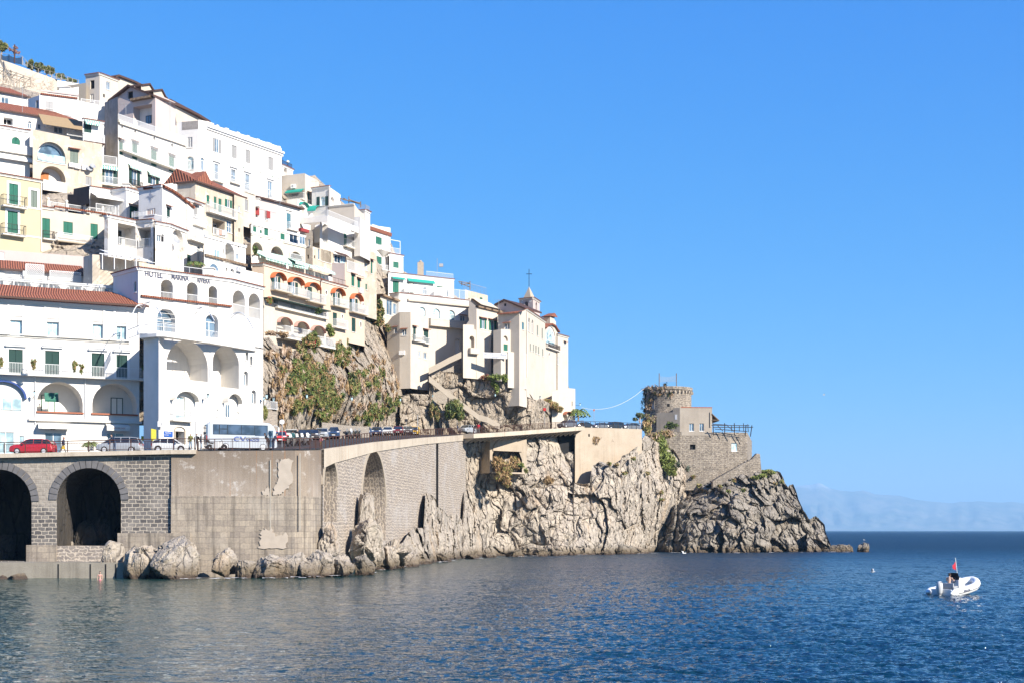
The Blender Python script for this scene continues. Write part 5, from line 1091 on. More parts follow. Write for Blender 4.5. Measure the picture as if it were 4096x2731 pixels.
    for q in ((760,-60,798,62),(858,-40,892,135),(920,-12,960,172)): b.w(1,'D','S',*q,'g')
    b.w(1,'D','O',1005,0,1095,108,'g'); b.bal(1,'D',745,75,1118,210,.8); b.w(1,'D','Q',838,272,1005,472,dep=1.5,bk='self',dr=(935,310,1000,440,'trim','glass_dark')); b.w(1,'D','W',1030,285,1095,442,grid=1); b.fence(1,'D',845,395,1005,500,.1)
    b.w(1,'D','R',750,302,766,335)
    for x0,c_ in ((885,'white_cloth'),(920,'pink_cloth'),(955,'white_cloth'),(985,'lace')): b.band(1,'D',x0,410,x0+28,475,.2,c_,'laundry')
    b.done()
    b = Bld('stucco_tower_house', 'narrow peeling pale ochre house end with two tiny windows', 'house', 'D', [(1130,-72),(1255,V3)], 202, 1000, 'ochre_old', 7, corn=None); b.w(0,'D','W',1182,85,1212,165); b.w(0,'D','D',1187,385,1210,432); b.done()
    b = Bld('arcade_house', 'white house with two tall arches glazed in pale blue and a tiled ledge', 'house', 'D', [(725,470),(1285,5200)], 186, 1000, 'white', 6, corn='band')
    b.w(0,'D','L',737,500,938,800,dep=1.6,dr=(850,670,925,815,'trim','glass_pale')); b.w(0,'D','L',985,592,1130,850,dep=1.6,dr=(1040,720,1098,850,'trim','glass_pale')); b.w(0,'D','R',1170,612,1196,652); b.w(0,'D','W',1158,730,1188,802)
    b.band(0,'D',730,800,1285,830,.3,'tile_old','tile_edge'); b.pipe(0,'D',995,545,830,.08); b.done()
    b = Bld('lower_arcade_house', 'low white terrace building with small arches behind the hotel roof railing', 'building', 'D', [(735,822),(1520,5600)], 180, 1200, 'white', 4, corn=None)
    for q in ((775,850,920,960),(1018,910,1042,968),(1080,925,1130,985)): b.w(0,'D','A',*q,dep=.4)
    b.w(0,'D','D',1395,980,1460,1008); b.ac(0,'D',1182,938); b.done()
    # ---- upper left
    b = Bld('old_arched_house', 'peeling ochre house with a glazed arch, orange blind and three air conditioners', 'house', 'A', [(440,1275),(1372,9500)], 199, 2060, 'ochre_old', 9, tops={0:('A',(440,1270),(935,1372),(940,1400),(1372,1470))}, corn=None)
    b.w(0,'B','A',502,32,880,308,dep=.9,grid=0); b.w(0,'B','L',545,357,880,590,dep=1.6,dr=(578,410,705,545,'orange_blind','orange_blind')); b.w(0,'B','S',940,135,1050,318,'e',hood=1); b.w(0,'B','S',1148,495,1228,612,'w')
    for x,y in ((955,345),(1035,365),(1125,382)): b.ac(0,'B',x,y)
    b.dish(0,'B',1180,405); b.dish(0,'B',1225,370); b.band(0,'B',505,205,870,300,.1,'glass_pale','glass_screen'); b.band(0,'B',570,560,890,700,.25,'white_old','terrace_wall')
    b.w(0,'B','L',575,692,815,840,dep=1.2); b.done()
    b = Bld('white_arch_house', 'white house with green arched shutters and a scalloped terrace wall at the left edge', 'house', 'A', [(-60,1215),(400,9500)], 198, 1900, 'white', 8)
    b.w(0,'A','T',157,1375,270,1520,'g',surr=.0); b.band(0,'B',-60,75,440,190,.6,'white','terrace_wall'); b.w(0,'B','L',-90,235,392,385,dep=1.5); b.awn(0,'B',-60,195,420,270,.7,'white_cloth'); b.done()
    b = Bld('long_red_roof_house', 'long house with a red tile roof and a reed shaded terrace with air conditioners', 'house', 'A', [(-60,985),(1125,10500)], 208, 1500, 'white', 7, corn=None)
    b.roof(0, 2.3, 4.6, hr=3.5); b.w(0,'A','W',48,1118,172,1212,dep=.9,pane='dark'); b.w(0,'A','V',372,1162,425,1260,dep=.2); b.w(0,'A','W',722,1238,842,1325); b.w(0,'A','W',505,1200,548,1268)
    b.ac(0,'A',638,1212,.9,.7); b.ac(0,'A',962,1272,.9,.7); b.awn(0,'A',512,1115,1180,1240,2.6,'reed',.05); b.pipe(0,'A',850,1170,1330,.04); b.fence(0,'A',860,1290,1110,1400,1.6); b.done()
    b = Bld('annex_house', 'white end house with a striped green awning and dark green shutters', 'house', 'A', [(1110,1130),(1395,10500)], 205, 1900, 'white', 6)
    b.w(0,'A','S',1128,1180,1228,1322,'k'); b.awn(0,'A',1130,1150,1335,1210,.8); b.bal(0,'A',1110,1325,1390,1450,.7,sm='brown_roof'); b.w(0,'B','O',1348,372,1570,590,'k'); b.awn(0,'B',1345,330,1565,400,.7); b.bal(0,'B',1345,215,1560,345,.5); b.bal(0,'B',1350,500,1640,615,.8); b.done()
    b = Bld('white_gable_house', 'white house with a mauve parapet and pale shutters on a railed terrace', 'house', 'A', [(380,862),(530,-5000),(1055,14000)], 218, 1300, 'white', 8, tops={1:('A',(530,795),(1055,700))}, corn=None)
    b.w(1,'A','S',612,900,712,1020,'w'); b.w(0,'A','D',482,882,515,988); b.band(1,'A',545,815,1040,835,.2,'tile','tile_edge'); b.band(1,'A',530,770,1055,792,.15,'pinkish','moulding'); b.w(1,'A','R',926,808,936,822); b.topfence(1,0.01); b.fence(1,'A',520,960,1030,1060,2.0); b.fence(1,'A',1035,975,1385,1150,4.0); b.done()
    b = Bld('terrace_screen', 'pale grey cloth windbreak along the railed roof terrace', 'screen', 'A', [(1042,880),(1412,8000)], 212, 1150, 'lace', .3, corn=None); b.done()
    b = Bld('small_red_roof_house', 'small white house with a red tile roof beside the bare vine pergola', 'house', 'A', [(-60,742),(372,9500)], 222, 1100, 'white', 6, corn=None); b.roof(0, 1.9, 4, hr=1.5); b.w(0,'A','W',15,842,118,932); b.pipe(0,'A',362,820,980); b.done()
    b = Bld('tower_house', 'tall pale house with a lattice opening and flat tiled top on the skyline', 'house', 'A', [(1150,545),(1338,-12000),(1588,5200)], 244, 1300, 'ivory', 8)
    b.w(0,'A','D',1212,612,1268,728,dep=.2); b.w(1,'A','W',1428,632,1480,740); b.w(0,'A','W',1210,795,1258,900,pane='beige'); b.w(1,'A','D',1385,798,1410,842,dep=.2); b.done()
    b = Bld('court_wall', 'low tan wall left of the skyline tower house', 'wall', 'A', [(768,702),(1155,-12000)], 245, 1000, 'beige', 4, corn=None); b.done()
    b = Bld('long_gabled_house', 'long beige house behind with a dark sloping roof edge and two small gables', 'house', 'A', [(1530,570),(1780,4800),(2230,3900)], 258, 1200, 'ivory', 6, tops={0:('A',(1530,560),(1570,540),(1780,620)),1:('A',(1780,620),(2060,760),(2230,850))}, corn=None)
    b.rake(0,'A',[(1530,560),(1570,538),(1780,618)],.35); b.rake(1,'A',[(1780,618),(2060,756),(2225,846)],.35); b.done()
    for k, pl in enumerate((((1895,665),(2000,650),(2062,752)),((2062,740),(2165,727),(2222,842)))):
        b = Bld('dormer', ['left','right'][k]+' one of the two small dark roofed gables on the skyline', 'dormer', 'A', [(pl[0][0],pl[0][1]),(pl[2][0],4000)], 257-k, 900, 'ivory', 3, tops={0:('A',)+pl}, corn=None, group='skyline gables'); b.rake(0,'A',list(pl),.3,.3,3); b.done()
    b = Bld('gable_house', 'big beige gabled house with dark roof edges, portico and panelled side wall', 'house', 'A', [(1482,892),(2085,-9000),(2355,4300)], 234, 1500, 'pinkish', 8, tops={0:('A',(1482,892),(1750,680),(2085,815))}, corn=None)
    b.rake(0,'A',[(1480,890),(1750,678),(2090,812)],.35,.6,8); b.w(0,'A','D',1715,760,1785,858,dep=.3); b.w(0,'A','Q',1790,950,2040,1210,dep=1.5,dr=(1875,1055,1952,1205,'shut_dark','glass')); b.band(0,'A',1785,850,2060,880,.8,'tile_old','tile_edge')
    b.done()
    b = Bld('gable_house_wing', 'long cream panelled wing of the gabled house under a falling brown roof edge', 'house', 'A', [(2078,815),(3100,4100)], 233, 1500, 'ivory', 6, tops={0:('C',(385,10),(560,-5),(960,205),(1095,285))}, corn=None)
    b.rake(0,'C',[(385,5),(560,-8),(960,200),(1105,290)],.4,.7,6); b.w(0,'A','W',2105,1068,2160,1208); b.band(0,'C',410,100,585,400,.04,'cream','panel'); b.band(0,'C',610,170,650,380,.04,'cream','panel'); b.band(0,'C',690,215,790,330,.04,'cream','panel'); b.pipe(0,'A',2078,860,1240,.07,'iron'); b.done()
    b = Bld('porthole_house', 'white house with four oval portholes above green shuttered doors and a long balcony', 'house', 'A', [(1410,912),(1585,-3300),(2480,4600)], 214, 2100, 'white', 8, tops={0:('A',(1410,905),(1585,912)),1:('A',(1585,1140),(2350,1405),(2480,1450))}, corn=None)
    b.mats[0] = 'white'; 
    for x,y in ((1637,1240),(1812,1298),(2068,1395),(2308,1488)): b.w(1,'A','R',x-13,y-30,x+13,y+30)
    for q in ((1600,8,1652,208),(1775,32,1845,268),(2030,122,2104,358),(2270,210,2340,438)): b.w(1,'B',*(('S',)+q),'g',hood=1)
    b.bal(1,'B',1598,118,2590,320,.9,sp=.18); b.w(1,'B','O',1730,400,1875,640,'k'); b.w(1,'B','O',1985,492,2128,608,'k'); b.awn(1,'B',1718,350,1895,400,.5); b.awn(1,'B',1972,445,2145,490,.5); b.bal(1,'B',1730,545,1885,650,.6,'rail_dark')
    b.band(1,'A',1580,1140,1600,1180,.3); fr = b.fr[1]
    q = [fr.hit(*px('A',*k)) for k in ((1585,1150),(2350,1410),(2480,1455))]; mb = MB(); mr_ = MB()
    for (ua,za),(ub,zb_) in zip(q[:-1],q[1:]):
        mb.add([fr.p(ua,za-.5,.35),fr.p(ub,zb_-.5,.35),fr.p(ub,zb_,.35),fr.p(ua,za,.35),fr.p(ua,za-.5,0),fr.p(ub,zb_-.5,0),fr.p(ub,zb_,0),fr.p(ua,za,0)],[(0,1,2,3),(3,2,6,7),(4,5,1,0)])
    mb.build('cornice','band',b.root)
    n = 110
    for k in range(n+1):
        f_ = k/n; u = q[0][0]+(q[2][0]-q[0][0])*f_; z = np.interp(u,[t[0] for t in q],[t[1] for t in q]); mr_.fbox(fr,u-.02,u+.02,z,z+1,.0,.03)
        if k < n: u2 = q[0][0]+(q[2][0]-q[0][0])*(k+1)/n; mr_.fbox(fr,u,u2,z+.95,z+1.0,.0,.04)
    mr_.build('railing','rail_white',b.root); b.done()
    b = Bld('stained_shaded_wall', 'stained grey left side of the porthole house with its shade in the colour', 'wall', 'A', [(1405,912),(1582,-3300)], 213.2, 2080, 'grey_old', 1.0, corn=None); b.done()  # stains and the shade of this left face, both put into one grey
    # ---- big white hotel on the right of them
    b = Bld('palace_hotel', 'largest plain white block with a notched parapet and white pedimented windows', 'hotel', 'C', [(712,300),(985,-20000),(2102,5400)], 226, 1460, 'white', 12, tops={1:('C',(985,268),(1100,290),(1100,312),(1195,340),(1232,352),(1262,362),(1350,390),(1395,405),(1505,441),(1540,453),(1642,487),(1675,498),(1775,530),(1808,541),(1908,574),(1968,594),(2060,625),(2102,655))}, corn=None)
    b.w(0,'C','W',838,502,905,640,pane='shut_white'); b.w(0,'C','A',828,762,922,935,dep=.3,pane='glass_pale'); b.w(1,'C','A',1015,780,1065,950,dep=.2)
    b.w(1,'C','O',1175,525,1290,712,'w'); 
    for q in ((1430,615,1498,788),(1613,675,1680,853),(1920,772,1985,948)): b.w(1,'C','S',*q,'w',surr=.08)
    for q in ((1197,864,1255,1080),(1424,940,1485,1105),(1613,1002,1672,1220),(1918,1097,1977,1325)): b.w(1,'C','W',*q,ped=1,surr=.2,grid=1)
    b.bal(1,'C',1172,1000,1310,1100,.5); b.bal(1,'C',1402,1075,1540,1125,.5); b.bal(1,'C',1592,1145,1730,1255,.7); b.bal(1,'C',1898,1240,2040,1340,.7)
    for (x,y) in ((1592,908),(1825,980),(1980,1036),(2066,1062)): b.band(1,'C',x-7,y-12,x+7,y+12,.02,'shut_grey','vent')
    fr = b.fr[1]; z = fr.hit(*px('C',1095,345))[1]; mb = MB(); mb.fbox(fr, fr.hit(*px('C',1095,345))[0], b.L[1]+.3, z-.3, z, 0, .45); mb.fbox(fr, fr.hit(*px('C',1095,345))[0], b.L[1]+.2, z-.6, z-.3, 0, .2); mb.build('cornice','trim',b.root)
    b.band(0,'C',765,290,985,400,.03,'grey_old','stain_tone'); b.ztop = b.ztop  # plain grey panel over the top block of the left face
    mb = MB(); mr_ = MB(); zt = b.out(1)[2][1]
    for (xa,xb) in ((1100,1195),(1232,1262),(1350,1395),(1505,1540),(1642,1675),(1775,1808),(1908,1968),(2062,2090)):
        ua = fr.hit(*px('C',xa,300))[0]; ub = fr.hit(*px('C',xb,300))[0]; ym = 290+(xa+xb-2220)/2*.346; zz = fr.hit(*px('C',(xa+xb)/2,ym))[1]; mb.fbox(fr,ua,ub,zz-1.1,zz,-.35,.01)
    mb.build('merlon','white',b.root)['kind'] = 'stuff'; uu = fr.hit(*px('C',1195,330))[0]; z0 = fr.hit(*px('C',1195,332))[1]; mr_.fbox(fr,uu,b.L[1]-.2,z0-.08,z0-.0,-.2,-.12); mr_.fbox(fr,uu,b.L[1]-.2,z0-.5,z0-.44,-.2,-.12); mr_.build('railing','rail_dark',b.root); b.done()
    # ---- middle of the hill
    b = Bld('brown_eaved_house', 'white house with dark brown eaves, pinkish end wall and blue shutters', 'house', 'I', [(75,495),(360,6300),(668,5800)], 224, 1000, 'white', 8, corn=None, tops={0:('I',(75,495),(360,572)),1:('I',(360,572),(668,655))})
    b.rake(0,'I',[(70,488),(362,562)],.25,.5,5); b.rake(1,'I',[(362,562),(700,655)],.25,.6,5); b.band(0,'I',78,510,355,800,.02,'pinkish','wall_coat'); b.w(0,'I','D',80,550,110,602,dep=.25); b.w(1,'I','S',490,720,548,925,'b'); b.band(1,'I',478,678,562,688,.2); b.bal(1,'I',488,840,632,945,.6)  # thin pinkish panel over the end wall
    b.band(0,'I',45,652,95,745,.5,'red_wall','screen'); b.band(0,'I',196,695,243,788,.5,'red_wall','screen'); b.fence(0,'I',95,668,355,820,.4); b.done()
    b = Bld('cream_strip_house', 'thin cream house end between the red roof and the pinkish wall', 'house', 'C', [(1590,1240),(1752,4900)], 212, 1700, 'ivory', 7, corn=None); b.w(0,'D','S',1272,0,1318,150,'w'); b.done()
    b = Bld('frieze_house', 'long white house with a panelled parapet over stone arches and green shutters', 'house', 'I', [(12,845),(740,6000)], 213, 1350, 'white', 6, corn='band')
    for q in ((190,918,245,1018),(408,992,467,1075),(40,895,85,970),(132,945,160,990)): b.w(0,'I','S',*q,'g')
    b.w(0,'I','W',532,1003,640,1115,pane='glass_dark'); b.w(0,'I','W',655,1010,732,1140,pane='glass'); b.done()
    b = Bld('arched_terrace', 'white panelled terrace parapet standing on worn cream arches', 'terrace', 'I', [(12,985),(745,5900)], 210, 1450, 'ivory', 5, corn='band')
    for x0,x1 in ((30,130),(150,240),(260,340),(350,440)): b.band(0,'I',x0,1010+(x0)*.235,x1,1075+x0*.235,.05,'white','panel')
    b.w(0,'I','L',30,1112,170,1280,dep=1.5,bk='self'); b.w(0,'I','L',280,1165,448,1330,dep=1.5,bk='self'); b.w(0,'I','L',540,1236,700,1370,dep=1.5,bk='self'); b.fence(0,'I',535,1275,725,1345,.1)
    for a_,c_ in ((40,470),(505,690),(705,830),(850,1100)): 
        if c_ < 740: b.awn(0,'I',a_,1240+a_*.2,c_,1345+a_*.21,1.4,'green_stripe',.3)
    b.band(0,'I',650,935,755,975,.6,'red_wall','screen'); b.done()
    b = Bld('striped_awning_terrace', 'long white terrace storey with teal striped awnings and wire railings', 'building', 'J', [(20,65),(1105,5000)], 208.5, 560, 'white', 5, corn=None)
    for q in ((105,100,470,170),(505,135,690,200),(705,190,845,250),(850,225,1040,300)): b.awn(0,'J',*q,1.5,'green_stripe',.35)
    for x in (250,410,560,600,680,790,880,960): b.w(0,'J','W',x,120+x*.24,x+42,215+x*.24,pane='glass_pale')
    b.done()
    b = Bld('orange_awning_hotel', 'peach hotel with three orange half round awnings and white railed balconies', 'hotel', 'J', [(28,195),(190,-20000),(955,4893)], 206, 720, 'peach', 8)
    b.w(0,'J','D',50,310,118,338)
    for q in ((290,358,402,545),(510,428,638,615)): b.w(1,'J','O',*q,'k')
    b.w(1,'J','S',773,498,835,680,'k')
    for q in ((268,300,448,400),(500,365,692,462),(728,438,912,525)): b.arcawn(1,'J',*q)
    for q in ((272,450,495,560),(505,515,735,635),(735,582,953,715)): b.bal(1,'J',*q,1.0,sm='beige')
    b.topfence(1,1.0,-.2,'rail_dark',sp=.9); b.done()
    b = Bld('oval_window_hotel', 'peach house end with an oval window and two orange half round awnings', 'house', 'J', [(960,405),(1300,4893)], 218, 1250, 'peach', 8)
    b.w(0,'J','R',1010,545,1032,605); b.w(0,'J','O',1112,572,1200,760,'k'); b.arcawn(0,'J',1078,510,1240,605); b.bal(0,'J',1078,655,1272,770,.9,sm='beige'); b.w(0,'J','S',1112,845,1168,1020,'k'); b.bal(0,'J',1110,935,1272,1055,.7); b.w(0,'J','R',1226,868,1246,925); b.topfence(0,1,-.2,'rail_dark',sp=.9); b.done()
    b = Bld('lower_terrace_house', 'cream storey with a long dark green awning line under the orange awnings', 'building', 'J', [(182,640),(1022,4893)], 203.5, 1000, 'ivory', 6, corn=None)
    b.awn(0,'J',190,598,945,790,1.5,'shut_dark',.12) if False else None
    fr = b.fr[0]; b.w(0,'J','S',318,655,368,725,'k'); b.w(0,'J','S',540,715,603,790,'k'); b.w(0,'J','W',735,775,865,850,pane='glass_dark'); b.topfence(0,.01)
    mb = MB(); mb.fbox(fr,-.1,b.L[0]-1,b.ztop-.12,b.ztop,0,1.6); mb.build('awning','shut_dark',b.root); b.bal(0,'J',330,735,1015,852,.6,sp=.15); b.done()
    b = Bld('pink_arch_terrace', 'cream wall of three broad arches with pink scalloped awnings above the cliff plants', 'building', 'J', [(182,795),(338,V3),(1022,4893)], 201.5, 1420, 'ivory', 6, corn=None)
    for q in ((358,897,552,1080),(586,955,775,1130),(808,1010,998,1175)):
        b.w(1,'J','L',q[0],q[1],q[2],q[3],dep=2.2,dr=(q[0]+60,q[3]-75,q[0]+130,q[3],'trim','glass_pale')); b.arcawn(1,'J',q[0],q[1],q[2],q[1]+95,.5,'pink_cloth')
    b.bal(1,'J',350,1040,720,1205,1.6); b.bal(1,'J',740,1160,1018,1290,1.8); b.done()
    b = Bld('tall_peach_house', 'tall worn peach house above the cliff with green shutters and an air conditioner', 'house', 'J', [(1100,182),(1275,-12000),(1540,4700)], 229, 1240, 'peach', 8, tops={0:('J',(1100,180),(1275,178)),1:('J',(1275,180),(1310,270),(1525,330),(1540,335))}, corn=None)
    b.w(1,'J','S',1362,332,1402,488,'g',hood=1); b.w(1,'J','S',1443,392,1480,515,'g',hood=1); b.ac(1,'J',1472,548,.9,.8); b.w(1,'J','O',1335,650,1440,840,'k'); b.arcawn(1,'J',1338,585,1482,680); b.bal(1,'J',1325,730,1530,860,.9,sm='beige'); b.w(1,'J','S',1365,915,1418,1100,'k'); b.w(1,'J','R',1475,960,1495,1050); b.w(1,'J','R',1506,712,1524,775)
    b.band(0,'J',1102,184,1272,470,.02,'pinkish','wall_coat'); b.fence(1,'J',1300,180,1525,330,.1); b.done()  # pinkish panel holds the shade of the left-facing wall in its colour
    b = Bld('glazed_veranda_house', 'cream house with wide dark framed windows below the white balustraded terrace', 'house', 'I', [(740,925),(842,-9000),(1120,5200),(1290,5200),(1535,4300)], 233, 1600, 'ochre_old', 8, tops={1:('I',(842,1165),(1120,1245)),2:('I',(1120,1262),(1290,1300)),3:('I',(1290,1300),(1535,1390)),0:('I',(755,940),(842,965))}, corn=None)
    b.w(0,'I','W',778,1070,806,1158); b.w(0,'I','D',765,1275,790,1330,dep=.2); b.w(1,'I','W',912,1198,936,1340); b.w(1,'I','W',952,1208,1086,1375); b.w(2,'I','W',1122,1285,1205,1385,pane='glass_dark'); b.w(2,'I','W',1212,1290,1285,1400,pane='glass_pale')
    b.w(3,'I','W',1300,1320,1400,1480,pane='glass_pale'); b.w(1,'I','D',858,1285,876,1325,dep=.2); b.awn(2,'I',1110,1245,1290,1285,1,'brown_roof',.05); b.done()
    b = Bld('twin_arch_house', 'white house with two tall arched loggias under a wide balustraded terrace', 'house', 'I', [(665,792),(1045,-12000),(1540,4300)], 242, 1500, 'white', 8, corn='band')
    b.band(0,'I',668,800,935,1160,.02,'ivory','wall_coat')  # ivory panel, shade of this left face put into the colour
    b.w(1,'I','L',1058,890,1090,1120,dep=.4) if False else None
    b.done()
    b = Bld('twin_arch_house', 'white front wall with the two tall arched loggias and one green door', 'house', 'I', [(938,830),(1480,4600),(1535,4600)], 238, 1600, 'white', 2.5, corn=None)
    b.w(0,'I','L',972,864,1053,1118,rl=1025,dep=1.6); b.w(0,'I','L',1095,910,1175,1162,rl=1065,dep=1.6); b.w(0,'I','S',1260,995,1305,1188,'g'); b.bal(0,'I',1245,1100,1525,1200,.8,sp=.2); b.awn(0,'I',1045,770,1455,925,1.6,'band',.9) if False else None
    b.done()
    b = Bld('balustrade_terrace', 'wide white terrace slab with a lacy balustrade over the twin arches', 'terrace', 'I', [(668,788),(1045,-12000),(1458,4500)], 236, 860, 'white', 4, corn=None, tops={}); b.topfence(1,1.0,-.1,sp=.22); b.topfence(0,1.0,-.1,sp=.22); b.zb = b.ztop-.9; b.done()
    b = Bld('curved_parapet_house', 'pale grey and white house with a swooping parapet and teal awning', 'house', 'I', [(418,215),(740,-12000),(930,4600)], 256, 800, 'ivory', 7, tops={1:('I',(740,188),(860,255),(915,310),(930,350))}, corn=None)
    b.ac(0,'I',590,362,.9,.7); b.awn(0,'I',508,398,735,440,1.0,'teal_cloth'); b.band(1,'I',835,270,925,372,.03,'cream','panel'); b.w(1,'I','S',776,448,803,540,'g',hood=1); b.bal(0,'I',418,448,735,545,.7,sp=.2); b.w(0,'I','D',520,430,720,520,dep=1.0); b.done()
    b = Bld('teal_arch_house', 'white house with a curved teal canopy over a terrace arch', 'house', 'I', [(500,540),(640,-12000),(900,4300)], 250, 900, 'white', 6, corn=None, tops={1:('I',(640,528),(900,640))}); b.arcawn(1,'I',765,622,905,720,1.6,'teal_cloth'); b.arcawn(1,'I',655,570,765,625,.6,'teal_cloth'); b.w(1,'I','L',668,612,735,780,dep=.6); b.done()
    b = Bld('arched_shutter_house', 'small white house with an arched window between black shutters', 'house', 'I', [(830,385),(1072,-9000),(1215,4300)], 254, 900, 'white', 6, tops={1:('I',(1072,372),(1215,470))})
    b.w(0,'I','A',945,495,1008,615,dep=.2,pane='glass_pale'); b.band(0,'I',897,500,936,620,.06,'shut_dark','shutter'); b.band(0,'I',1012,492,1052,617,.06,'shut_dark','shutter'); b.pipe(0,'I',1055,400,660,.06,'iron'); b.w(1,'I','L',1080,500,1135,600,dep=.5); b.done()
    b = Bld('terrace_block', 'white stepped terrace block with a bare timber pergola on top', 'building', 'I', [(1058,622),(1402,-12000),(1532,3800)], 252, 1000, 'ivory', 6, tops={1:('I',(1402,595),(1450,665),(1532,740))}, corn='band'); b.done()
    b = Bld('corner_tower_house', 'narrow white house with a small tiled top at the skyline step', 'house', 'I', [(1450,684),(1552,-12000),(1612,3800)], 258, 1300, 'white', 6, corn='tile'); b.w(1,'I','W',1562,780,1585,900,pane='glass_pale'); b.topfence(0,1.0,-.1,'grey_metal'); b.topfence(1,1.0,-.1,'grey_metal'); b.done()
    b = Bld('stepped_white_house', 'white stepped rooms with railings between the twin arches and the skyline block', 'house', 'I', [(1400,770),(1480,-9000),(1612,3600)], 247, 1300, 'white', 5, corn=None, tops={1:('I',(1480,770),(1530,880),(1612,1000))}); b.fence(1,'I',1490,800,1600,1010,-.5); b.done()
    b = Bld('round_balcony_hotel', 'tall white hotel block with green shutters and rounded corner balconies', 'hotel', 'I', [(1600,940),(1885,5200)], 272, 2000, 'white', 8, tops={0:('I',(1600,872),(1885,915))}, corn=None)
    b.w(0,'I','S',1688,1037,1770,1140,'g'); b.w(0,'I','S',1698,1300,1770,1402,'g'); b.w(0,'J','S',1695,392,1765,495,'g'); b.bal(0,'I',1725,1145,1845,1222,.9); b.bal(0,'I',1725,1408,1842,1485,.9); b.bal(0,'J',1690,495,1845,580,.9)
    b.band(0,'I',1590,938,1890,985,.25,'tile','tile_edge'); b.band(0,'I',1640,890,1800,915,.03,'lace','faded_lettering')
    for yy in (1238,1500):
        u0,u1,z0,z1 = b.box(0,'I',1700,yy-5,1862,yy+75); fr = b.fr[0]; c_ = (u0+u1)/2; mb = MB(); n = 10
        for j in range(n):
            t0,t1 = math.pi*j/n, math.pi*(j+1)/n; mb.add([fr.p(c_,z0,0),fr.p(c_+(u1-u0)/2*math.cos(t0),z1,1.1*math.sin(t0)),fr.p(c_+(u1-u0)/2*math.cos(t1),z1,1.1*math.sin(t1))],[(0,1,2)])
        mb.build('corbel','band',b.root)
    b.pipe(0,'I',1838,990,1500); b.done()
    b = Bld('arched_panel_house', 'white block on the skyline with one green shuttered window under a blind arch', 'house', 'I', [(1872,1258),(2058,8000)], 276, 1800, 'white', 7); b.w(0,'I','S',1922,1370,1997,1452,'g'); b.arcawn(0,'I',1922,1330,1997,1368,.05,'trim',name='moulding'); b.fence(0,'I',1885,1180,2035,1252,-.4)
    fr = b.fr[0]; mb = MB(); u0,u1,z0,z1 = b.box(0,'I',1885,1075,2035,1252); mb.fbox(fr,u1-.06,u1+.04,z0,z1,-.5,-.4); mb.fbox(fr,u0,u1,z1-.1,z1,-.5,-.4); mb.build('pergola_frame','rail_white',b.root); b.done()
    b = Bld('peeling_cliff_house', 'narrow peeling cream house with one tall green shutter beside the white hotel', 'house', 'I', [(1530,1190),(1700,4400)], 252, 2100, 'ochre_old', 7, corn=None); b.w(0,'I','S',1622,1352,1645,1528,'g',hood=1); b.w(0,'J','S',1550,460,1572,535,'g'); b.w(0,'J','W',1555,185,1578,280,pane='glass_pale'); b.done()
    b = Bld('veranda_hotel', 'long white hotel storey with green doors, arched windows and awning arms', 'hotel', 'K', [(345,302),(1228,11000)], 272, 900, 'white', 8)
    b.w(0,'K','S',405,417,487,575,'g'); b.w(0,'K','S',605,442,688,590,'g'); b.w(0,'K','S',1000,488,1078,620,'g'); b.w(0,'K','A',808,497,875,600); b.w(0,'K','A',1128,542,1155,632); b.awn(0,'K',385,368,560,395,.8,'teal_cloth',.1); b.awn(0,'K',600,400,960,440,.6,'teal_cloth',.08)
    for x0,x1,yy in ((525,690,465),(922,1085,510)):
        u0,u1,z0,z1 = b.box(0,'K',x0,yy,x1,yy+115); fr = b.fr[0]; mb = MB(); pts = [(u0,z0),(u1,z0),(u1,z0+(z1-z0)*.55),(u0+(u1-u0)*.65,z1),(u0+(u1-u0)*.35,z1-.1),(u0,z0+(z1-z0)*.5)]; mb.add([fr.p(u,z,1.2) for u,z in pts]+[fr.p(u,z,1.0) for u,z in pts],[tuple(range(6))]+[(i,6+i,6+(i+1)%6,(i+1)%6) for i in range(6)],0,pts*2); mb.build('divider','band',b.root)
    b.fence(0,'K',215,500,1420,672,1.6) if False else None
    b.topfence(0,1.1,-.3,u0=8.5,sp=.2); b.done()
    b = Bld('arched_glass_hotel', 'white terrace storey with three tall arched windows and draped curtains', 'hotel', 'K', [(368,592),(488,-9000),(1425,10500)], 267, 1500, 'white', 6, corn='tile')
    for q in ((750,765,850,890),(945,787,1045,948),(1145,810,1245,968)): b.w(1,'K','A',*q,dep=.35,pane='glass_pale')
    b.w(1,'K','W',1310,887,1378,985,hood=1); b.band(1,'K',600,700,1430,730,.5,'cream','awning_box'); b.fence(1,'K',520,498,1420,672,-.2)
    b.done()
    b = Bld('glass_veranda', 'glazed restaurant veranda with an old tiled roof sloping down to the right', 'veranda', 'K', [(240,612),(728,5600)], 262, 1000, 'ivory', 3, corn=None, tops={0:('K',(240,605),(728,775))})
    b.w(0,'K','W',322,678,400,878); b.w(0,'K','W',412,725,495,870); b.w(0,'K','W',510,750,592,830,pane='glass_pale'); b.w(0,'K','W',600,768,685,838,pane='glass'); b.rake(0,'K',[(236,592),(730,768)],.35,.6,4,'tile_old'); b.done()
    # ---- convent hotel
    b = Bld('convent_tower_wing', 'cream block with narrow green doors and small arched balconies above the ramp', 'hotel', 'K', [(330,985),(498,-6000),(645,-14000),(888,6500)], 262, 1870, 'ivory', 7, corn=None, tops={0:('K',(330,990),(395,900),(498,835)),1:('K',(498,832),(645,830)),2:('K',(645,832),(888,908))})
    b.w(1,'K','W',530,1067,590,1148,hood=1); b.w(0,'K','W',425,1040,462,1118,hood=1); b.w(2,'K','S',680,1032,715,1212,'k',hood=1); b.w(2,'K','S',822,1075,884,1250,'k',hood=1); b.w(2,'K','W',752,1352,778,1435); b.w(2,'K','W',820,1372,862,1460); b.bal(2,'K',660,1140,808,1230,.7); b.bal(2,'K',806,1175,886,1260,.7); b.band(1,'K',497,1350,570,1405,.3,'trim','window_box')
    b.done()
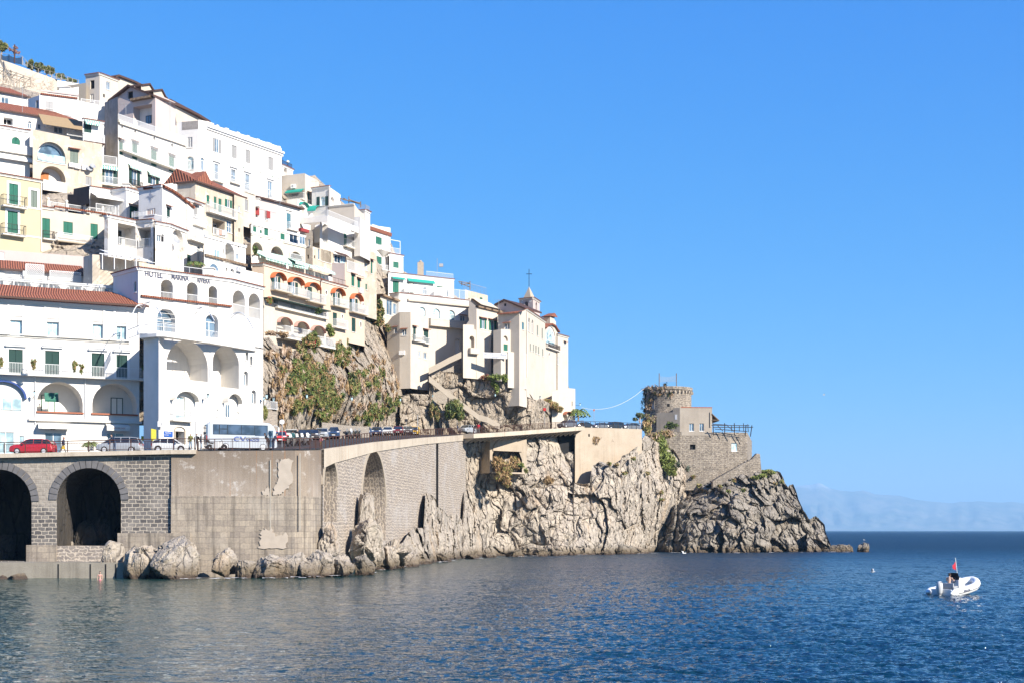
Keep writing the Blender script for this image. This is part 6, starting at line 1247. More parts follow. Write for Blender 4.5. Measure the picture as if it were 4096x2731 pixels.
    b = Bld('convent_terrace_wing', 'cream wall with a vaulted terrace ledge and a glass rail above the stairs', 'hotel', 'K', [(886,942),(1358,9800)], 269, 1640, 'ivory', 8, corn=None)
    b.fence(0,'K',700,900,1495,985,.1,'grey_metal') if False else None
    b.band(0,'K',886,942,1357,1045,.8,'ivory','ledge'); b.w(0,'K','L',1240,1195,1310,1400,dep=1.5,bk='self'); b.w(0,'K','Q',1197,1060,1240,1420,dep=.6,bk='self') if False else None
    for x in (905,1000,1100,1200,1300): b.arcawn(0,'K',x-45,1052,x+45,1110,.7,'cream',name='vault') if False else None
    mb = MB(); fr = b.fr[0]; b.topfence(0,1.0,.8,'grey_metal',sp=1.5); b.done()
    b = Bld('convent_main_house', 'cream convent house with dark green open shutters and an old tile roof', 'hotel', 'L', [(515,860),(692,-9000),(975,6500)], 268, 1520, 'ivory', 8, corn=None, topmat='tile_old', tops={0:('L',(515,855),(590,750),(590,475),(692,560)),1:('L',(692,562),(975,632))})
    b.w(1,'L','O',735,722,820,862,'g',hood=1); b.w(1,'L','O',857,745,952,885,'g',hood=1); b.w(1,'L','S',782,1017,832,1122,'g',hood=1); b.rake(1,'L',[(690,548),(1020,628)],.3,.4,2,'tile_old'); b.done()
    b = Bld('convent_lower_wall', 'cream lower wall with an arched niche and a boxed balcony', 'hotel', 'L', [(512,852),(888,9800)], 265, 1510, 'ivory', 3, corn=None, tops={0:('L',(512,800),(655,805),(660,865),(888,930))}); b.w(0,'L','L',597,952,663,1118,dep=.8,bk='self'); b.band(0,'L',580,1118,702,1195,.8,'ivory','balcony'); b.done()
    b = Bld('old_tile_roof', 'steep roof of old mottled tiles between the terrace hotel and the church gable', 'roof', 'K', [(1440,668),(1870,6200)], 275, 900, 'ivory', 3, corn=None, tops={0:('K',(1440,655),(1510,640),(1720,715),(1870,818))}); b.band(0,'K',1450,640,1860,800,.02,'tile_old','tiles') if False else None
    fr = b.fr[0]; q = [fr.hit(*px('K',*k)) for k in ((1440,662),(1550,742),(1872,820),(1790,742),(1720,712),(1510,636))]; mb = MB(); dd = (.9,.9,.9,-2,-2,-2)
    mb.add([fr.p(u,z,d) for (u,z),d in zip(q,dd)],[(0,1,2,3,4,5)],0,[(u,d) for (u,z),d in zip(q,dd)]); mb.build('roof','tile_old',b.root); b.done()
    b = Bld('ruin_house', 'worn ochre rooftop house with a wire fence on the skyline', 'house', 'K', [(1378,535),(1682,5600)], 284, 900, 'ochre_old', 5, corn=None); b.w(0,'K','D',1508,570,1540,602,dep=.2); b.w(0,'K','S',1575,640,1612,668,'g'); b.topfence(0,1.6,-.4,'grey_metal',sp=.5); b.done()
    b = Bld('church_gable', 'cream church gable with a dark roof edge left of the bell tower', 'church', 'L', [(945,532),(1355,-7000)], 284, 800, 'pinkish', 6, corn=None, tops={0:('L',(945,535),(1070,470),(1355,588))}); b.rake(0,'L',[(942,530),(1070,462),(1358,582)],.35,.4,6); b.w(0,'L','D',1062,518,1090,556,dep=.3); b.done()
    b = Bld('convent_inner_wing', 'shaded cream wing with a red tiled roof and one dark window', 'hotel', 'L', [(980,655),(1266,-7000),(1368,4200)], 269, 1900, 'ivory', 7, corn=None, tops={1:('L',(1266,645),(1345,602),(1368,600))})
    b.w(0,'L','W',1068,784,1138,865,hood=1); b.w(1,'L','S',1300,772,1330,870,'b')
    fr = b.fr[0]; q = [fr.hit(*px('L',*k)) for k in ((984,658),(1270,640),(1352,600),(1045,600))]; mb = MB(); dd = (.5,.5,-.5,-4); mb.add([fr.p(u,z,d) for (u,z),d in zip(q,dd)]+[fr.p(u,z-.2,d) for (u,z),d in zip(q,dd)],[(0,1,2,3),(0,4,5,1)],0,[(u,d) for (u,z),d in zip(q,dd)]*2); mb.build('roof','tile',b.root); b.done()
    b = Bld('convent_balcony_block', 'small cream block with a boxed balcony and a glazed porch over the hotel sign', 'hotel', 'L', [(918,905),(1020,-7000),(1150,7000)], 266.3, 1560, 'ivory', 3, corn=None, tops={0:('L',(918,880),(1020,860)),1:('L',(1020,860),(1150,872))}); b.w(1,'L','L',1048,950,1112,1018,dep=.4,bk='self'); b.w(1,'L','S',1055,1062,1110,1150,'g'); b.done()
    b = Bld('convent_front_pier', 'tall plain cream buttress block right of the hotel sign', 'hotel', 'L', [(1112,1158),(1362,8000)], 266, 1640, 'ivory', 5, corn=None); b.done()
    b = Bld('convent_long_wing', 'long cream wing with rows of narrow windows and flaring buttresses', 'hotel', 'L', [(1362,592),(1612,3430)], 270, 1760, 'ivory', 8, corn='tile')
    for q in ((1385,768,1410,895),(1433,792,1455,918)): b.w(0,'L','A',q[0],q[1]-55,q[2],q[3],dep=.25,pane='glass')
    for q in ((1502,815,1519,950),(1567,850,1583,990),(1408,1057,1422,1150),(1450,1067,1463,1160),(1483,1080,1498,1180),(1519,1097,1533,1195),(1574,1127,1588,1218)): b.w(0,'L','S',*q,'e')
    b.pipe(0,'L',1364,640,1500,.08,'band')
    b.done()
    b = Bld('arched_window_bay', 'cream bay with one huge fan light arched window under a curved tiled gable', 'hotel', 'L', [(1612,850),(1785,4300)], 286.3, 2000, 'ivory', 6, corn=None, tops={0:('L',(1612,842),(1640,805),(1690,788),(1735,815),(1768,870),(1785,895))})
    b.rake(0,'L',[(1608,838),(1640,800),(1690,783),(1738,812),(1770,865),(1790,892)],.3,.4,3,'tile'); b.w(0,'L','A',1624,825,1755,1065,dep=.3,pane='glass_pale')
    fr = b.fr[0]; u0,u1,z0,z1 = b.box(0,'L',1624,825,1755,1065); c_ = (u0+u1)/2; r_ = (u1-u0)/2; zs = z1-r_; mb = MB()
    for j in range(1,8): t_ = math.pi*j/8; mb.tube([fr.p(c_+r_*.45*math.cos(t_),zs+r_*.45*math.sin(t_),-.15),fr.p(c_+r_*.97*math.cos(t_),zs+r_*.97*math.sin(t_),-.15)],.05,4)
    mb.tube([fr.p(c_+r_*.45*math.cos(math.pi*j/10),zs+r_*.45*math.sin(math.pi*j/10),-.15) for j in range(11)],.05,4); mb.build('fanlight_bar','trim',b.root); b.bal(0,'L',1620,1055,1783,1130,.6,'rail_dark'); b.w(0,'L','R',1657,1172,1672,1218); b.w(0,'L','W',1765,1228,1782,1335) if False else None
    b.done()
    b = Bld('convent_end_block', 'last cream block of the convent hotel standing on the road with a tiny tiled roof', 'hotel', 'L', [(1778,928),(1922,5200)], 292.5, 2100, 'ivory', 7, corn='tile'); b.w(0,'L','W',1868,1035,1888,1090,hood=1); b.w(0,'L','W',1782,1225,1800,1335,pane='glass') ; b.done()
    b = Bld('convent_attic', 'small cream attic with a red roof edge behind the long wing', 'attic', 'L', [(1590,690),(1680,-7000),(1758,4300)], 296, 1000, 'ivory', 4, corn=None, tops={1:('L',(1680,682),(1735,730),(1758,765))}); b.roof(0,.8,2); b.done()
    b = Bld('gate_house_wall', 'cream roadside wall with a small arched gateway and tiled hood', 'wall', 'N', [(2040,540),(2353,6000)], 284, 1100, 'ivory', 6, corn=None, tops={0:('N',(2040,560),(2180,500),(2353,515))}); b.w(0,'N','W',2306,685,2320,755,pane='dark'); b.w(0,'N','L',2195,855,2250,1000,dep=.8,bk='self'); b.arcawn(0,'N',2185,820,2285,872,.8,'terracotta',name='hood'); b.done()
    # bell tower
    b = Bld('bell_tower', 'small square bell tower with a pyramid spire and iron cross', 'tower', 'L', [(1266,458),(1450,-7000),(1541,3600)], 290, 800, 'pinkish', 4, corn='tile')
    b.w(0,'L','L',1338,494,1385,585,dep=1.5,bk='self'); b.w(1,'L','L',1484,502,1506,640,dep=1.5,bk='self'); b.w(0,'L','R',1298,487,1312,502); b.w(0,'L','R',1405,480,1420,495)
    ap = P(*px('L',1397,292),293); z = b.ztop+.1; cs = [P(*px('L',1312,447),291),P(*px('L',1420,447),289.5),P(*px('L',1492,450),292.5),P(*px('L',1380,450),296)]; mb = MB(); mb.add([Vector((c.x,c.y,z)) for c in cs]+[ap],[(0,1,4),(1,2,4),(2,3,4),(3,0,4)]); mb.build('spire','beige',b.root)
    mb = MB(); mb.tube([ap,ap+Vector((0,0,3.6))],.06,4); mb.tube([ap+Vector((-.6,0,2.6)),ap+Vector((.6,0,2.6))],.06,4); mb.build('cross','iron',b.root); b.done()
    # hotel sign board
    fr, L = fr_px(1932, 264, 2029, 265.5); u0 = 0; z0 = fr.hit(1980,1432)[1]; z1 = fr.hit(1980,1410)[1]; root = thing('hotel_sign', 'white signboard with grey hotel name letters on the cliff edge', 'sign', fr.p(0,z0,0), wc=True); mb = MB(); mb.fbox(fr,0,L,z0,z1,-.15,0); mb.build('board','sign_white',root)
    H_ = z1-z0; text3d('HOTEL LUNA', fr, .15, L-.15, z0+H_*.42, z0+H_*.93, 'letter_pale', .03, 'lettering', root, .02); text3d('CONVENTO', fr, L*.26, L*.76, z0+H_*.08, z0+H_*.33, 'letter_pale', .03, 'lettering', root, .02)
town()
# slope behind all the houses
sl_top = [(-150,260),(0,330),(120,360),(330,420),(400,470),(560,420),(700,500),(850,560),(1000,600),(1110,680),(1130,720),(1260,700),(1340,780),(1440,870),(1560,960),(1610,1080),(1700,1130),(1820,1180),(1900,1230),(1980,1290),(2050,1300),(2150,1330),(2230,1400),(2280,1560)]
sl_ctrl = [(0,1150,178),(400,1150,178),(700,1150,182),(0,900,190),(400,900,194),(700,950,200),(0,600,220),(400,600,225),(0,330,264),(400,430,262),(700,520,262),(1000,600,262),(900,900,226),(1000,1100,214),(1000,800,240),(1200,1300,222),(1200,1000,238),(1200,760,264),(1400,1200,248),(1400,900,266),(1550,1300,272),(1550,1000,284),(1700,1300,284),(1700,1170,290),(1900,1500,292),(1900,1250,298),(2100,1500,298),(2100,1330,304),(2250,1560,304)]
relief('terrain', 'rock_upper', sl_top, sl_ctrl, 220, 160, amp=.7, bot=[(-150,1700),(2280,1700)], back=(3,10,20))[0]['kind'] = 'structure'
# ---------------------------------------------------------------- watchtower on the point
def watchtower():
    Y0 = 318; c = P(*px('R',712,480), Y0+5.2); r0 = (955-468)/2/2.6133*Y0/F*1.01; zb = P(*px('R',700,720), Y0)[2]; zt = P(*px('R',700,244), Y0)[2]; zm = P(*px('R',700,290), Y0)[2]
    root = thing('round_watchtower', 'round stone watchtower with a bracketed crown and ivy on its shaded side', 'tower', (c.x,c.y,zb), wc=True)
    mb = MB(); n = 64; prof = [(r0*1.0, zb-4),(r0*1.0, zm-.6),(r0*1.0, zm),(r0*1.055, zm+.35),(r0*1.055, zt),(r0*.93, zt),(r0*.93, zt-1.2)]
    for i in range(len(prof)-1):
        for k in range(n):
            a0, a1 = 2*math.pi*k/n, 2*math.pi*(k+1)/n; (ra,za),(rb,zb_) = prof[i], prof[i+1]; L = r0*a0; L1 = r0*a1
            mb.add([(c.x+ra*math.cos(a0),c.y+ra*math.sin(a0),za),(c.x+ra*math.cos(a1),c.y+ra*math.sin(a1),za),(c.x+rb*math.cos(a1),c.y+rb*math.sin(a1),zb_),(c.x+rb*math.cos(a0),c.y+rb*math.sin(a0),zb_)],[(0,1,2,3)],0,[(L,za),(L1,za),(L1,zb_),(L,zb_)])
    mb.build('wall','tower_stone',root)
    mb = MB()
    for k in range(36):
        a = 2*math.pi*k/36; rr = r0*1.03; mb.box((c.x+rr*math.cos(a),c.y+rr*math.sin(a),zm-.15),.55,.28,.5,a)
    o = mb.build('bracket','tan_stone',root); o['kind'] = 'stuff'
    for (x,y,w_,h,mt) in ((535,432,34,84,'glass'),(688,442,30,34,'dark')):
        k = (x-712)/ (r0*2.6133*F/Y0); ang = math.asin(max(-1,min(1,k))); q = P(*px('R',x,y),Y0); p = Vector((c.x+r0*math.sin(ang),c.y-r0*math.cos(ang),q.z)); f_ = Fr((p.x,p.y),(math.cos(ang),math.sin(ang))); ww = w_/2.6133*Y0/F; hh = h/2.6133*Y0/F
        m = MB(); m.fbox(f_,-ww/2-.1,ww/2+.1,p.z-hh/2-.1,p.z+hh/2+.1,-.4,.03); o = m.build('window','tan_stone',root); m = MB(); m.fbox(f_,-ww/2,ww/2,p.z-hh/2,p.z+hh/2,-.3,.05); m.build('pane',mt,o)
    mb = MB()
    for x in (619,799): a = P(*px('R',x,240),Y0+3); b_ = P(*px('R',x,108),Y0+3); mb.tube([a-Vector((0,0,1)),b_],.1,5)
    f0 = tag(mb.build('net_post','wood'), 'two slim poles holding a net on top of the round watchtower', 'pole')
    mb = MB(); A = P(*px('R',619,138),Y0+3); B_ = P(*px('R',800,132),Y0+3); C_ = P(*px('R',619,200),Y0+3); D_ = P(*px('R',800,195),Y0+3)
    for k in range(9):
        t = k/8; p0 = A.lerp(C_,t); p1 = B_.lerp(D_,t); mb.tube([p0,p0.lerp(p1,.5)-Vector((0,0,.35*(1-t))),p1],.018,3)
    for k in range(14): t = k/13; mb.tube([A.lerp(B_,t)-Vector((0,0,.3*math.sin(t*math.pi))),C_.lerp(D_,t)],.012,3)
    mb.build('net','lace',f0)
    # ivy over the shaded side
    bl = []
    for k in range(17):
        a = R(175+random.random()*92); z = zb+random.random()**.8*(zm-zb+.8); bl.append(((c.x+(r0+.12)*math.cos(a), c.y+(r0+.12)*math.sin(a), z), (1.0,.35,1.1)))
    o = leaves('ivy', bl, ['leaf_brown','twig','leaf_dark'], 260, .13, hang=.3, seed=3); tag(o, 'bare brown ivy clinging to the left side of the round tower', 'ivy')
    # square house in front
    b = Bld('tower_guard_house', 'square plastered stone house in front of the round tower with two windows', 'house', 'R', [(590,520),(835,-9000),(1172,60000)], 317, 760, 'tower_plaster', 8, corn=None, tops={0:('R',(590,522),(760,515),(765,470),(835,465)),1:('R',(835,464),(1172,462))})
    for q in ((933,632,981,712),(1040,632,1086,712)): b.w(1,'R','W',*q,pane='glass',dep=.25)
    b.band(0,'R',783,540,806,592,.04,'sign_white','plaque'); b.pipe(1,'R',1152,515,670,.15,'tan_stone'); b.band(1,'R',845,460,1172,468,.06,'terracotta','coping')
    fr = b.fr[1]; u,z = fr.hit(*px('R',1172,528)); u2,z2 = fr.hit(*px('R',1245,598)); mb = MB(); mb.add([fr.p(u,z,.2),fr.p(u2,z2,.2),fr.p(u2,z2,-6),fr.p(u,z,-6),fr.p(u,z-.25,.2),fr.p(u2,z2-.2,.2),fr.p(u2,z2-.2,-6),fr.p(u,z-.25,-6)],[(0,3,2,1),(4,5,6,7),(0,1,5,4),(1,2,6,5)]); mb.tube([fr.p(u,z2,.1),fr.p(u2-.1,z2-.05,.1)],.1,4); mb.build('lean_to_roof','wood',b.root); b.done()
    # base
    b = Bld('tower_base_wall', 'massive battered stone base under the watchtower with a barred and a pale window', 'wall', 'R', [(540,722),(835,-60000),(1172,60000),(1540,30000),(1588,3200)], 313, 1330, 'tower_stone', 12, corn=None)
    b.w(1,'R','D',940,853,998,905,dep=.5); b.w(2,'R','W',1376,838,1434,922,pane='glass_pale',dep=.2); b.band(2,'R',1355,815,1450,835,.04,'tan_stone','lintel'); b.band(1,'R',850,718,1160,760,.06,'tower_plaster','coping')
    b.done()
    # pergola of dark poles
    fr = b.fr[2]; root = thing('pole_pergola', 'open pergola of dark wooden poles leaning out over the tower terrace', 'pergola', fr.p(3,b.ztop,0), wc=True); mb = MB()
    for (x0,y0,x1,y1) in ((1187,758,1180,622),(1305,758,1303,628),(1408,760,1404,628),(1518,766,1527,645),(1572,768,1588,652)):
        a = P(*px('R',x0,y0),312.6); c_ = P(*px('R',x1,y1),311.5); mb = MB(); mb.tube([a,c_],.10,5); mb.build('post','wood_dark',root)
    for (x0,y0,x1,y1,Yb) in ((1165,650,1560,655,312),(1180,672,1600,672,312),(1200,690,1540,716,318),(1185,640,1330,648,316),(1230,655,1285,712,316),(1330,655,1400,715,316),(1500,630,1502,716,317),(1545,638,1550,720,318),(1455,650,1457,715,318),(1375,655,1378,715,318)):
        mb = MB(); mb.tube([P(*px('R',x0,y0),Yb-.5),P(*px('R',x1,y1),Yb)],.08,5); mb.build('beam','wood_dark',root)
    # stair parapet running down to the right
    fr, L = fr_px(*(px('R',1105,0)[0], 309, px('R',1672,0)[0], 311)); pl = [fr.hit(*px('R',*q)) for q in ((1180,1330),(1690,1150),(1672,950),(1640,945),(1585,1005),(1400,1105),(1180,1235))]
    mb = MB(); n = len(pl); mb.add([fr.p(u,z,0) for u,z in pl]+[fr.p(u,z,-1.2) for u,z in pl],[tuple(range(n))]+[(i,n+i,n+(i+1)%n,(i+1)%n) for i in range(n)],0,pl*2); tag(mb.build('stair_wall','tower_stone'),'stone parapet of a stair falling from the tower base towards the rocks','wall')
    mb = MB(); A = P(*px('R',1592,1005),311.5); 
    for k in range(16):
        t = k/15; q = P(*px('R',1590-475*t,1000+275*t),312); mb.box((q.x,q.y+.6,q.z-.6),1.9,2.0,.8)
    tag(mb.build('stair','grey_old'),'shaded stone stair behind the sloping parapet','stair')
flat('wood_dark', (.07,.055,.045), .9, vary=.3)
concrete('tower_plaster', (.42,.36,.29), (.30,.255,.2), (.50,.435,.355))
watchtower()
# ---------------------------------------------------------------- steps and walls under the convent
def slab_line(name, label, cat, pl, Ys, h, th, mat):
    q = [P(*px(t,x,y), Yv) for (t,x,y), Yv in zip(pl, Ys)]; mb = MB()
    for a, b in zip(q[:-1], q[1:]):
        l = (b-a).xy.length; vs = [a-Vector((0,0,h)),b-Vector((0,0,h)),b,a]; vs += [v+Vector((0,th,0)) for v in vs]; mb.add(vs,[(0,1,2,3),(3,2,6,7),(5,4,7,6),(4,5,1,0)],0,[(0,0),(l,0),(l,h),(0,h)]*2)
    return tag(mb.build(name, mat), label, cat)
concrete('stair_stone', (.44,.37,.285), (.30,.24,.18), (.52,.45,.36))
slab_line('stair_parapet','long tan parapet of the stair descending to the road under the convent','parapet',[('N',388,340),('N',440,380),('N',640,545),('N',860,710),('N',1060,860),('N',1170,890),('N',1340,985)],(259,259.5,261,262.5,264,264.5,266),1.1,.8,'stair_stone')
slab_line('ramp_parapet','tan ramp parapet climbing right to the convent doorway','parapet',[('N',385,235),('N',520,170),('N',660,95),('N',822,20)],(260,261.5,263,264.5),1.15,.8,'stair_stone')
b = Bld('rubble_retaining_wall', 'pale rubble wall beneath the climbing ramp', 'wall', 'N', [(388,300),(822,9000)], 263, 700, 'rubble_pale', 3, corn=None, tops={0:('N',(388,290),(822,85))}); b.done()
b = Bld('roadside_rock_wall', 'rough stone wall with dry plants behind the road by the gateway', 'wall', 'N', [(1870,760),(2190,6000)], 283, 1100, 'rubble_pale', 3, corn=None, tops={0:('N',(1870,745),(2000,775),(2190,830))}); b.done()
b = Bld('pale_roadside_wall', 'low pale stone wall along the back of the parked cars', 'wall', 'M', [(965,1160),(1175,4000),(1600,3700)], 196, 1400, 'rubble_pale', 1.5, corn=None, tops={0:('M',(965,1165),(1175,1185)),1:('M',(1175,1200),(1600,1225))}); b.done()
b = Bld('corner_stair_tower', 'pale stone pier with a railed landing beside the hotel corner', 'wall', 'M', [(100,990),(370,5000)], 170, 1500, 'rubble_pale', 3, corn=None); b.fence(0,'M',215,880,380,990,-.2,'rail_white'); b.done()
# ---------------------------------------------------------------- road railing
def road_rail(label, x0, x1, sp, bars=True, off=0.0, h=1.08, postr=.05, mat='rust', base_up=0.0):
    a = edge_at(x0); root = thing('road_railing', label, 'railing', a, 'railing along the road edge', wc=True)
    xs = np.linspace(x0, x1, max(4, int(abs(x1-x0)/12))); pts = [edge_at(x) for x in xs]
    seg = [0]; 
    for p, q in zip(pts[:-1], pts[1:]): seg.append(seg[-1]+(q-p).xy.length)
    def at(s):
        k = min(len(seg)-2, max(0, int(np.searchsorted(seg, s))-1)); t = (s-seg[k])/(seg[k+1]-seg[k]); p = pts[k].lerp(pts[k+1], t); d = (pts[k+1]-pts[k]).xy.normalized(); return p+Vector((d.y,-d.x,0))*off+Vector((0,0,base_up)), d
    T = seg[-1]; mb = MB(); line = [at(s)[0]+Vector((0,0,h)) for s in np.linspace(0,T,len(pts)*2)]; mb.tube(line, .045, 5); mb.build('top_rail', mat, root)
    if bars:
        mb = MB(); mb.tube([p-Vector((0,0,h-.12)) for p in line], .025, 4)
        mb.tube([p-Vector((0,0,.22)) for p in line], .025, 4)
        for k in range(int(T/.16)):
            p, d = at(k*.16); mb.tube([p+Vector((0,0,.12)), p+Vector((0,0,h-.2))], .012, 4, caps=False)
        mb.build('bars', mat, root)
    n = max(1, int(round(T/sp)))
    for k in range(n+1):
        p, d = at(T*k/n); mb = MB(); mb.box((p.x,p.y,p.z+h/2-.02), postr*1.5, postr*1.5, h+.1, math.atan2(d.y,d.x)); mb.build('post', mat, root)
road_rail('rusty barred railing above the arched vaults', -60, 782, 2.15, True, .55)
road_rail('rusty barred railing above the curved sea wall', 788, 1286, 1.75, True, -.15)
road_rail('rusty railing with close posts climbing along the tall stone wall', 1290, 1850, 1.45, False, -.1, postr=.06)
road_rail('railing with thin bars along the overhanging slab', 1855, 2304, 2.6, True, 2.0)
road_rail('dark railing along the plain wall towards the tower', 2308, 2566, 1.15, False, -.1, mat='rail_dark')
# ---------------------------------------------------------------- vegetation
def veg(name, label, cat, bl, mats, n, size, hang=0, seed=0, group=None, kind=None):
    blobs = [pxblob(*px(t,x,y), rx/TILE[t][2], ry/TILE[t][2], Y, d) for (t,x,y,rx,ry,Y,d) in bl]
    o = leaves(name, blobs, mats, n, size, None, hang, seed)
    if kind: o['kind'] = kind; o['label'] = label; return o
    return tag(o, label, cat, group)
G1 = ['leaf_green','leaf_olive','leaf_dark','leaf_brown']
def ycl(x, y): return float(idw(up_ctrl, x, y))
bl = []; rg = random.Random(5)
for (cx, cy, rx, ry, k) in ((790,620,95,330,26),(950,640,150,300,44),(1060,850,170,260,36),(1430,620,100,190,18),(560,560,120,300,16),(660,330,60,200,8),(1380,70,70,140,8),(1250,180,110,170,12),(820,130,100,130,10),(1200,300,150,120,10),(1640,560,150,130,10),(1000,1040,90,110,10),(640,930,60,150,8),(1600,1060,180,120,12),(1840,900,160,170,12)):
    for _ in range(k):
        a = rg.random()*6.28; r = rg.random()**.6; x = cx+rx*r*math.cos(a); y = cy+ry*r*math.sin(a); X, Yy = px('M',x,y); bl.append(('M',x,y,22+rg.random()*30,26+rg.random()*40,ycl(X,Yy)-1.9,.8))
o = veg('cliff_greenery','tangled green and brown climbers covering the cliff above the road','plants',bl,['leaf_green','leaf_olive','leaf_dark','leaf_green','leaf_brown'],270,.17,hang=.45,seed=2,kind='stuff')
bl = []
for _ in range(120):
    x = 250+rg.random()*1850; y = 200+rg.random()*1000
    if x > 1500 and y < 100+(x-1500)*.6: continue
    X, Yy = px('M',x,y); bl.append(('M',x,y,25+rg.random()*35,30+rg.random()*50,ycl(X,Yy)-1.3,.5))
veg('dry_creepers','dry reddish brown creepers hanging over the cliff face','plants',bl,['twig','leaf_brown','leaf_dry','twig'],110,.16,hang=.75,seed=4,kind='stuff')
def yl(x, y): return float(idw(lu_ctrl, x, y))
veg('hanging_bush','wide dark green cascade of foliage hanging on the rock under the convent stair','bush',[('N',725,760,100,85,261,1.2),('N',690,850,70,60,261,1),('N',800,870,55,50,261,1),('N',640,820,30,90,261,1)],['leaf_dark','leaf_olive','leaf_green'],1500,.16,hang=.7,seed=6)
veg('hanging_bush','narrow olive cascade of foliage left of the wide dark cascade','bush',[('N',425,800,30,95,259.5,.9),('N',495,850,35,80,259.5,.9)],['leaf_dark','leaf_olive','leaf_dry'],1100,.15,hang=.7,seed=7)
veg('bush','bright green shrub on the rock ledge under the hotel sign','bush',[('N',1290,365,110,40,266,1.5),('N',1400,370,40,50,266,1),('N',1270,450,50,50,267,1),('N',1300,520,30,60,267,1)],['leaf_lime','leaf_green','leaf_lime'],900,.17,seed=8)
veg('bush','reddish dry shrub left of the bright green one','bush',[('N',1160,365,60,35,267,1.2),('N',1010,375,35,22,268,1)],['leaf_brown','leaf_dry','leaf_red'],800,.16,seed=9)
veg('dry_grass_bank','sloping bank of brown dry grass above the roadside wall near the gateway','grass',[('N',1960,700,70,38,284,1.5),('N',2060,740,70,36,284,1.5),('N',2140,790,45,26,284,1.2)],['leaf_brown','leaf_dry','leaf_olive'],1100,.18,hang=.5,seed=10,kind='stuff')
veg('bush','small lime green bush beside the dry grass bank','bush',[('N',1905,745,35,22,283,1)],['leaf_lime','leaf_green'],500,.14,seed=11)
veg('hanging_bush','slim green creeper behind the round red road sign','bush',[('N',1935,900,28,48,282,.8)],['leaf_green','leaf_olive'],500,.14,hang=.6,seed=12)
veg('hanging_bush','rust brown plants spilling out of the dark tunnel mouth','bush',[('Q',900,520,60,60,261,1.2),('Q',960,600,75,80,259,1.2),('Q',1060,540,60,70,261,1.2),('Q',930,660,55,40,258.5,1),('Q',990,720,40,40,258,.8)],['leaf_brown','leaf_dry','leaf_brown','leaf_olive'],1100,.16,hang=.5,seed=13)
veg('bush','small olive bush at the right lip of the tunnel mouth','bush',[('Q',1135,550,35,25,259,.8),('Q',1185,600,18,25,259,.6)],['leaf_olive','leaf_green'],450,.14,seed=14)
veg('tuft','dry brown tuft on the pale cliff right of the tunnel','tuft',[('Q',1425,705,48,38,263,.7)],['leaf_dry','leaf_brown'],900,.15,hang=.5,seed=15)
veg('tuft','left dry brown tuft rooted in the plain wall','tuft',[('Q',1912,285,38,34,281,.6)],['leaf_brown','leaf_dry','twig'],700,.15,hang=.6,seed=16,group='tufts on the plain wall')
veg('tuft','right dry brown tuft rooted in the plain wall','tuft',[('Q',2052,290,40,34,284,.6),('Q',1985,300,20,26,283,.5)],['leaf_brown','leaf_dry','twig'],700,.15,hang=.6,seed=17,group='tufts on the plain wall')
veg('bush','dense green bush at the right end of the plain wall','bush',[('R',340,890,55,48,289,1.4)],['leaf_green','leaf_dark','leaf_olive'],1300,.17,seed=18)
veg('bush','long green bush mass draping down the rock left of the tower base','bush',[('R',640,900,70,90,306,1.5),('R',700,1010,85,90,304,1.5),('R',560,1000,55,70,304,1.5),('R',620,820,60,60,308,1.4),('R',740,1110,60,60,303,1.3)],['leaf_green','leaf_lime','leaf_olive','leaf_lime'],1100,.2,hang=.35,seed=19)
veg('bush','dry brown scrub hanging above the green mass left of the tower','bush',[('R',560,790,90,70,308,1.5),('R',480,850,60,60,306,1.3),('R',690,740,80,40,310,1)],['leaf_brown','leaf_dry','leaf_olive','twig'],700,.2,hang=.4,seed=20)
veg('bush','dark green shrub in the shade against the tower house','bush',[('R',740,655,68,36,311,1.2)],['leaf_dark','leaf_green'],900,.16,seed=21)
for k,(x,y) in enumerate(((820,1095),(915,1140))):
    c = P(*px('R',x,y),302); mb = MB(); rr = random.Random(k)
    for j in range(26):
        a = rr.random()*6.28; el = .2+rr.random()*1.1; L = 1.5+rr.random()*.8; d = Vector((math.cos(a)*math.cos(el),math.sin(a)*math.cos(el),math.sin(el))); s_ = d.cross(Vector((0,0,1))).normalized()*.13; tip = c+d*L-Vector((0,0,.35)); mid = c+d*L*.55+Vector((0,0,.1)); mb.add([c-s_*.6,c+s_*.6,mid+s_,mid-s_,tip],[(0,1,2,3),(3,2,4)])
    tag(mb.build('agave','leaf_grey'),['left','right'][k]+' spiky grey agave under the tower base','plant','agaves under the tower')
veg('grass_patch','green grass on the shelf of the headland right of the stair wall','grass',[('R',1750,1140,75,22,312,1.6),('R',1690,1180,50,18,310,1.2),('R',1620,1200,40,16,309,1)],['leaf_olive','leaf_lime','leaf_green'],1200,.17,seed=22,kind='stuff')
bl = []
for (x,y) in ((1040,1280),(1250,1290),(1400,1225),(1350,1340),(1500,1330),(780,1170),(640,1350),(500,1150),(260,1150),(350,1000),(100,1050),(170,1060),(650,1430),(1840,1260),(1900,1240),(980,1190)): bl.append(('R',x,y,26,18,float(idw(head_ctrl if x > 900 else cliff_ctrl,*px('R',x,y)))-2.5,.8))
veg('rock_scrub','small scrub tufts scattered over the headland rocks','plants',bl,['leaf_olive','leaf_green','leaf_dry'],260,.16,seed=23,kind='stuff')
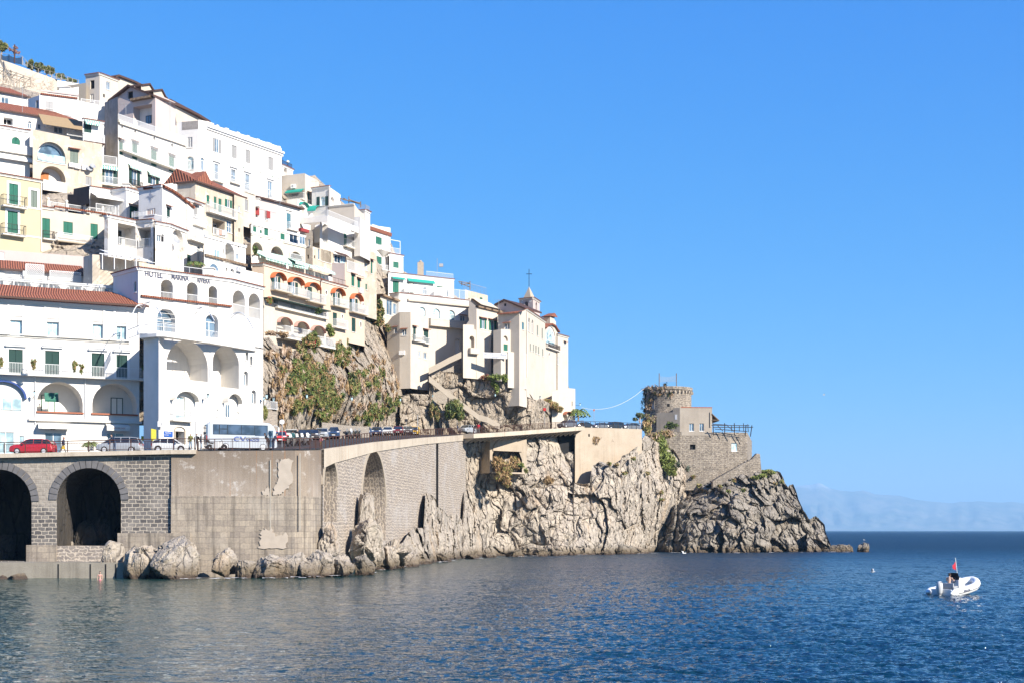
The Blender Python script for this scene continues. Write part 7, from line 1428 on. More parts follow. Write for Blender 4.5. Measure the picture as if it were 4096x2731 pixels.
def tree(label, t, x, y, ybase, rx, ry, Y, mats, n, size=.2, cat='tree', trunk=.12, seed=0, name='tree', nb=9, group=None, bare=False):
    base = P(*px(t,x,ybase),Y); c = P(*px(t,x,y),Y); s_ = TILE[t][2]; RX = rx/s_*Y/F; RZ = ry/s_*Y/F; rr = random.Random(seed); root = thing(name, label, cat, base, group, wc=True)
    mb = MB(); mb.tube([base-Vector((0,0,.5)), base.lerp(c,.5)+Vector((.1,0,0)), c],[trunk,trunk*.8,trunk*.4],6); bl = []
    for k in range(nb):
        a = rr.random()*6.28; q = rr.random(); p = c+Vector((math.cos(a)*RX*.65*(.3+q),math.sin(a)*RX*.5*(.3+q),(rr.random()*2-1)*RZ*.65)); mb.tube([base.lerp(c,.55),base.lerp(c,.8).lerp(p,.5)+Vector((0,0,.1)),p],[trunk*.5,trunk*.3,trunk*.12],4); bl.append((tuple(p),(RX*.42,RX*.4,RZ*.4)))
        if bare:
            for _ in range(10): d = Vector((rr.gauss(0,1),rr.gauss(0,1),abs(rr.gauss(0,1)))).normalized()*RZ*.6; mb.tube([p-d*.2,p+d*.5,p+d],[.03,.02,.01],3)
    mb.build('trunk','twig',root); leaves('crown',bl,mats,n,size,root,0,seed)
tree('dense olive green tree at the top left corner','A',15,150,330,75,60,268,['leaf_olive','leaf_green','leaf_olive'],420,.22,seed=1)
tree('bare reddish twiggy tree behind the dark pole','A',190,215,330,70,55,268,['twig','leaf_red'],60,.12,seed=2,bare=True)
for k,(x,y,rx,ry) in enumerate(((400,385,50,70),(510,420,60,60),(620,455,60,45),(690,480,35,50),(810,545,60,35),(950,600,60,25))):
    tree(['olive tree just right of the black netting','roundest olive tree behind the slope wall','spreading olive tree behind the slope wall, third from its left','narrow upright olive tree behind the net fence','low olive tree behind the dip in the net','lowest olive bush by the skyline tower house'][k],'A',x,y+15,y+ry+40,rx,ry,275,['leaf_grey','leaf_green','leaf_olive'],420,.18,seed=20+k,group='olive trees on the skyline')
tree('small olive tree with airy grey leaves left of the round tower','R',415,565,700,60,45,306,['leaf_grey','leaf_green'],160,.16,seed=40)
tree('wide bare shrub growing against the foot of the round tower','R',530,580,680,70,55,307,['twig','leaf_olive'],160,.14,seed=41,bare=True)
veg('bush','shaggy palm like bush at the end of the railing by the tower','bush',[('R',488,665,48,55,300,1.2)],['leaf_olive','leaf_brown','leaf_dry'],1500,.18,hang=.5,seed=42)
def palm(label, base, hh, L, n, seed=0, group=None, pot=False, trunk=.16):
    rr = random.Random(seed); root = thing('palm', label, 'palm', base, group, wc=True); top = Vector(base)+Vector((0,0,hh)); mb = MB(); mb.tube([Vector(base),top],[trunk,trunk*.9],8); mb.build('trunk','leaf_brown',root); mb = MB()
    for k in range(n):
        a = 2*math.pi*k/n+rr.random()*.3; up = .3+rr.random()*.9; prev = top; P_ = [top]
        for j in range(1,8): t = j/7; P_.append(top+Vector((math.cos(a)*L*t,math.sin(a)*L*t,L*(up*t-(up+.35)*t*t))))
        for p,q in zip(P_[:-1],P_[1:]):
            d = (q-p).normalized(); s_ = d.cross(Vector((0,0,1))).normalized(); m = (p+q)/2
            for sg in (1,-1): w_ = L*.2; e_ = m+s_*sg*w_+d*w_*.6-Vector((0,0,w_*.35)); mb.add([p,q,e_],[(0,1,2)])
    mb.build('fronds','leaf_green',root)
    if pot: mb = MB(); mb.lathe(base,[(.3,-.75),(.42,0),(.36,.02)],10); mb.build('pot','white_cloth',root)
pz = P(*px('F',1218,1265),152)
palm('spiky potted cycad on the pavement before the annex', (pz.x,pz.y,pz.z), .15, 1.0, 22, 1, pot=True, trunk=.2)
pp = P(*px('V',640,330),290); palm('green palm behind the last cream block at the road', (pp.x,pp.y,pp.z), 2.0, 2.6, 18, 2)
pp = P(*px('D',572,880),172); palm('spiky palm on the hotel roof terrace nearer the name', (pp.x,pp.y,pp.z), .3, .9, 16, 3); pp = P(*px('D',665,885),174); palm('dry yellow palm on the hotel roof terrace', (pp.x,pp.y,pp.z), .3, .8, 16, 4)
pc = P(*px('F',1958,235),156); root = thing('potted_shrub','round dark potted shrub at the balcony end of the annex','plant',(pc.x,pc.y,pc.z-.9),wc=True); leaves('foliage',[((pc.x,pc.y,pc.z),(.42,.42,.4))],['leaf_dark','leaf_green'],500,.08,root); mb = MB(); mb.tube([pc-Vector((0,0,1.1)),pc],.04,5); mb.build('stem','twig',root)
for k,(t,x,y,r,Y) in enumerate((('F',450,150,45,153.7),('F',1000,180,50,153.9),('F',1095,215,38,154),('F',15,130,40,153.5))):
    veg('potted_plant',['leafy climber on a white arch frame between the first and second shuttered doors','taller red brown plant on the long annex balcony','green plant on the long annex balcony beside the red brown one','dark plant on the balcony at the left edge'][k],'plant',[(t,x,y,r*.7,r,Y,.4),(t,x,y+60,r*.5,r,Y,.4)],['leaf_brown','leaf_olive','leaf_green'],350,.08,seed=50+k,group='balcony plants')
veg('bush','tall green pine like shrub at the right foot of the marina hotel','bush',[('M',195,1030,32,75,168,.8)],['leaf_green','leaf_olive'],900,.12,hang=.5,seed=60)
veg('bush','red flowering bougainvillea under the pink arches','bush',[('J',830,1200,90,35,199,1),('J',800,1260,80,40,199,1)],['leaf_olive','flower_red','leaf_green','leaf_dry'],700,.13,seed=61)
veg('bush','wispy brown creeper on the railing above the red tiled shed','bush',[('J',280,1120,80,30,200,.8),('J',440,1140,90,40,200,.8)],['twig','leaf_dry','leaf_brown'],500,.13,seed=62)
veg('tall_bush','shaggy evergreen growing up the rock spur beside the glass veranda','bush',[('J',1740,720,30,40,258,1),('J',1680,800,50,70,258,1),('J',1600,900,50,60,257,1),('J',1760,850,45,80,259,1),('J',1850,1060,42,45,259,1),('J',1720,960,70,60,258,1)],['leaf_olive','leaf_dark','leaf_green','leaf_brown'],900,.19,seed=63)
veg('bush','green bush at the top of the cliff beside the oval window house','bush',[('J',1350,1190,50,60,240,1),('J',1400,1250,40,40,238,1)],['leaf_green','leaf_olive'],900,.17,seed=64)
veg('bush','bright climbing plant at the corner of the pink arch terrace','bush',[('J',1065,1050,40,45,204,.8),('J',1090,1110,40,50,204,.8)],['leaf_green','leaf_olive','leaf_lime'],700,.14,seed=65)
veg('potted_plant','flowering plant on the corner balcony of the lower terrace storey','plant',[('J',265,680,45,50,202,.5)],['leaf_olive','flower_red','leaf_lime'],500,.1,seed=66)
veg('potted_plant','green plant by the arches end of the lower terrace storey','plant',[('J',920,830,45,40,204,.6)],['leaf_green','leaf_dark'],600,.12,seed=67)
veg('potted_plant','green plant hanging in the first stone arch','plant',[('I',70,1215,30,60,208.5,.5)],['leaf_green','leaf_dark'],700,.12,seed=68)
# hillside wall with fence net and vines at the top left
b = Bld('slope_wall', 'long beige retaining wall falling across the hill at the top left', 'wall', 'A', [(-60,305),(770,5200)], 262, 1100, 'beige', 3, corn=None); b.mats[0] = 'cream'; b.done()
b = Bld('white_slope_wall', 'short white wall continuing the beige slope wall', 'wall', 'A', [(768,610),(1060,5200)], 266, 1000, 'white', 3, corn=None, tops={0:('A',(768,612),(1060,655))}); b.done()
def net_fence():
    root = thing('net_fence','wooden post fence with sagging grey netting along the slope wall','fence',P(*px('A',300,400),261.5),wc=True)
    ps = [(5,245,335),(120,265,370),(300,290,405),(365,370,430),(430,420,460),(515,455,490),(600,475,515),(670,490,545),(757,520,600),(825,535,605),(908,565,620),(972,590,655),(1055,610,655)]; T_ = []
    for x,y0,y1 in ps: a = P(*px('A',x,y1),262.5); c = P(*px('A',x,y0),262.5); mb = MB(); mb.tube([a,c],.06,5); mb.build('post','tan_stone',root); T_.append((a,c))
    mb = MB()
    for (a,c),(d,e_) in zip(T_[:-1],T_[1:]): mb.tube([c,e_],.035,4)
    mb.build('rail','tan_stone',root)
    m, nt, bs = base_mat('netting', .9, (.35,.36,.35)); bs.inputs['Alpha'].default_value = .45
    m, nt, bs = base_mat('black_netting', .9, (.02,.02,.02)); bs.inputs['Alpha'].default_value = .75
    for k,((a,c),(d,e_)) in enumerate(zip(T_[:-1],T_[1:])):
        if k in (3,): continue
        mb = MB(); n = 8; top = []; 
        for j in range(n+1): t = j/n; top.append(c.lerp(e_,t)-Vector((0,0,(.1 if k < 2 else .35)+.35*math.sin(math.pi*t))))
        bot = [a.lerp(d,j/n) for j in range(n+1)]
        for j in range(n): mb.add([bot[j],bot[j+1],top[j+1],top[j]],[(0,1,2,3)])
        mb.build('net','black_netting' if k < 2 else 'netting',root)
    mb = MB(); mb.tube([P(*px('A',195,385),261),P(*px('A',197,132),261)],.13,6); tag(mb.build('utility_pole','rust'),'dark red pole standing behind the slope wall','pole')
net_fence()
def vine_pergola():
    root = thing('vine_pergola','bare grey timber pergola with leafless vines on the terraces','pergola',P(*px('A',200,700),240),wc=True); mb = MB()
    for x,y0,y1 in ((40,500,670),(70,440,640),(145,470,700),(228,505,720),(258,600,740),(322,550,730),(412,575,700),(150,480,560)): mb = MB(); mb.tube([P(*px('A',x,y1),240),P(*px('A',x,y0),240)],.09,5); mb.build('post','tan_stone',root)
    for (x0,y0,x1,y1) in ((0,440,412,580),(0,480,412,610),(0,520,330,640),(70,445,0,520),(145,478,60,560),(228,508,130,600),(322,552,210,640),(412,578,300,690),(270,715,420,690)): mb = MB(); mb.tube([P(*px('A',x0,y0),239.5),P(*px('A',x1,y1),240.5)],.06,4); mb.build('beam','tan_stone',root)
    mb = MB(); rr = random.Random(9)
    for k in range(90):
        x = rr.random()*720; y = 560+x*.12+rr.random()*130; p = P(*px('A',x,y),239+rr.random()*3); pl = [p]
        for j in range(4): p = p+Vector((rr.gauss(0,.35),rr.gauss(0,.3),rr.gauss(.15,.3))); pl.append(p)
        mb.tube(pl,[.035,.03,.025,.02,.01],3)
    mb.build('vine','twig',root)['kind'] = 'stuff'
vine_pergola()
# ---------------------------------------------------------------- vehicles
def paint(name, c, rough=.25):
    m, nt, b = base_mat(name, rough, tuple(x*.7 for x in c), .5); b.inputs['Coat Weight'].default_value = .6; b.inputs['Coat Roughness'].default_value = .05
for k_, c_ in dict(p_red=(.55,.02,.03), p_silver=(.42,.44,.46), p_white=(.8,.8,.78), p_navy=(.03,.06,.14), p_blue=(.06,.11,.22), p_black=(.025,.028,.032), p_wine=(.22,.02,.03), p_grey=(.16,.17,.185), p_yellow=(.75,.45,.03), p_brown=(.10,.08,.07), p_bright=(.75,.03,.03)).items(): paint(k_, c_)
flat('tyre', (.035,.035,.037), .9); flat('rim', (.55,.56,.58), .35, metal=0); flat('tail_red', (.45,.02,.02), .3); flat('lamp_clear', (.8,.82,.82), .2, .8)
def loft(mb, secs, mat=0, caps=True):
    n = len(secs[0]); vs = [v for s in secs for v in s]; fs = [(i*n+k, (i+1)*n+k, (i+1)*n+(k+1)%n, i*n+(k+1)%n) for i in range(len(secs)-1) for k in range(n)]
    if caps: fs += [tuple(range(n)), tuple((len(secs)-1)*n+k for k in range(n))[::-1]]
    mb.add(vs, fs, mat)
STY = {  # x fraction from nose (0) to tail (1): belt/hood height fraction; cabin stations
 'suv':   dict(b=[(0,.42),(.02,.52),(.10,.60),(.27,.66),(.32,.67),(.80,.70),(.97,.68),(1,.45)], c=[(.25,.66,.67),(.38,.67,.93),(.48,.67,.99),(.75,.69,.99),(.90,.70,.93),(.985,.68,.70)]),
 'hatch': dict(b=[(0,.38),(.02,.48),(.12,.56),(.25,.62),(.32,.64),(.80,.68),(.97,.66),(1,.42)], c=[(.20,.60,.62),(.38,.65,.95),(.50,.65,1.0),(.75,.67,.98),(.92,.68,.88),(.985,.66,.68)]),
 'sedan': dict(b=[(0,.36),(.02,.46),(.10,.56),(.28,.64),(.34,.65),(.80,.70),(.97,.69),(1,.45)], c=[(.26,.62,.64),(.42,.66,.95),(.52,.66,1.0),(.66,.67,.98),(.82,.69,.76),(.88,.69,.70)]),
 'van':   dict(b=[(0,.40),(.02,.50),(.08,.56),(.16,.60),(.25,.62),(.80,.63),(.98,.62),(1,.45)], c=[(.12,.58,.60),(.32,.62,.95),(.42,.62,1.0),(.80,.63,1.0),(.93,.63,.96),(.99,.62,.64)]),
 'box':   dict(b=[(0,.42),(.02,.55),(.12,.62),(.20,.64),(.25,.65),(.80,.66),(.98,.66),(1,.5)], c=[(.18,.62,.64),(.27,.64,.96),(.32,.65,1.0),(.80,.66,1.0),(.96,.66,.99),(.99,.66,.68)])}
def car(label, xpix, Y, hd, style, pm, L=4.2, W=1.78, H=1.5, group='cars on the road', name='parked_car', roofm=None):
    q = P(xpix, 0, Y); z = road_z((q.x, q.y))+.02; root = thing(name, label, 'car', (q.x, q.y, z), group); root.rotation_euler = (0,0,hd)
    S = STY[style]; X = lambda f: L*(.5-f); wr = .32 if H < 1.6 else .34
    mb = MB(); secs = []
    for f, zf in S['b']:
        w_ = W/2*(1-.10*max(0,(.12-f)/.12)**1.5-.08*max(0,(f-.9)/.1)**1.5); zt = zf*H; zb = .2 if .03 < f < .97 else .3
        secs.append([(X(f),-w_*.95,zb),(X(f),-w_,zb+.12),(X(f),-w_,zt*.72),(X(f),-w_*.94,zt),(X(f),w_*.94,zt),(X(f),w_,zt*.72),(X(f),w_,zb+.12),(X(f),w_*.95,zb)])
    loft(mb, secs); body = mb.build('body', pm, root, smooth=False)
    for p in body.data.polygons: p.use_smooth = False
    mb = MB(); loft(mb, [[(X(f),-W/2*.90,z0*H),(X(f),-W/2*(.90-.16*(z1-z0)/.33),z1*H-.03),(X(f),W/2*(.90-.16*(z1-z0)/.33),z1*H-.03),(X(f),W/2*.90,z0*H)] for f,z0,z1 in S['c']]); mb.build('windows', 'glass_dark', root)
    mb = MB(); cc = [c for c in S['c'] if c[2] > .85]; loft(mb, [[(X(f),-W/2*.755,z1*H-.05),(X(f),-W/2*.74,z1*H+.01),(X(f),W/2*.74,z1*H+.01),(X(f),W/2*.755,z1*H-.05)] for f,z0,z1 in cc]); mb.build('roof', roofm or pm, root)
    mb = MB()
    for sg in (1,-1):
        pl = [(X(f), sg*(W/2*(.905-.16*(z1-z0)/.33)), z1*H-.02) for f,z0,z1 in S['c']]; mb.tube(pl, .035, 4)
        for f in (.56, .76): 
            c1 = [c for c in S['c']]; zz = np.interp(f,[c[0] for c in c1],[c[2] for c in c1])*H; z0 = np.interp(f,[c[0] for c in c1],[c[1] for c in c1])*H; mb.tube([(X(f),sg*W/2*.905,z0),(X(f),sg*W/2*.75,zz-.03)],.035,4)
    mb.build('pillar', pm, root)
    for sg in (1,-1):
        for f in (.19,.81):
            w0 = MB(); A = Matrix.Rotation(R(90),3,'X'); c = Vector((X(f), sg*(W/2-.09), wr)); w0.lathe(c,[(wr*.6,-.11),(wr,-.09),(wr,.09),(wr*.6,.11)],16,0,A); t = w0.build('wheel','tyre',root); w1 = MB(); w1.lathe(c+Vector((0,sg*.02,0)),[(wr*.2,-.115),(wr*.62,-.1),(wr*.62,.1),(wr*.2,.115)],10,0,A); w1.build('rim','rim',t)
            w2 = MB(); w2.lathe(c+Vector((0,-sg*.06,.03)),[(.01,-.13),(wr*1.18,-.13),(wr*1.18,.155),(.01,.155)],16,0,A); w2.build('wheel_arch','tyre',root)
        m = MB(); m.box((X(.025),sg*W*.34,.50*H if H > 1.4 else .44*H),.14,.34,.13); m.build('headlight','lamp_clear',root)
        m = MB(); m.box((X(.985),sg*W*.38,.56*H),.1,.24,.22); m.build('tail_light','tail_red',root)
        m = MB(); m.box((X(.33),sg*(W/2+.08),.66*H),.12,.18,.13); m.build('mirror',pm,root)
    m = MB(); m.box((X(.005),0,.32*H),.06,W*.5,.16); m.build('grille','tyre',root); m = MB(); m.box((X(-.0)+.03,0,.24*H),.04,.46,.1); m.build('number_plate','sign_white',root); return root
def road_dir(x):
    a, b = edge_at(x-15), edge_at(x+15); d = (b-a).xy.normalized(); return math.atan2(d.y, d.x)
PI = math.pi; rd = math.atan2(99,11.4)
car('shiny red compact SUV with dark roof driving left above the first vault',133,148.2,PI,'suv','p_red',4.45,1.84,1.62,roofm='p_black')
car('silver people carrier parked above the vault pier with a person leaning by its nose',480,149.0,PI,'van','p_silver',4.55,1.8,1.66)
car('white hatchback with its red tail lamp to the left, behind the standing group',684,150,.04,'hatch','p_white',3.85,1.68,1.46)
car('bright red small car just behind the coach nose',1122,171,rd+PI+.25,'hatch','p_bright',3.6,1.6,1.5)
car('white car half hidden by the two men right of the round sign',1166,184,rd+PI+.2,'suv','p_white',4.2,1.78,1.55)
car('black hatchback behind the parked motorcycles',1218,181,rd+PI+.2,'hatch','p_black',4.1,1.75,1.5)
car('dark brown hatchback left of the silver estate car',1252,186,rd+PI+.2,'hatch','p_brown',4.1,1.75,1.5)
car('silver estate car tucked behind the large navy SUV',1288,193,rd+PI+.2,'suv','p_silver',4.3,1.78,1.6)
car('largest navy blue SUV in the row, headlamp gleaming',1330,199,rd+PI+.3,'suv','p_navy',4.5,1.86,1.7)
car('white small car just right of the navy SUV',1362,206,rd+PI+.3,'hatch','p_white',3.7,1.65,1.5)
car('mid blue hatchback right of the scooters',1463,222,rd+PI+.15,'hatch','p_blue',4.0,1.75,1.48)
car('dark slate blue sedan between the blue hatchback and the white sedan',1508,229,rd+PI+.15,'sedan','p_navy',4.3,1.78,1.45)
car('white sedan between the slate blue and wine red cars',1551,236,rd+PI+.15,'sedan','p_white',4.2,1.76,1.48)
car('wine red hatchback in the row under the cliff',1593,246,rd+PI+.15,'hatch','p_wine',4.1,1.76,1.52)
car('dark grey sedan left of the yellow van',1632,251,rd+PI+.15,'sedan','p_grey',4.5,1.8,1.45)
car('small boxy yellow van at the end of the row',1662,257,rd+PI+.1,'box','p_yellow',3.5,1.55,1.65)
car('pale silver SUV passing the two pedestrians below the warning sign',1868,264,road_dir(1868)+PI+.05,'suv','p_silver',4.4,1.84,1.6)
car('dark SUV near the arched gateway',2268,283,road_dir(2268)+PI+.05,'suv','p_grey',4.3,1.82,1.62)
car('black low car right of the last cream block',2335,287,road_dir(2335)+PI,'sedan','p_black',4.2,1.78,1.35)
car('dark hatchback behind the railing under the no parking sign',2400,290,road_dir(2400)+PI,'hatch','p_grey',3.9,1.7,1.4)
car('dark van behind the railing left of the last parked car',2455,292,road_dir(2455)+PI,'van','p_black',4.6,1.8,1.7)
car('last dark car behind the railing before the tower',2520,294,road_dir(2520)+PI,'suv','p_grey',4.3,1.8,1.55)
paint('p_coach', (.56,.60,.64)); glass_mat('glass_coach', (.03,.045,.07))
def coach():
    L, W, H = 7.3, 2.3, 2.95; q = P(962, 0, 149.9); z = road_z((q.x,q.y))+.05; root = thing('coach','white tour coach with a blue and grey logo parked by the hotel','coach',(q.x,q.y,z)); root.rotation_euler = (0,0,R(21))
    mb = MB(); secs = []
    for x, zb, zt, w_ in ((-L/2,.5,2.6,1.02),(-L/2+.06,.4,2.85,1.1),(-L/2+.3,.32,3.02,1.15),(-1,.32,3.06,1.15),(2.3,.32,3.05,1.15),(2.9,.32,2.98,1.15),(3.3,.34,2.7,1.13),(3.55,.4,2.2,1.1),(L/2,.5,1.3,1.05),(L/2+.03,.55,.95,1.0)):
        secs.append([(x,-w_,zb),(x,-w_,zt-.25),(x,-w_*.93,zt-.06),(x,-w_*.75,zt),(x,w_*.75,zt),(x,w_*.93,zt-.06),(x,w_,zt-.25),(x,w_,zb)])
    loft(mb, secs); mb.build('body','p_coach',root)
    for sg in (-1,1):
        for (x0,x1,z0,z1) in ((-3.0,-2.45,1.72,2.68),(-2.35,-1.6,2.3,2.68),(-2.35,-1.6,1.72,2.2),(-1.5,-.15,1.72,2.68),(-.08,1.25,1.72,2.68),(1.32,2.62,1.62,2.66)): m = MB(); m.box(((x0+x1)/2,sg*1.152,(z0+z1)/2),x1-x0,.03,z1-z0); m.build('window','glass_coach',root)
        m = MB(); m.box((-.2,sg*1.146,2.2),5.72,.03,1.06); m.build('window_band','p_black',root)
        m = MB(); m.box((2.98,sg*1.15,1.35),.48,.03,1.7); m.build('door','glass',root)
        for x in (-1.75,2.15):
            A = Matrix.Rotation(R(90),3,'X'); c = Vector((x,sg*1.0,.45)); w0 = MB(); w0.lathe(c,[(.28,-.16),(.45,-.13),(.45,.13),(.28,.16)],20,0,A); t = w0.build('wheel','tyre',root); w1 = MB(); w1.lathe(c,[(.08,-.19),(.28,-.165),(.28,.165),(.08,.19)],12,0,A); w1.build('rim','rim',t); w2 = MB(); w2.lathe(c+Vector((0,-sg*.02,.04)),[(.01,-.15),(.50,-.15),(.50,.165),(.01,.165)],20,0,A); w2.build('wheel_arch','tyre',root)
        m = MB(); m.tube([(3.3,sg*1.1,2.75),(3.75,sg*1.25,2.6)],.04,5); m.box((3.78,sg*1.28,2.3),.14,.2,.5); m.build('mirror','p_white',root)
    m = MB(); m.add([(3.32,-1.0,2.62),(3.32,1.0,2.62),(L/2+.05,1.0,1.32),(L/2+.05,-1.0,1.32)],[(0,3,2,1)]); m.build('windscreen','glass_dark',root)
    m = MB(); m.box((-L/2-.0,0,2.2),.16,1.9,.95); m.build('rear_window','glass',root); m = MB(); m.box((-L/2+.02,0,1.05),.1,2.0,1.1); m.build('rear_panel','p_silver',root)
    m = MB(); m.box((0,0,3.08),1.5,1.2,.14); m.build('roof_unit','p_white',root)
    for sg in (-1,1): m = MB(); m.box((-L/2-.02,sg*.95,1.3),.08,.18,.5); m.build('tail_light','tail_red',root)
    f = Fr((0,-1.155),(1,0)); text3d('CALABRESE',f,.35,1.75,1.36,1.5,'letter_pale',.02,'lettering',root,.03); text3d('VIAGGI',f,.38,1.75,1.0,1.28,'sign_logo',.02,'lettering',root,.03)
    m = MB(); n = 14; 
    for j in range(n):
        t0, t1 = R(50+j*260/n), R(50+(j+1)*260/n); m.add([f.p(-.55+.36*math.cos(t),1.24+.27*math.sin(t),.02) for t in (t0,t1)]+[f.p(-.55+.22*math.cos(t),1.24+.15*math.sin(t),.02) for t in (t1,t0)],[(0,1,2,3)])
    m.add([f.p(-.32,1.5,.02),f.p(-.12,1.5,.02),f.p(.06,1.12,.02),f.p(.24,1.5,.02),f.p(.36,1.5,.02),f.p(.1,.98,.02),f.p(0,.98,.02)],[(0,1,2,6),(2,3,4,5)]); m.build('logo','sign_logo',root)
flat('sign_logo', (.10,.16,.42), .5)
coach()
def moto(label, xpix, Y, hd, pm, scooter=False, group='parked motorcycles and scooters'):
    q = P(xpix,0,Y); z = road_z((q.x,q.y))+.02; root = thing('motorcycle' if not scooter else 'scooter',label,'motorcycle' if not scooter else 'scooter',(q.x,q.y,z),group); root.rotation_euler = (R(6),0,hd); r = .32 if not scooter else .25; wb = .74 if not scooter else .62
    A = Matrix.Rotation(R(90),3,'X')
    for x in (-wb,wb): m = MB(); m.lathe((x,0,r),[(r*.78,-.04),(r,-.05),(r,.05),(r*.78,.04)],16,0,A); w_ = m.build('wheel','tyre',root); m = MB(); m.lathe((x,0,r),[(.03,-.045),(r*.7,-.02),(r*.7,.02),(.03,.045)],10,0,A); m.build('rim','rim',w_)
    m = MB(); m.tube([(wb,0,r),(wb-.22,0,.95)],.045,6); m.tube([(wb-.22,-.36,1.08),(wb-.2,0,1.0),(wb-.22,.36,1.08)],.025,5); m.build('fork','iron',root)
    m = MB(); loft(m,[[(x,-w_,zb),(x,-w_,zt),(x,w_,zt),(x,w_,zb)] for x,w_,zb,zt in ((-.5,.10,.3,.62),(-.25,.16,.25,.78),(.15,.17,.25,.95),(.45,.12,.45,.92),(.6,.05,.7,.88))]); m.build('body',pm,root)
    m = MB(); loft(m,[[(x,-w_,zb),(x,-w_,zt),(x,w_,zt),(x,w_,zb)] for x,w_,zb,zt in ((-.85,.08,.74,.86),(-.5,.13,.68,.84),(.02,.13,.70,.82))]); m.build('seat','tyre',root)
    m = MB(); m.tube([(-.5,.12,.5),(-.95,.12,.45)],.05,6); m.tube([(-.3,0,.55),(-wb,0,r)],.04,5); m.build('exhaust','iron',root)
    m = MB(); m.add([(.62,-.16,.95),(.62,.16,.95),(.48,.13,1.38),(.48,-.13,1.38)],[(0,1,2,3)]); m.box((.68,0,.9),.1,.26,.2); m.build('fairing',pm,root); m = MB(); m.box((-.95,0,.95),.34,.36,.26); m.build('top_box','tyre',root); return root
moto('white and black touring motorcycle in front of the coach rear',868,147.0,.05,'p_white')
for k,(x,Y) in enumerate(((1160,158.5),(1186,160.5),(1206,162),(1228,163.5))): moto(['dark motorcycle with green bag nearest the round sign post','black motorcycle by the bald man','black scooter with grey windshield','dark scooter with a pale front shield nearest the bend'][k],x,Y,rd+PI+.6,['p_black','p_black','p_grey','p_silver'][k],k>1)
for k,(x,Y) in enumerate(((1388,199),(1404,201),(1420,203),(1436,205))): moto(['black scooter with a round black box','white fronted scooter second in the scooter row','black scooter with a helmet on its mirror','black scooter nearest the mid blue hatchback'][k],x,Y,rd+PI+.5,['p_black','p_silver','p_black','p_black'][k],True)
# ---------------------------------------------------------------- people
flat('skin', (.62,.40,.30), .6); flat('hair_dark', (.06,.04,.03), .8); flat('hair_red', (.30,.07,.03), .8); flat('hair_grey', (.5,.48,.45), .8)
for k_, c_ in dict(c_black=(.02,.02,.025), c_navy=(.03,.05,.10), c_jeans=(.12,.18,.28), c_pale_jeans=(.35,.45,.55), c_olive=(.22,.22,.07), c_mustard=(.65,.42,.04), c_red=(.6,.03,.05), c_grey=(.2,.2,.2), c_pink=(.75,.25,.3), c_white=(.75,.75,.72), c_teal=(.04,.14,.15)).items(): flat(k_, c_, .85)
def ball(mb, c, r, sx=1, sy=1, sz=1, n=10):
    m = 7; c = Vector(c); vs = []; 
    for i in range(m+1):
        ph = math.pi*i/m
        for k in range(n): th = 2*math.pi*k/n; vs.append(c+Vector((r*sx*math.sin(ph)*math.cos(th), r*sy*math.sin(ph)*math.sin(th), r*sz*math.cos(ph))))
    mb.add(vs,[(i*n+k,(i+1)*n+k,(i+1)*n+(k+1)%n,i*n+(k+1)%n) for i in range(m) for k in range(n)])
def limb(mb, pts, rs):
    mb.tube(pts, rs, 10)
    for p, r in zip(pts, rs): ball(mb, p, r)
def fuse(mb, name, mat, parent, vox=.014):
    me = bpy.data.meshes.new('tmp'); me.from_pydata(mb.v, [], mb.f); me.update(); o = bpy.data.objects.new('tmp', me); C.objects.link(o); md = o.modifiers.new('r','REMESH'); md.mode = 'VOXEL'; md.voxel_size = vox; md.use_smooth_shade = True; sm = o.modifiers.new('s','SMOOTH'); sm.iterations = 3; sm.factor = .5
    dg = bpy.context.evaluated_depsgraph_get(); new = bpy.data.meshes.new_from_object(o.evaluated_get(dg)); bpy.data.objects.remove(o); bpy.data.meshes.remove(me); new.name = name; new.materials.clear(); new.materials.append(MATS[mat]); new.polygons.foreach_set('use_smooth',[True]*len(new.polygons)); ob = bpy.data.objects.new(name,new); C.objects.link(ob); ob.parent = parent; return ob
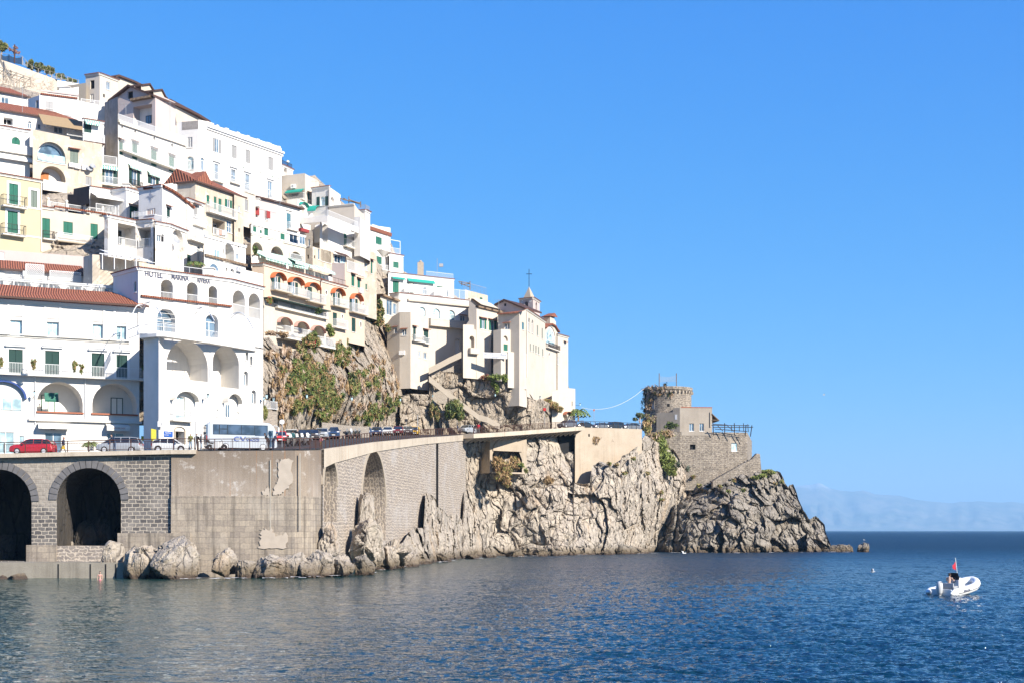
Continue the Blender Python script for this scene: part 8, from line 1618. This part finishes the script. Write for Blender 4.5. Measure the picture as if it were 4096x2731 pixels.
def person(label, loc, face, pose='stand', top='c_black', legs='c_jeans', hair='hair_dark', h=1.72, sleeves=True, skirt=None, bald=False, armpose=None, seed=0, swim=False):
    root = thing('person', label, 'person', loc); root.rotation_euler = (0,0,face); s = h/1.72; rr = random.Random(seed); V_ = lambda x,y,z: Vector((x*s,y*s,z*s))
    sit = pose == 'sit'; hipz = .45+.06 if sit else .92; lean = {'stand':.02,'walk':.06,'lean':.30,'sit':.10}[pose]
    hip = V_(0,0,hipz); chest = V_(lean*.9,0,hipz+.42); neck = V_(lean*1.25,0,hipz+.56); head = V_(lean*1.3+.03,0,hipz+.72); J = {}
    for sg in (1,-1):
        hp = hip+V_(0,sg*.09,0)
        if sit: kn = hp+V_(.42,sg*.06,.02); an = kn+V_(.02,0,-.42)
        elif pose == 'walk': kn = hp+V_(.16*sg,0,-.43); an = hp+V_(.30*sg-(.12 if sg < 0 else .0),0,-.84)
        else: kn = hp+V_(.02,sg*.03,-.44); an = hp+V_(-.02,sg*.05,-.85)
        J[sg] = [hp,kn,an]; sh = chest+V_(0,sg*.19,.08)
        ap = armpose or ('swing' if pose == 'walk' else 'front' if sg > 0 else 'down')
        if ap == 'down': el = sh+V_(-.03,sg*.05,-.29); wr = el+V_(.05,0,-.26)
        elif ap == 'front': el = sh+V_(.02,sg*.06,-.28); wr = el+V_(.24,-sg*.08,.03)
        elif ap == 'swing': el = sh+V_(-.10*sg,sg*.05,-.27); wr = el+V_(.06-.10*sg,0,-.24)
        elif ap == 'reach': el = sh+V_(.18,sg*.05,-.20); wr = el+V_(.24,-sg*.03,.04)
        elif ap == 'prop': el = sh+V_(.03,sg*.10,-.27); wr = el+V_(.10,0,-.24)
        J[('a',sg)] = [sh,el,wr]
    b = MB(); limb(b,[hip,hip.lerp(chest,.45),chest,chest+V_(0,0,.07)],[.135*s,.115*s,.135*s,.11*s])
    for sg in (1,-1): limb(b,[chest+V_(0,sg*.05,.06),chest+V_(0,sg*.17,.07)],[.09*s,.055*s])
    limb(b,[chest+V_(0,0,.1),neck,head-V_(0,0,.06)],[.06*s,.05*s,.05*s]); ball(b,head,.095*s,1.0,.82,1.22); ball(b,head+V_(.035,0,-.055),.06*s,1,.8,1); ball(b,head+V_(.10,0,-.01),.018*s,1.2,.8,1.3); ball(b,head+V_(.085,0,-.06),.02*s,.7,1.4,.5)
    for sg in (1,-1):
        ball(b,head+V_(-.005,sg*.082,-.01),.022*s,.8,.5,1.3); limb(b,J[sg],[.085*s,.055*s,.038*s]); an = J[sg][2]; limb(b,[an,an+V_(.05,0,-.055),an+V_(.17,0,-.06)],[.036*s,.035*s,.025*s])
        sh,el,wr = J[('a',sg)]; limb(b,[sh,el,wr],[.05*s,.037*s,.025*s]); d = (wr-el).normalized(); pm_ = wr+d*.05*s; ball(b,pm_,.036*s,1,.7,1); side = d.cross(Vector((0,0,1))); side = side.normalized() if side.length > .1 else Vector((1,0,0))
        for k in range(4): o_ = side*(k-1.5)*.018*s; ln = (.07,.082,.078,.06)[k]*s; p0 = pm_+o_+d*.02*s; p1 = p0+d*ln*.55; p2 = p1+d*ln*.4-Vector((0,0,.02*s)); b.tube([p0,p1,p2],[.0095*s,.009*s,.008*s],6)
        t0 = pm_-side*.03*s; b.tube([t0,t0-side*.03*s+d*.03*s,t0-side*.035*s+d*.055*s],[.011*s,.01*s,.009*s],6)
    fuse(b,'body','skin',root,.011)
    if swim:
        t = MB(); 
        for sg in (1,-1): ball(t,chest+V_(.10,sg*.065,.0),.06*s,.7,1,1)
        t.tube([chest+V_(.11,0,.0),chest+V_(0,.14,-.01),chest+V_(-.13,0,0),chest+V_(0,-.14,-.01),chest+V_(.11,0,.0)],.02,6); fuse(t,'bikini_top',top,root); t = MB(); limb(t,[hip-V_(0,0,.04),hip+V_(0,0,.02)],[.135*s,.142*s]); fuse(t,'bikini_bottom',top,root)
    elif top:
        t = MB(); limb(t,[hip+V_(0,0,.02),hip.lerp(chest,.45),chest,chest+V_(0,0,.075)],[.155*s,.145*s,.16*s,.125*s])
        for sg in (1,-1):
            limb(t,[chest+V_(0,sg*.05,.06),chest+V_(0,sg*.17,.07)],[.105*s,.075*s])
            if sleeves: sh,el,wr = J[('a',sg)]; limb(t,[sh,el,el.lerp(wr,.88)],[.068*s,.055*s,.042*s])
        t.tube([chest+V_(0,0,.12),neck+V_(0,0,-.01)],[.085*s,.07*s],8); fuse(t,'jacket',top,root)
    if not swim and legs:
        t = MB()
        for sg in (1,-1): limb(t,[J[sg][0],J[sg][1],J[sg][1].lerp(J[sg][2],.93)],[.105*s,.073*s,.055*s])
        limb(t,[hip-V_(0,0,.02),hip+V_(0,0,.06)],[.145*s,.14*s]); fuse(t,'trousers',legs,root)
    if skirt: t = MB(); t.lathe(hip,[(.13*s,.1*s),(.17*s,-.1*s),(.24*s,-.42*s),(.22*s,-.42*s),(.12*s,.08*s)],14); t.build('skirt',skirt,root)
    if not swim:
        t = MB()
        for sg in (1,-1): an = J[sg][2]; limb(t,[an+V_(0,0,-.02),an+V_(.05,0,-.05),an+V_(.18,0,-.058)],[.05*s,.048*s,.034*s])
        fuse(t,'shoes','c_grey' if seed%2 else 'c_black',root,.013)
    if not bald: t = MB(); ball(t,head+V_(-.022,0,.03),.103*s,1.0,.92,1.12); (ball(t,head+V_(-.07,0,-.08),.075*s,.7,1,1.5) if hair != 'hair_dark' or swim or seed == 3 else None); fuse(t,'hair',hair,root,.013)
    return root
def on_road(x, Y): q = P(x,0,Y); return (q.x,q.y,road_z((q.x,q.y))+.02)
person('person with red hair, dark jacket and mustard skirt striding past the shop door',on_road(252,147.6),.0,'walk','c_navy','c_grey','hair_red',1.68,skirt='c_mustard',seed=1)
person('person in dark jacket leaning on the railing beside the silver people carrier',on_road(459,146.0),-PI/2-.6,'lean','c_navy','c_jeans',seed=2)
person('person in olive jacket and pale jeans standing left of the tall pole',on_road(762,146.5),-PI/2,'stand','c_olive','c_pale_jeans','hair_grey',seed=3)
person('person in black right behind the tall pole',on_road(787,147),-PI/2+.3,'stand','c_black','c_navy',seed=4)
person('person in grey top and light blue jeans turned to the right',on_road(804,146.7),.3,'stand','c_grey','c_pale_jeans','hair_grey',seed=5)
person('person in black jacket standing behind the touring motorcycle',on_road(850,148.2),-PI/2,'stand','c_black','c_black',seed=6)
person('person in black stooping at the nose of the coach',on_road(1075,147.2),PI,'lean','c_black','c_black',seed=7)
person('person in navy coat bending beside the red small car',on_road(1092,147.6),-.3,'lean','c_navy','c_navy',seed=8)
person('person in teal coat seen from behind between the motorcycles',on_road(1170,159.5),1.4,'stand','c_teal','c_grey',seed=9)
person('bald person in black jacket facing the sea beside the motorcycles',on_road(1190,162.5),-PI/2,'stand','c_black','c_black',h=1.8,bald=True,seed=10)
person('child in pink and yellow at the railing bend',on_road(1284,154.5),-PI/2,'stand','c_pink','c_mustard',h=1.15,seed=11)
person('person in dark clothes walking beside the pale silver SUV',on_road(1831,262.5),PI/2+1,'walk','c_navy','c_grey',seed=12)
person('person in red vest and grey trousers standing alone by the overhanging slab',on_road(1914,259),-PI/2,'stand','c_red','c_grey',seed=13)
person('person in black bent over right behind the pale silver SUV',on_road(1896,260),0,'lean','c_black','c_grey',seed=14)
sw = P(400,0,134.0); person('person in pink bikini standing waist deep in the sea before the quay',(sw.x,sw.y,-.86),-PI/2+.3,'stand','c_pink',None,'hair_dark',1.68,armpose='down',swim=True,seed=15)
# ---------------------------------------------------------------- inflatable boat
def boat():
    q = P(3826, 0, 103.6); root = thing('inflatable_boat','white inflatable boat with centre console and outboard motor','boat',(q.x,q.y,0)); th = R(46); root.scale = (1.17,1.17,1.17); root.rotation_euler = (R(1.5),R(-4),th); L = 4.7; wv = .78
    ppts = [(-2.35,wv+.02,.36),(-1.9,wv+.04,.36),(-.5,wv+.04,.38),(.8,wv,.46),(1.5,wv*.78,.58),(1.95,wv*.42,.70),(2.12,0,.76)]; pts = ppts+[(x,-y,z) for x,y,z in reversed(ppts[:-1])]; rs = [.05,.24,.255,.255,.245,.235,.23,.235,.245,.255,.255,.24,.05]
    fine = []; fr_ = []
    for i in range(len(pts)-1):
        for t in (0,.25,.5,.75): fine.append(Vector(pts[i]).lerp(Vector(pts[i+1]),t)); fr_.append(rs[i]*(1-t)+rs[i+1]*t)
    fine.append(Vector(pts[-1])); fr_.append(rs[-1]); sm = [fine[0]]+[(fine[i-1]+fine[i]*2+fine[i+1])/4 for i in range(1,len(fine)-1)]+[fine[-1]]
    m = MB(); m.tube(sm,fr_,14); m.build('tube','boat_white',root,smooth=True)
    m = MB(); m.tube([p+Vector((0,0,-.02))+Vector((0,math.copysign(f*1.0,p.y) if abs(p.y) > .3 else 0,0)) for p,f in zip(sm[4:-4],fr_[4:-4])],.03,6); m.build('rubbing_strake','c_grey',root)
    m = MB(); loft(m,[[(x,-w_,zt),(x,-w_*.6,zb+.1),(x,0,zb),(x,w_*.6,zb+.1),(x,w_,zt)] for x,w_,zb,zt in ((-2.0,.72,-.22,.22),(0,.74,-.2,.24),(1.1,.55,-.1,.36),(1.8,.25,.15,.5),(2.05,.04,.4,.6))]); m.build('hull','boat_white',root)
    m = MB(); m.box((-1.96,0,.34),.08,1.3,.45); m.build('transom','boat_white',root)
    m = MB(); loft(m,[[(x,-w_,.2),(x,-w_,zt),(x,w_,zt),(x,w_,.2)] for x,w_,zt in ((-.28,.30,.98),(-.12,.32,1.12),(.1,.30,1.06),(.5,.26,.66),(.62,.24,.55))]); c_ = m.build('console','boat_white',root)
    m = MB(); m.box((-.24,0,.80),.06,.60,.82); m.add([(-.18,-.29,1.1),(-.18,.29,1.1),(-.3,.25,1.42),(-.3,-.25,1.42)],[(0,1,2,3)]); m.build('dashboard','tyre',c_)
    m = MB(); pp = [Vector((-.36+.02*math.sin(a),.16*math.cos(a),.98+.16*math.sin(a))) for a in np.linspace(0,2*math.pi,13)]; m.tube(pp,.018,5); m.build('steering_wheel','iron',c_)
    m = MB(); m.box((-1.1,0,.42),.5,1.0,.38); m.box((-1.1,0,.64),.52,1.02,.09); m.box((-1.38,0,.76),.1,1.0,.24); m.build('bench','boat_seat',root)
    m = MB(); m.lathe((-2.2,0,.72),[(.10,-.45),(.17,-.35),(.2,0),(.19,.2),(.13,.32),(.02,.36)],12); m.box((-2.18,0,.2),.16,.12,.75); m.box((-2.22,0,-.12),.4,.1,.1); e_ = m.build('outboard_motor','boat_grey',root,smooth=True)
    m = MB(); m.box((-2.2,0,1.0),.2,.3,.04); m.build('stripe','iron',e_)
    m = MB(); m.tube([(.1,-.05,1.0),(-.12,0,2.35)],.02,5); fl = m.build('flag_pole','boat_white',root); m = MB()
    for i in range(6):
        for s_ in (0,): m.add([(-.1-.0*i-.06*i,.02*math.sin(i*1.3),2.08-.03*i),(-.1-.06*(i+1),.02*math.sin((i+1)*1.3),2.08-.03*(i+1)),(-.06-.06*(i+1),.02*math.sin((i+1)*1.3),1.58+.02*i),(-.06-.06*i,.02*math.sin(i*1.3),1.56+.02*i)],[(0,1,2,3)])
    m.build('flag','c_red',fl)
    m = MB(); m.box((1.0,0,.42),.5,.34,.14,.3); m.build('deck_mat','boat_seat',root)
    f = Fr((-1.35,-(wv+.04)-.262),(1,0)); text3d('FOCCHI',f,.2,.95,.36,.5,'letter_grey',.01,'lettering',root,.02)
    rb = tag((lambda mb: (mb.box((q.x+.72,q.y+.62,.52),.42,.30,.24,th), mb.build('cool_box','c_red'))[1])(MB()),'red cool box lying on the floor of the inflatable boat','box')
    sp = Vector((q.x,q.y,0))+Vector((-1.17*math.cos(th),-1.17*math.sin(th),.24)); person('person without a shirt sitting at the console of the inflatable boat',tuple(sp),th+.15,'sit',None,'c_black','hair_dark',1.75,armpose='reach',seed=17)
flat('boat_white', (.80,.80,.78), .45); flat('boat_grey', (.55,.56,.56), .4); flat('boat_seat', (.48,.49,.50), .6)
boat()
def gull(label, t, x, y, Y, span, hd, fly=True, up=.5):
    c = P(*px(t,x,y),Y); m = MB(); A = Matrix.Rotation(hd,3,'Z'); V_ = lambda *a: c+A@Vector(a); k = span/1.2
    m.tube([V_(-.28*k,0,-.02),V_(-.18*k,0,0),V_(0,0,0),V_(.16*k,0,.03),V_(.24*k,0,.07),V_(.34*k,0,.05)],[.02*k,.06*k,.085*k,.06*k,.045*k,.006],8)
    if fly:
        for sg in (1,-1):
            a,b_,c2 = V_(.08*k,sg*.05,.04),V_(.12*k,sg*.32*k,.04+up*.3*k),V_(-.05*k,sg*.62*k,up*.45*k); d,e_ = V_(-.12*k,sg*.05,.02),V_(-.08*k,sg*.30*k,.02+up*.3*k); m.add([a,b_,e_,d,c2],[(0,1,2,3),(1,4,2)])
    else: m.tube([V_(0,.03,-.08*k),V_(0,.03,-.22*k)],.01,4); m.tube([V_(.14*k,0,.03),V_(.17*k,0,.2*k)],[.05*k,.05*k],7)
    tag(m.build('gull','c_white'),label,'gull')
gull('gull standing on the lone rock','S',2240,806,310.5,1.3,2,False); gull('gull skimming the water before the shaded gully','S',355,945,290,2.0,.4,True,.7); gull('gull flying low left of the inflatable boat','S',2325,1140,130,.95,-.4,True,.9); gull('tiny gull high in the sky right of the tower','R',2340,335,330,1.3,0,True,.6)
# ---------------------------------------------------------------- lamps, signs, poles
def wlamp(label, t, x, y, Y, dx=-.9, sc_=1.1):
    c = P(*px(t,x,y),Y); o = lantern(c, c+Vector((dx,1.4,-.1)), None, sc_); tag(o, label, 'lamp', 'lanterns along the road')
for k,(t,x,y,Y,l) in enumerate((('M',222,822,167,'lantern at the hotel corner above the railed landing'),('M',316,862,168,'lower lantern just right of the hotel corner lantern'),('M',762,820,182,'lantern on the green cliff above the parked cars, left of two'),('M',1365,852,204,'lantern on the cliff between the two bare patches above the scooters'),('M',2018,865,244,'small lantern at the right side of the cliff'),('N',438,612,260,'lantern on the pale wall at the left of the stair parapet'),('N',1278,602,266,'lantern on the dark rock cleft under the hotel sign'),('N',1880,632,281,'lantern above the bank of dry grass'),('V',668,66,291,'lantern sticking out against the sky from the last cream block'))): wlamp(l,t,x,y,Y)
def sign(label, t, x, y, r, Y, kind, ybase, col='sign_white', pole=True, txt=None):
    c = P(*px(t,x,y),Y); R_ = r/TILE[t][2]*Y/F; root = thing('road_sign',label,'road sign',(c.x,c.y,P(*px(t,x,ybase),Y)[2]),wc=True)
    if pole: m = MB(); m.tube([Vector((c.x,c.y+.06,P(*px(t,x,ybase),Y)[2])),c+Vector((0,.06,R_*.8))],.045,6); m.build('pole','grey_metal',root)
    f = Fr((c.x,c.y),(1,0)); n = {'round':20,'tri':3,'sq':4}[kind]; a0 = R(90) if kind != 'sq' else R(45)
    pts = [(math.cos(a0+2*math.pi*k/n)*R_,math.sin(a0+2*math.pi*k/n)*R_) for k in range(n)]; m = MB(); m.add([f.p(u,c.z+v,0) for u,v in pts]+[f.p(u,c.z+v,-.04) for u,v in pts],[tuple(range(n)),tuple(range(n,2*n))[::-1]]+[(i,n+i,n+(i+1)%n,(i+1)%n) for i in range(n)]); m.build('plate',col if kind != 'tri' else 'sign_red',root)
    if kind == 'tri': m = MB(); m.add([f.p(u*.68,c.z+v*.68,.012) for u,v in pts],[tuple(range(n))]); m.build('face','sign_white',root); m = MB(); m.box((c.x,c.y-.02,c.z-.02),R_*.5,.01,R_*.25); m.build('symbol','iron',root)
    return root, f, c, R_
sign('back of a round pale road sign on a pole before the red small car','M',430,1160,33,148.5,'round',1500)
sign('red bordered triangular warning sign against the pale rock','N',765,893,36,263,'tri',1030)
sign('round red road sign beside the slim green creeper','V',112,140,26,279,'round',420,'sign_red')
r_, f_, c_, R_ = sign('tall rectangular sign plate with a red ring alone against the sky','V',886,152,24,288,'sq',420,'grey_metal'); m = MB(); n = 14; m.add([f_.p(R_*.45*math.cos(2*math.pi*k/n),c_.z+R_*.45*math.sin(2*math.pi*k/n),.02) for k in range(n)],[tuple(range(n))]); m.build('face','sign_red',r_)
sign('small dark blue square sign behind the coach nose','X',1897,410,22,158,'sq',600,'sign_blue')
sign('black backed upright sign right end of the parked row','M',2097,1140,26,248,'sq',1240,'iron')
sign('small white plate on a post in the dark rock cleft','N',1472,812,20,272,'sq',960,'sign_white',pole=False)
m = MB(); m.tube([P(*px('M',2250,1260),255),P(*px('M',2250,1070),255)],.07,5); tag(m.build('lamp_post','grey_metal'),'thin grey post right of the yellow van','post')
m = MB(); m.tube([P(*px('X',385,700),146.6),P(*px('X',385,200),146.6)],.05,6); tag(m.build('pole','grey_metal'),'tall thin pole rising before the ticket office wall','pole')
m = MB(); A = P(*px('V',690,112),289); B_ = P(*px('R',455,270),314); pl = [A.lerp(B_,t)-Vector((0,0,3.4*4*t*(1-t)*.55)) for t in np.linspace(0,1,20)]; m.tube(pl,.035,4); tag(m.build('cable','lace'),'pale cable sagging from the last cream block to the round tower','cable')
m = MB(); m.lathe(P(*px('V',1030,470),283),[(.1,-.3),(.35,.3)],10,0,Matrix.Rotation(R(-70),3,'Y')); tag(m.build('floodlight','grey_metal'),'upper grey floodlight on the plain retaining wall','floodlight')
m = MB(); m.lathe(P(*px('V',1020,530),283),[(.1,-.3),(.35,.3)],10,0,Matrix.Rotation(R(-70),3,'Y')); tag(m.build('floodlight','grey_metal'),'lower grey floodlight on the plain retaining wall','floodlight')
for k,(x,y) in enumerate(((780,187),(1003,215))):
    c = P(*px('K',x,y),285); m = MB(); 
    if k == 0: m.box((c.x,c.y,c.z-2.4),1.2,1.2,5.2); m.lathe(c+Vector((0,0,.2)),[(.25,-.1),(.35,.2),(.1,.5)],8); tag(m.build('chimney','tan_stone'),'square tan chimney on the skyline terrace','chimney')
    else: m.tube([c-Vector((0,0,2)),c+Vector((0,0,1.5))],.04,4); m.box((c.x+.8,c.y,c.z+.1),.8,.5,.6); tag(m.build('floodlight_pole','grey_metal'),'thin mast with a floodlight on the skyline terrace','mast')
# swimming and skyline odds and ends
b = Bld('lamp_pavilion', 'small white rooftop pavilion with globe lamps beside the palace hotel', 'pavilion', 'C', [(2105,872),(2255,4300)], 262, 1030, 'white', 4); b.w(0,'C','L',2130,920,2180,1010,dep=.6)
fr = b.fr[0]
for x,y,y0 in ((2137,752,870),(2217,830,900)):
    u,z = fr.hit(*px('C',x,y)); z0 = fr.hit(*px('C',x,y0))[1]; m = MB(); m.tube([fr.p(u,z0-1.4,-.5),fr.p(u,z-.3,-.5)],.06,5); o_ = m.build('lamp_post','iron',b.root); m = MB(); m.lathe(fr.p(u,z,-.5),[(.05,-.3),(.3,-.1),(.3,.1),(.05,.3)],8); m.build('lamp_globe','trim',o_)
b.topfence(0,1.0,-.2,'rail_dark'); b.done()
def timber(label, t, posts, beams, Y, mat='wood_dark', r=.09):
    root = thing('roof_pergola',label,'pergola',P(*px(t,*posts[0][:2]),Y),wc=True); 
    for (x,y,x1,y1) in posts: m = MB(); m.tube([P(*px(t,x,y),Y),P(*px(t,x1,y1),Y)],r,5); m.build('post',mat,root)
    for (x,y,x1,y1) in beams: m = MB(); m.tube([P(*px(t,x,y),Y-.6),P(*px(t,x1,y1),Y+.6)],r,5); m.build('beam',mat,root)
timber('bare timber pergola on the stepped terrace block','I',[(1327,590,1327,495),(1487,640,1485,560),(1215,560,1215,520)],[(1210,518,1490,600),(1240,535,1480,580),(1330,535,1480,590),(1260,518,1330,560)],253,'wood')
timber('rough timber frame on the roof beside the worn ochre house','K',[(1443,535,1443,420),(1333,480,1333,425)],[(1290,425,1445,450),(1330,465,1445,455),(1300,445,1440,500)],285,'wood')

# foam where the swell meets the rocks
def foam():
    rg = random.Random(3); V = []; Fc = []
    line = [(660,2298,141),(760,2303,139),(900,2302,139),(1060,2296,140),(1200,2293,142),(1340,2288,146),(1450,2281,152),(1540,2268,170),(1640,2256,190),(1750,2240,208),(1850,2230,230),(1960,2224,242),(2100,2218,255),(2300,2214,266),(2500,2210,282),(2700,2208,297),(2900,2208,292),(3100,2208,300),(3300,2207,308),(3400,2206,306)]
    for _ in range(80):
        k = rg.randrange(len(line)-1); t = rg.random(); a, b = line[k], line[k+1]; x = a[0]+(b[0]-a[0])*t; Y = a[2]+(b[2]-a[2])*t-1.5-rg.random()*3; c = P(x,0,Y); n = 9; r = .12+rg.random()*.4; base = len(V); ph = rg.random()*6
        for j in range(n): q = 2*math.pi*j/n; rr_ = r*(.55+.6*rg.random()); V.append((c.x+rr_*1.9*math.cos(q), c.y+rr_*.8*math.sin(q), .13+.05*rg.random()))
        Fc.append(list(range(base,base+n)))
    me = bpy.data.meshes.new('foam'); me.from_pydata(V,[],Fc); me.materials.append(MATS['sign_white']); o = bpy.data.objects.new('foam',me); C.objects.link(o); o['kind'] = 'stuff'
foam()

def aerial(label, t, x, y, Y, h, n=6):
    c = P(*px(t,x,y),Y); m = MB(); m.tube([c-Vector((0,0,1.5)),c+Vector((0,0,h))],.03,4); m.tube([c+Vector((-.9,0,h*.9)),c+Vector((.9,0,h*.9))],.02,4)
    for k in range(n): u = -.85+1.7*k/(n-1); m.tube([c+Vector((u,-.28,h*.9)),c+Vector((u,.28,h*.9))],.014,3)
    tag(m.build('tv_aerial','grey_metal'),label,'aerial','roof aerials')
for a_ in (('aerial beside the dishes on the porthole house terrace','A',1690,1060,213,1.6),('tall thin aerial before the panelled wing wall','C',605,330,216,3.6),('aerial before the arched window with black shutters','I',885,470,250,2.6),('aerial on the grey wall left of the twin arches','I',738,915,236,1.0),('aerial on the white block with blue shutters','I',402,690,221,1.6),('aerial over the old tiled roof of the convent','L',990,560,278,1.4),('aerial on the flat top of the frieze house','D',1745,130,211,1.4),('aerial above the long red roof at the left','A',300,900,207,2.2)): aerial(*a_)
for k,(t,x,y,Y,w_,h_) in enumerate((('A',830,700,217,1.6,1.0),('B',1650,600,205,.9,1.3),('I',980,372,255,1.2,.9),('D',1400,-10,221,.9,1.2),('G',1250,240,172,1.2,.8))):
    c = P(*px(t,x,y),Y); m = MB(); m.box((c.x,c.y+2,c.z-.2),w_,w_,h_); m.box((c.x,c.y+2,c.z+h_/2-.15),w_+.25,w_+.25,.12); tag(m.build('roof_stack','white_old'),['small roof stack on the mauve parapet house','small stack above the striped awning of the annex house','small stack on the flat roof of the black shuttered house','small stack behind the brown eaves','small stack on the roof terrace of the hotel with grey letters'][k],'chimney','small roof stacks')
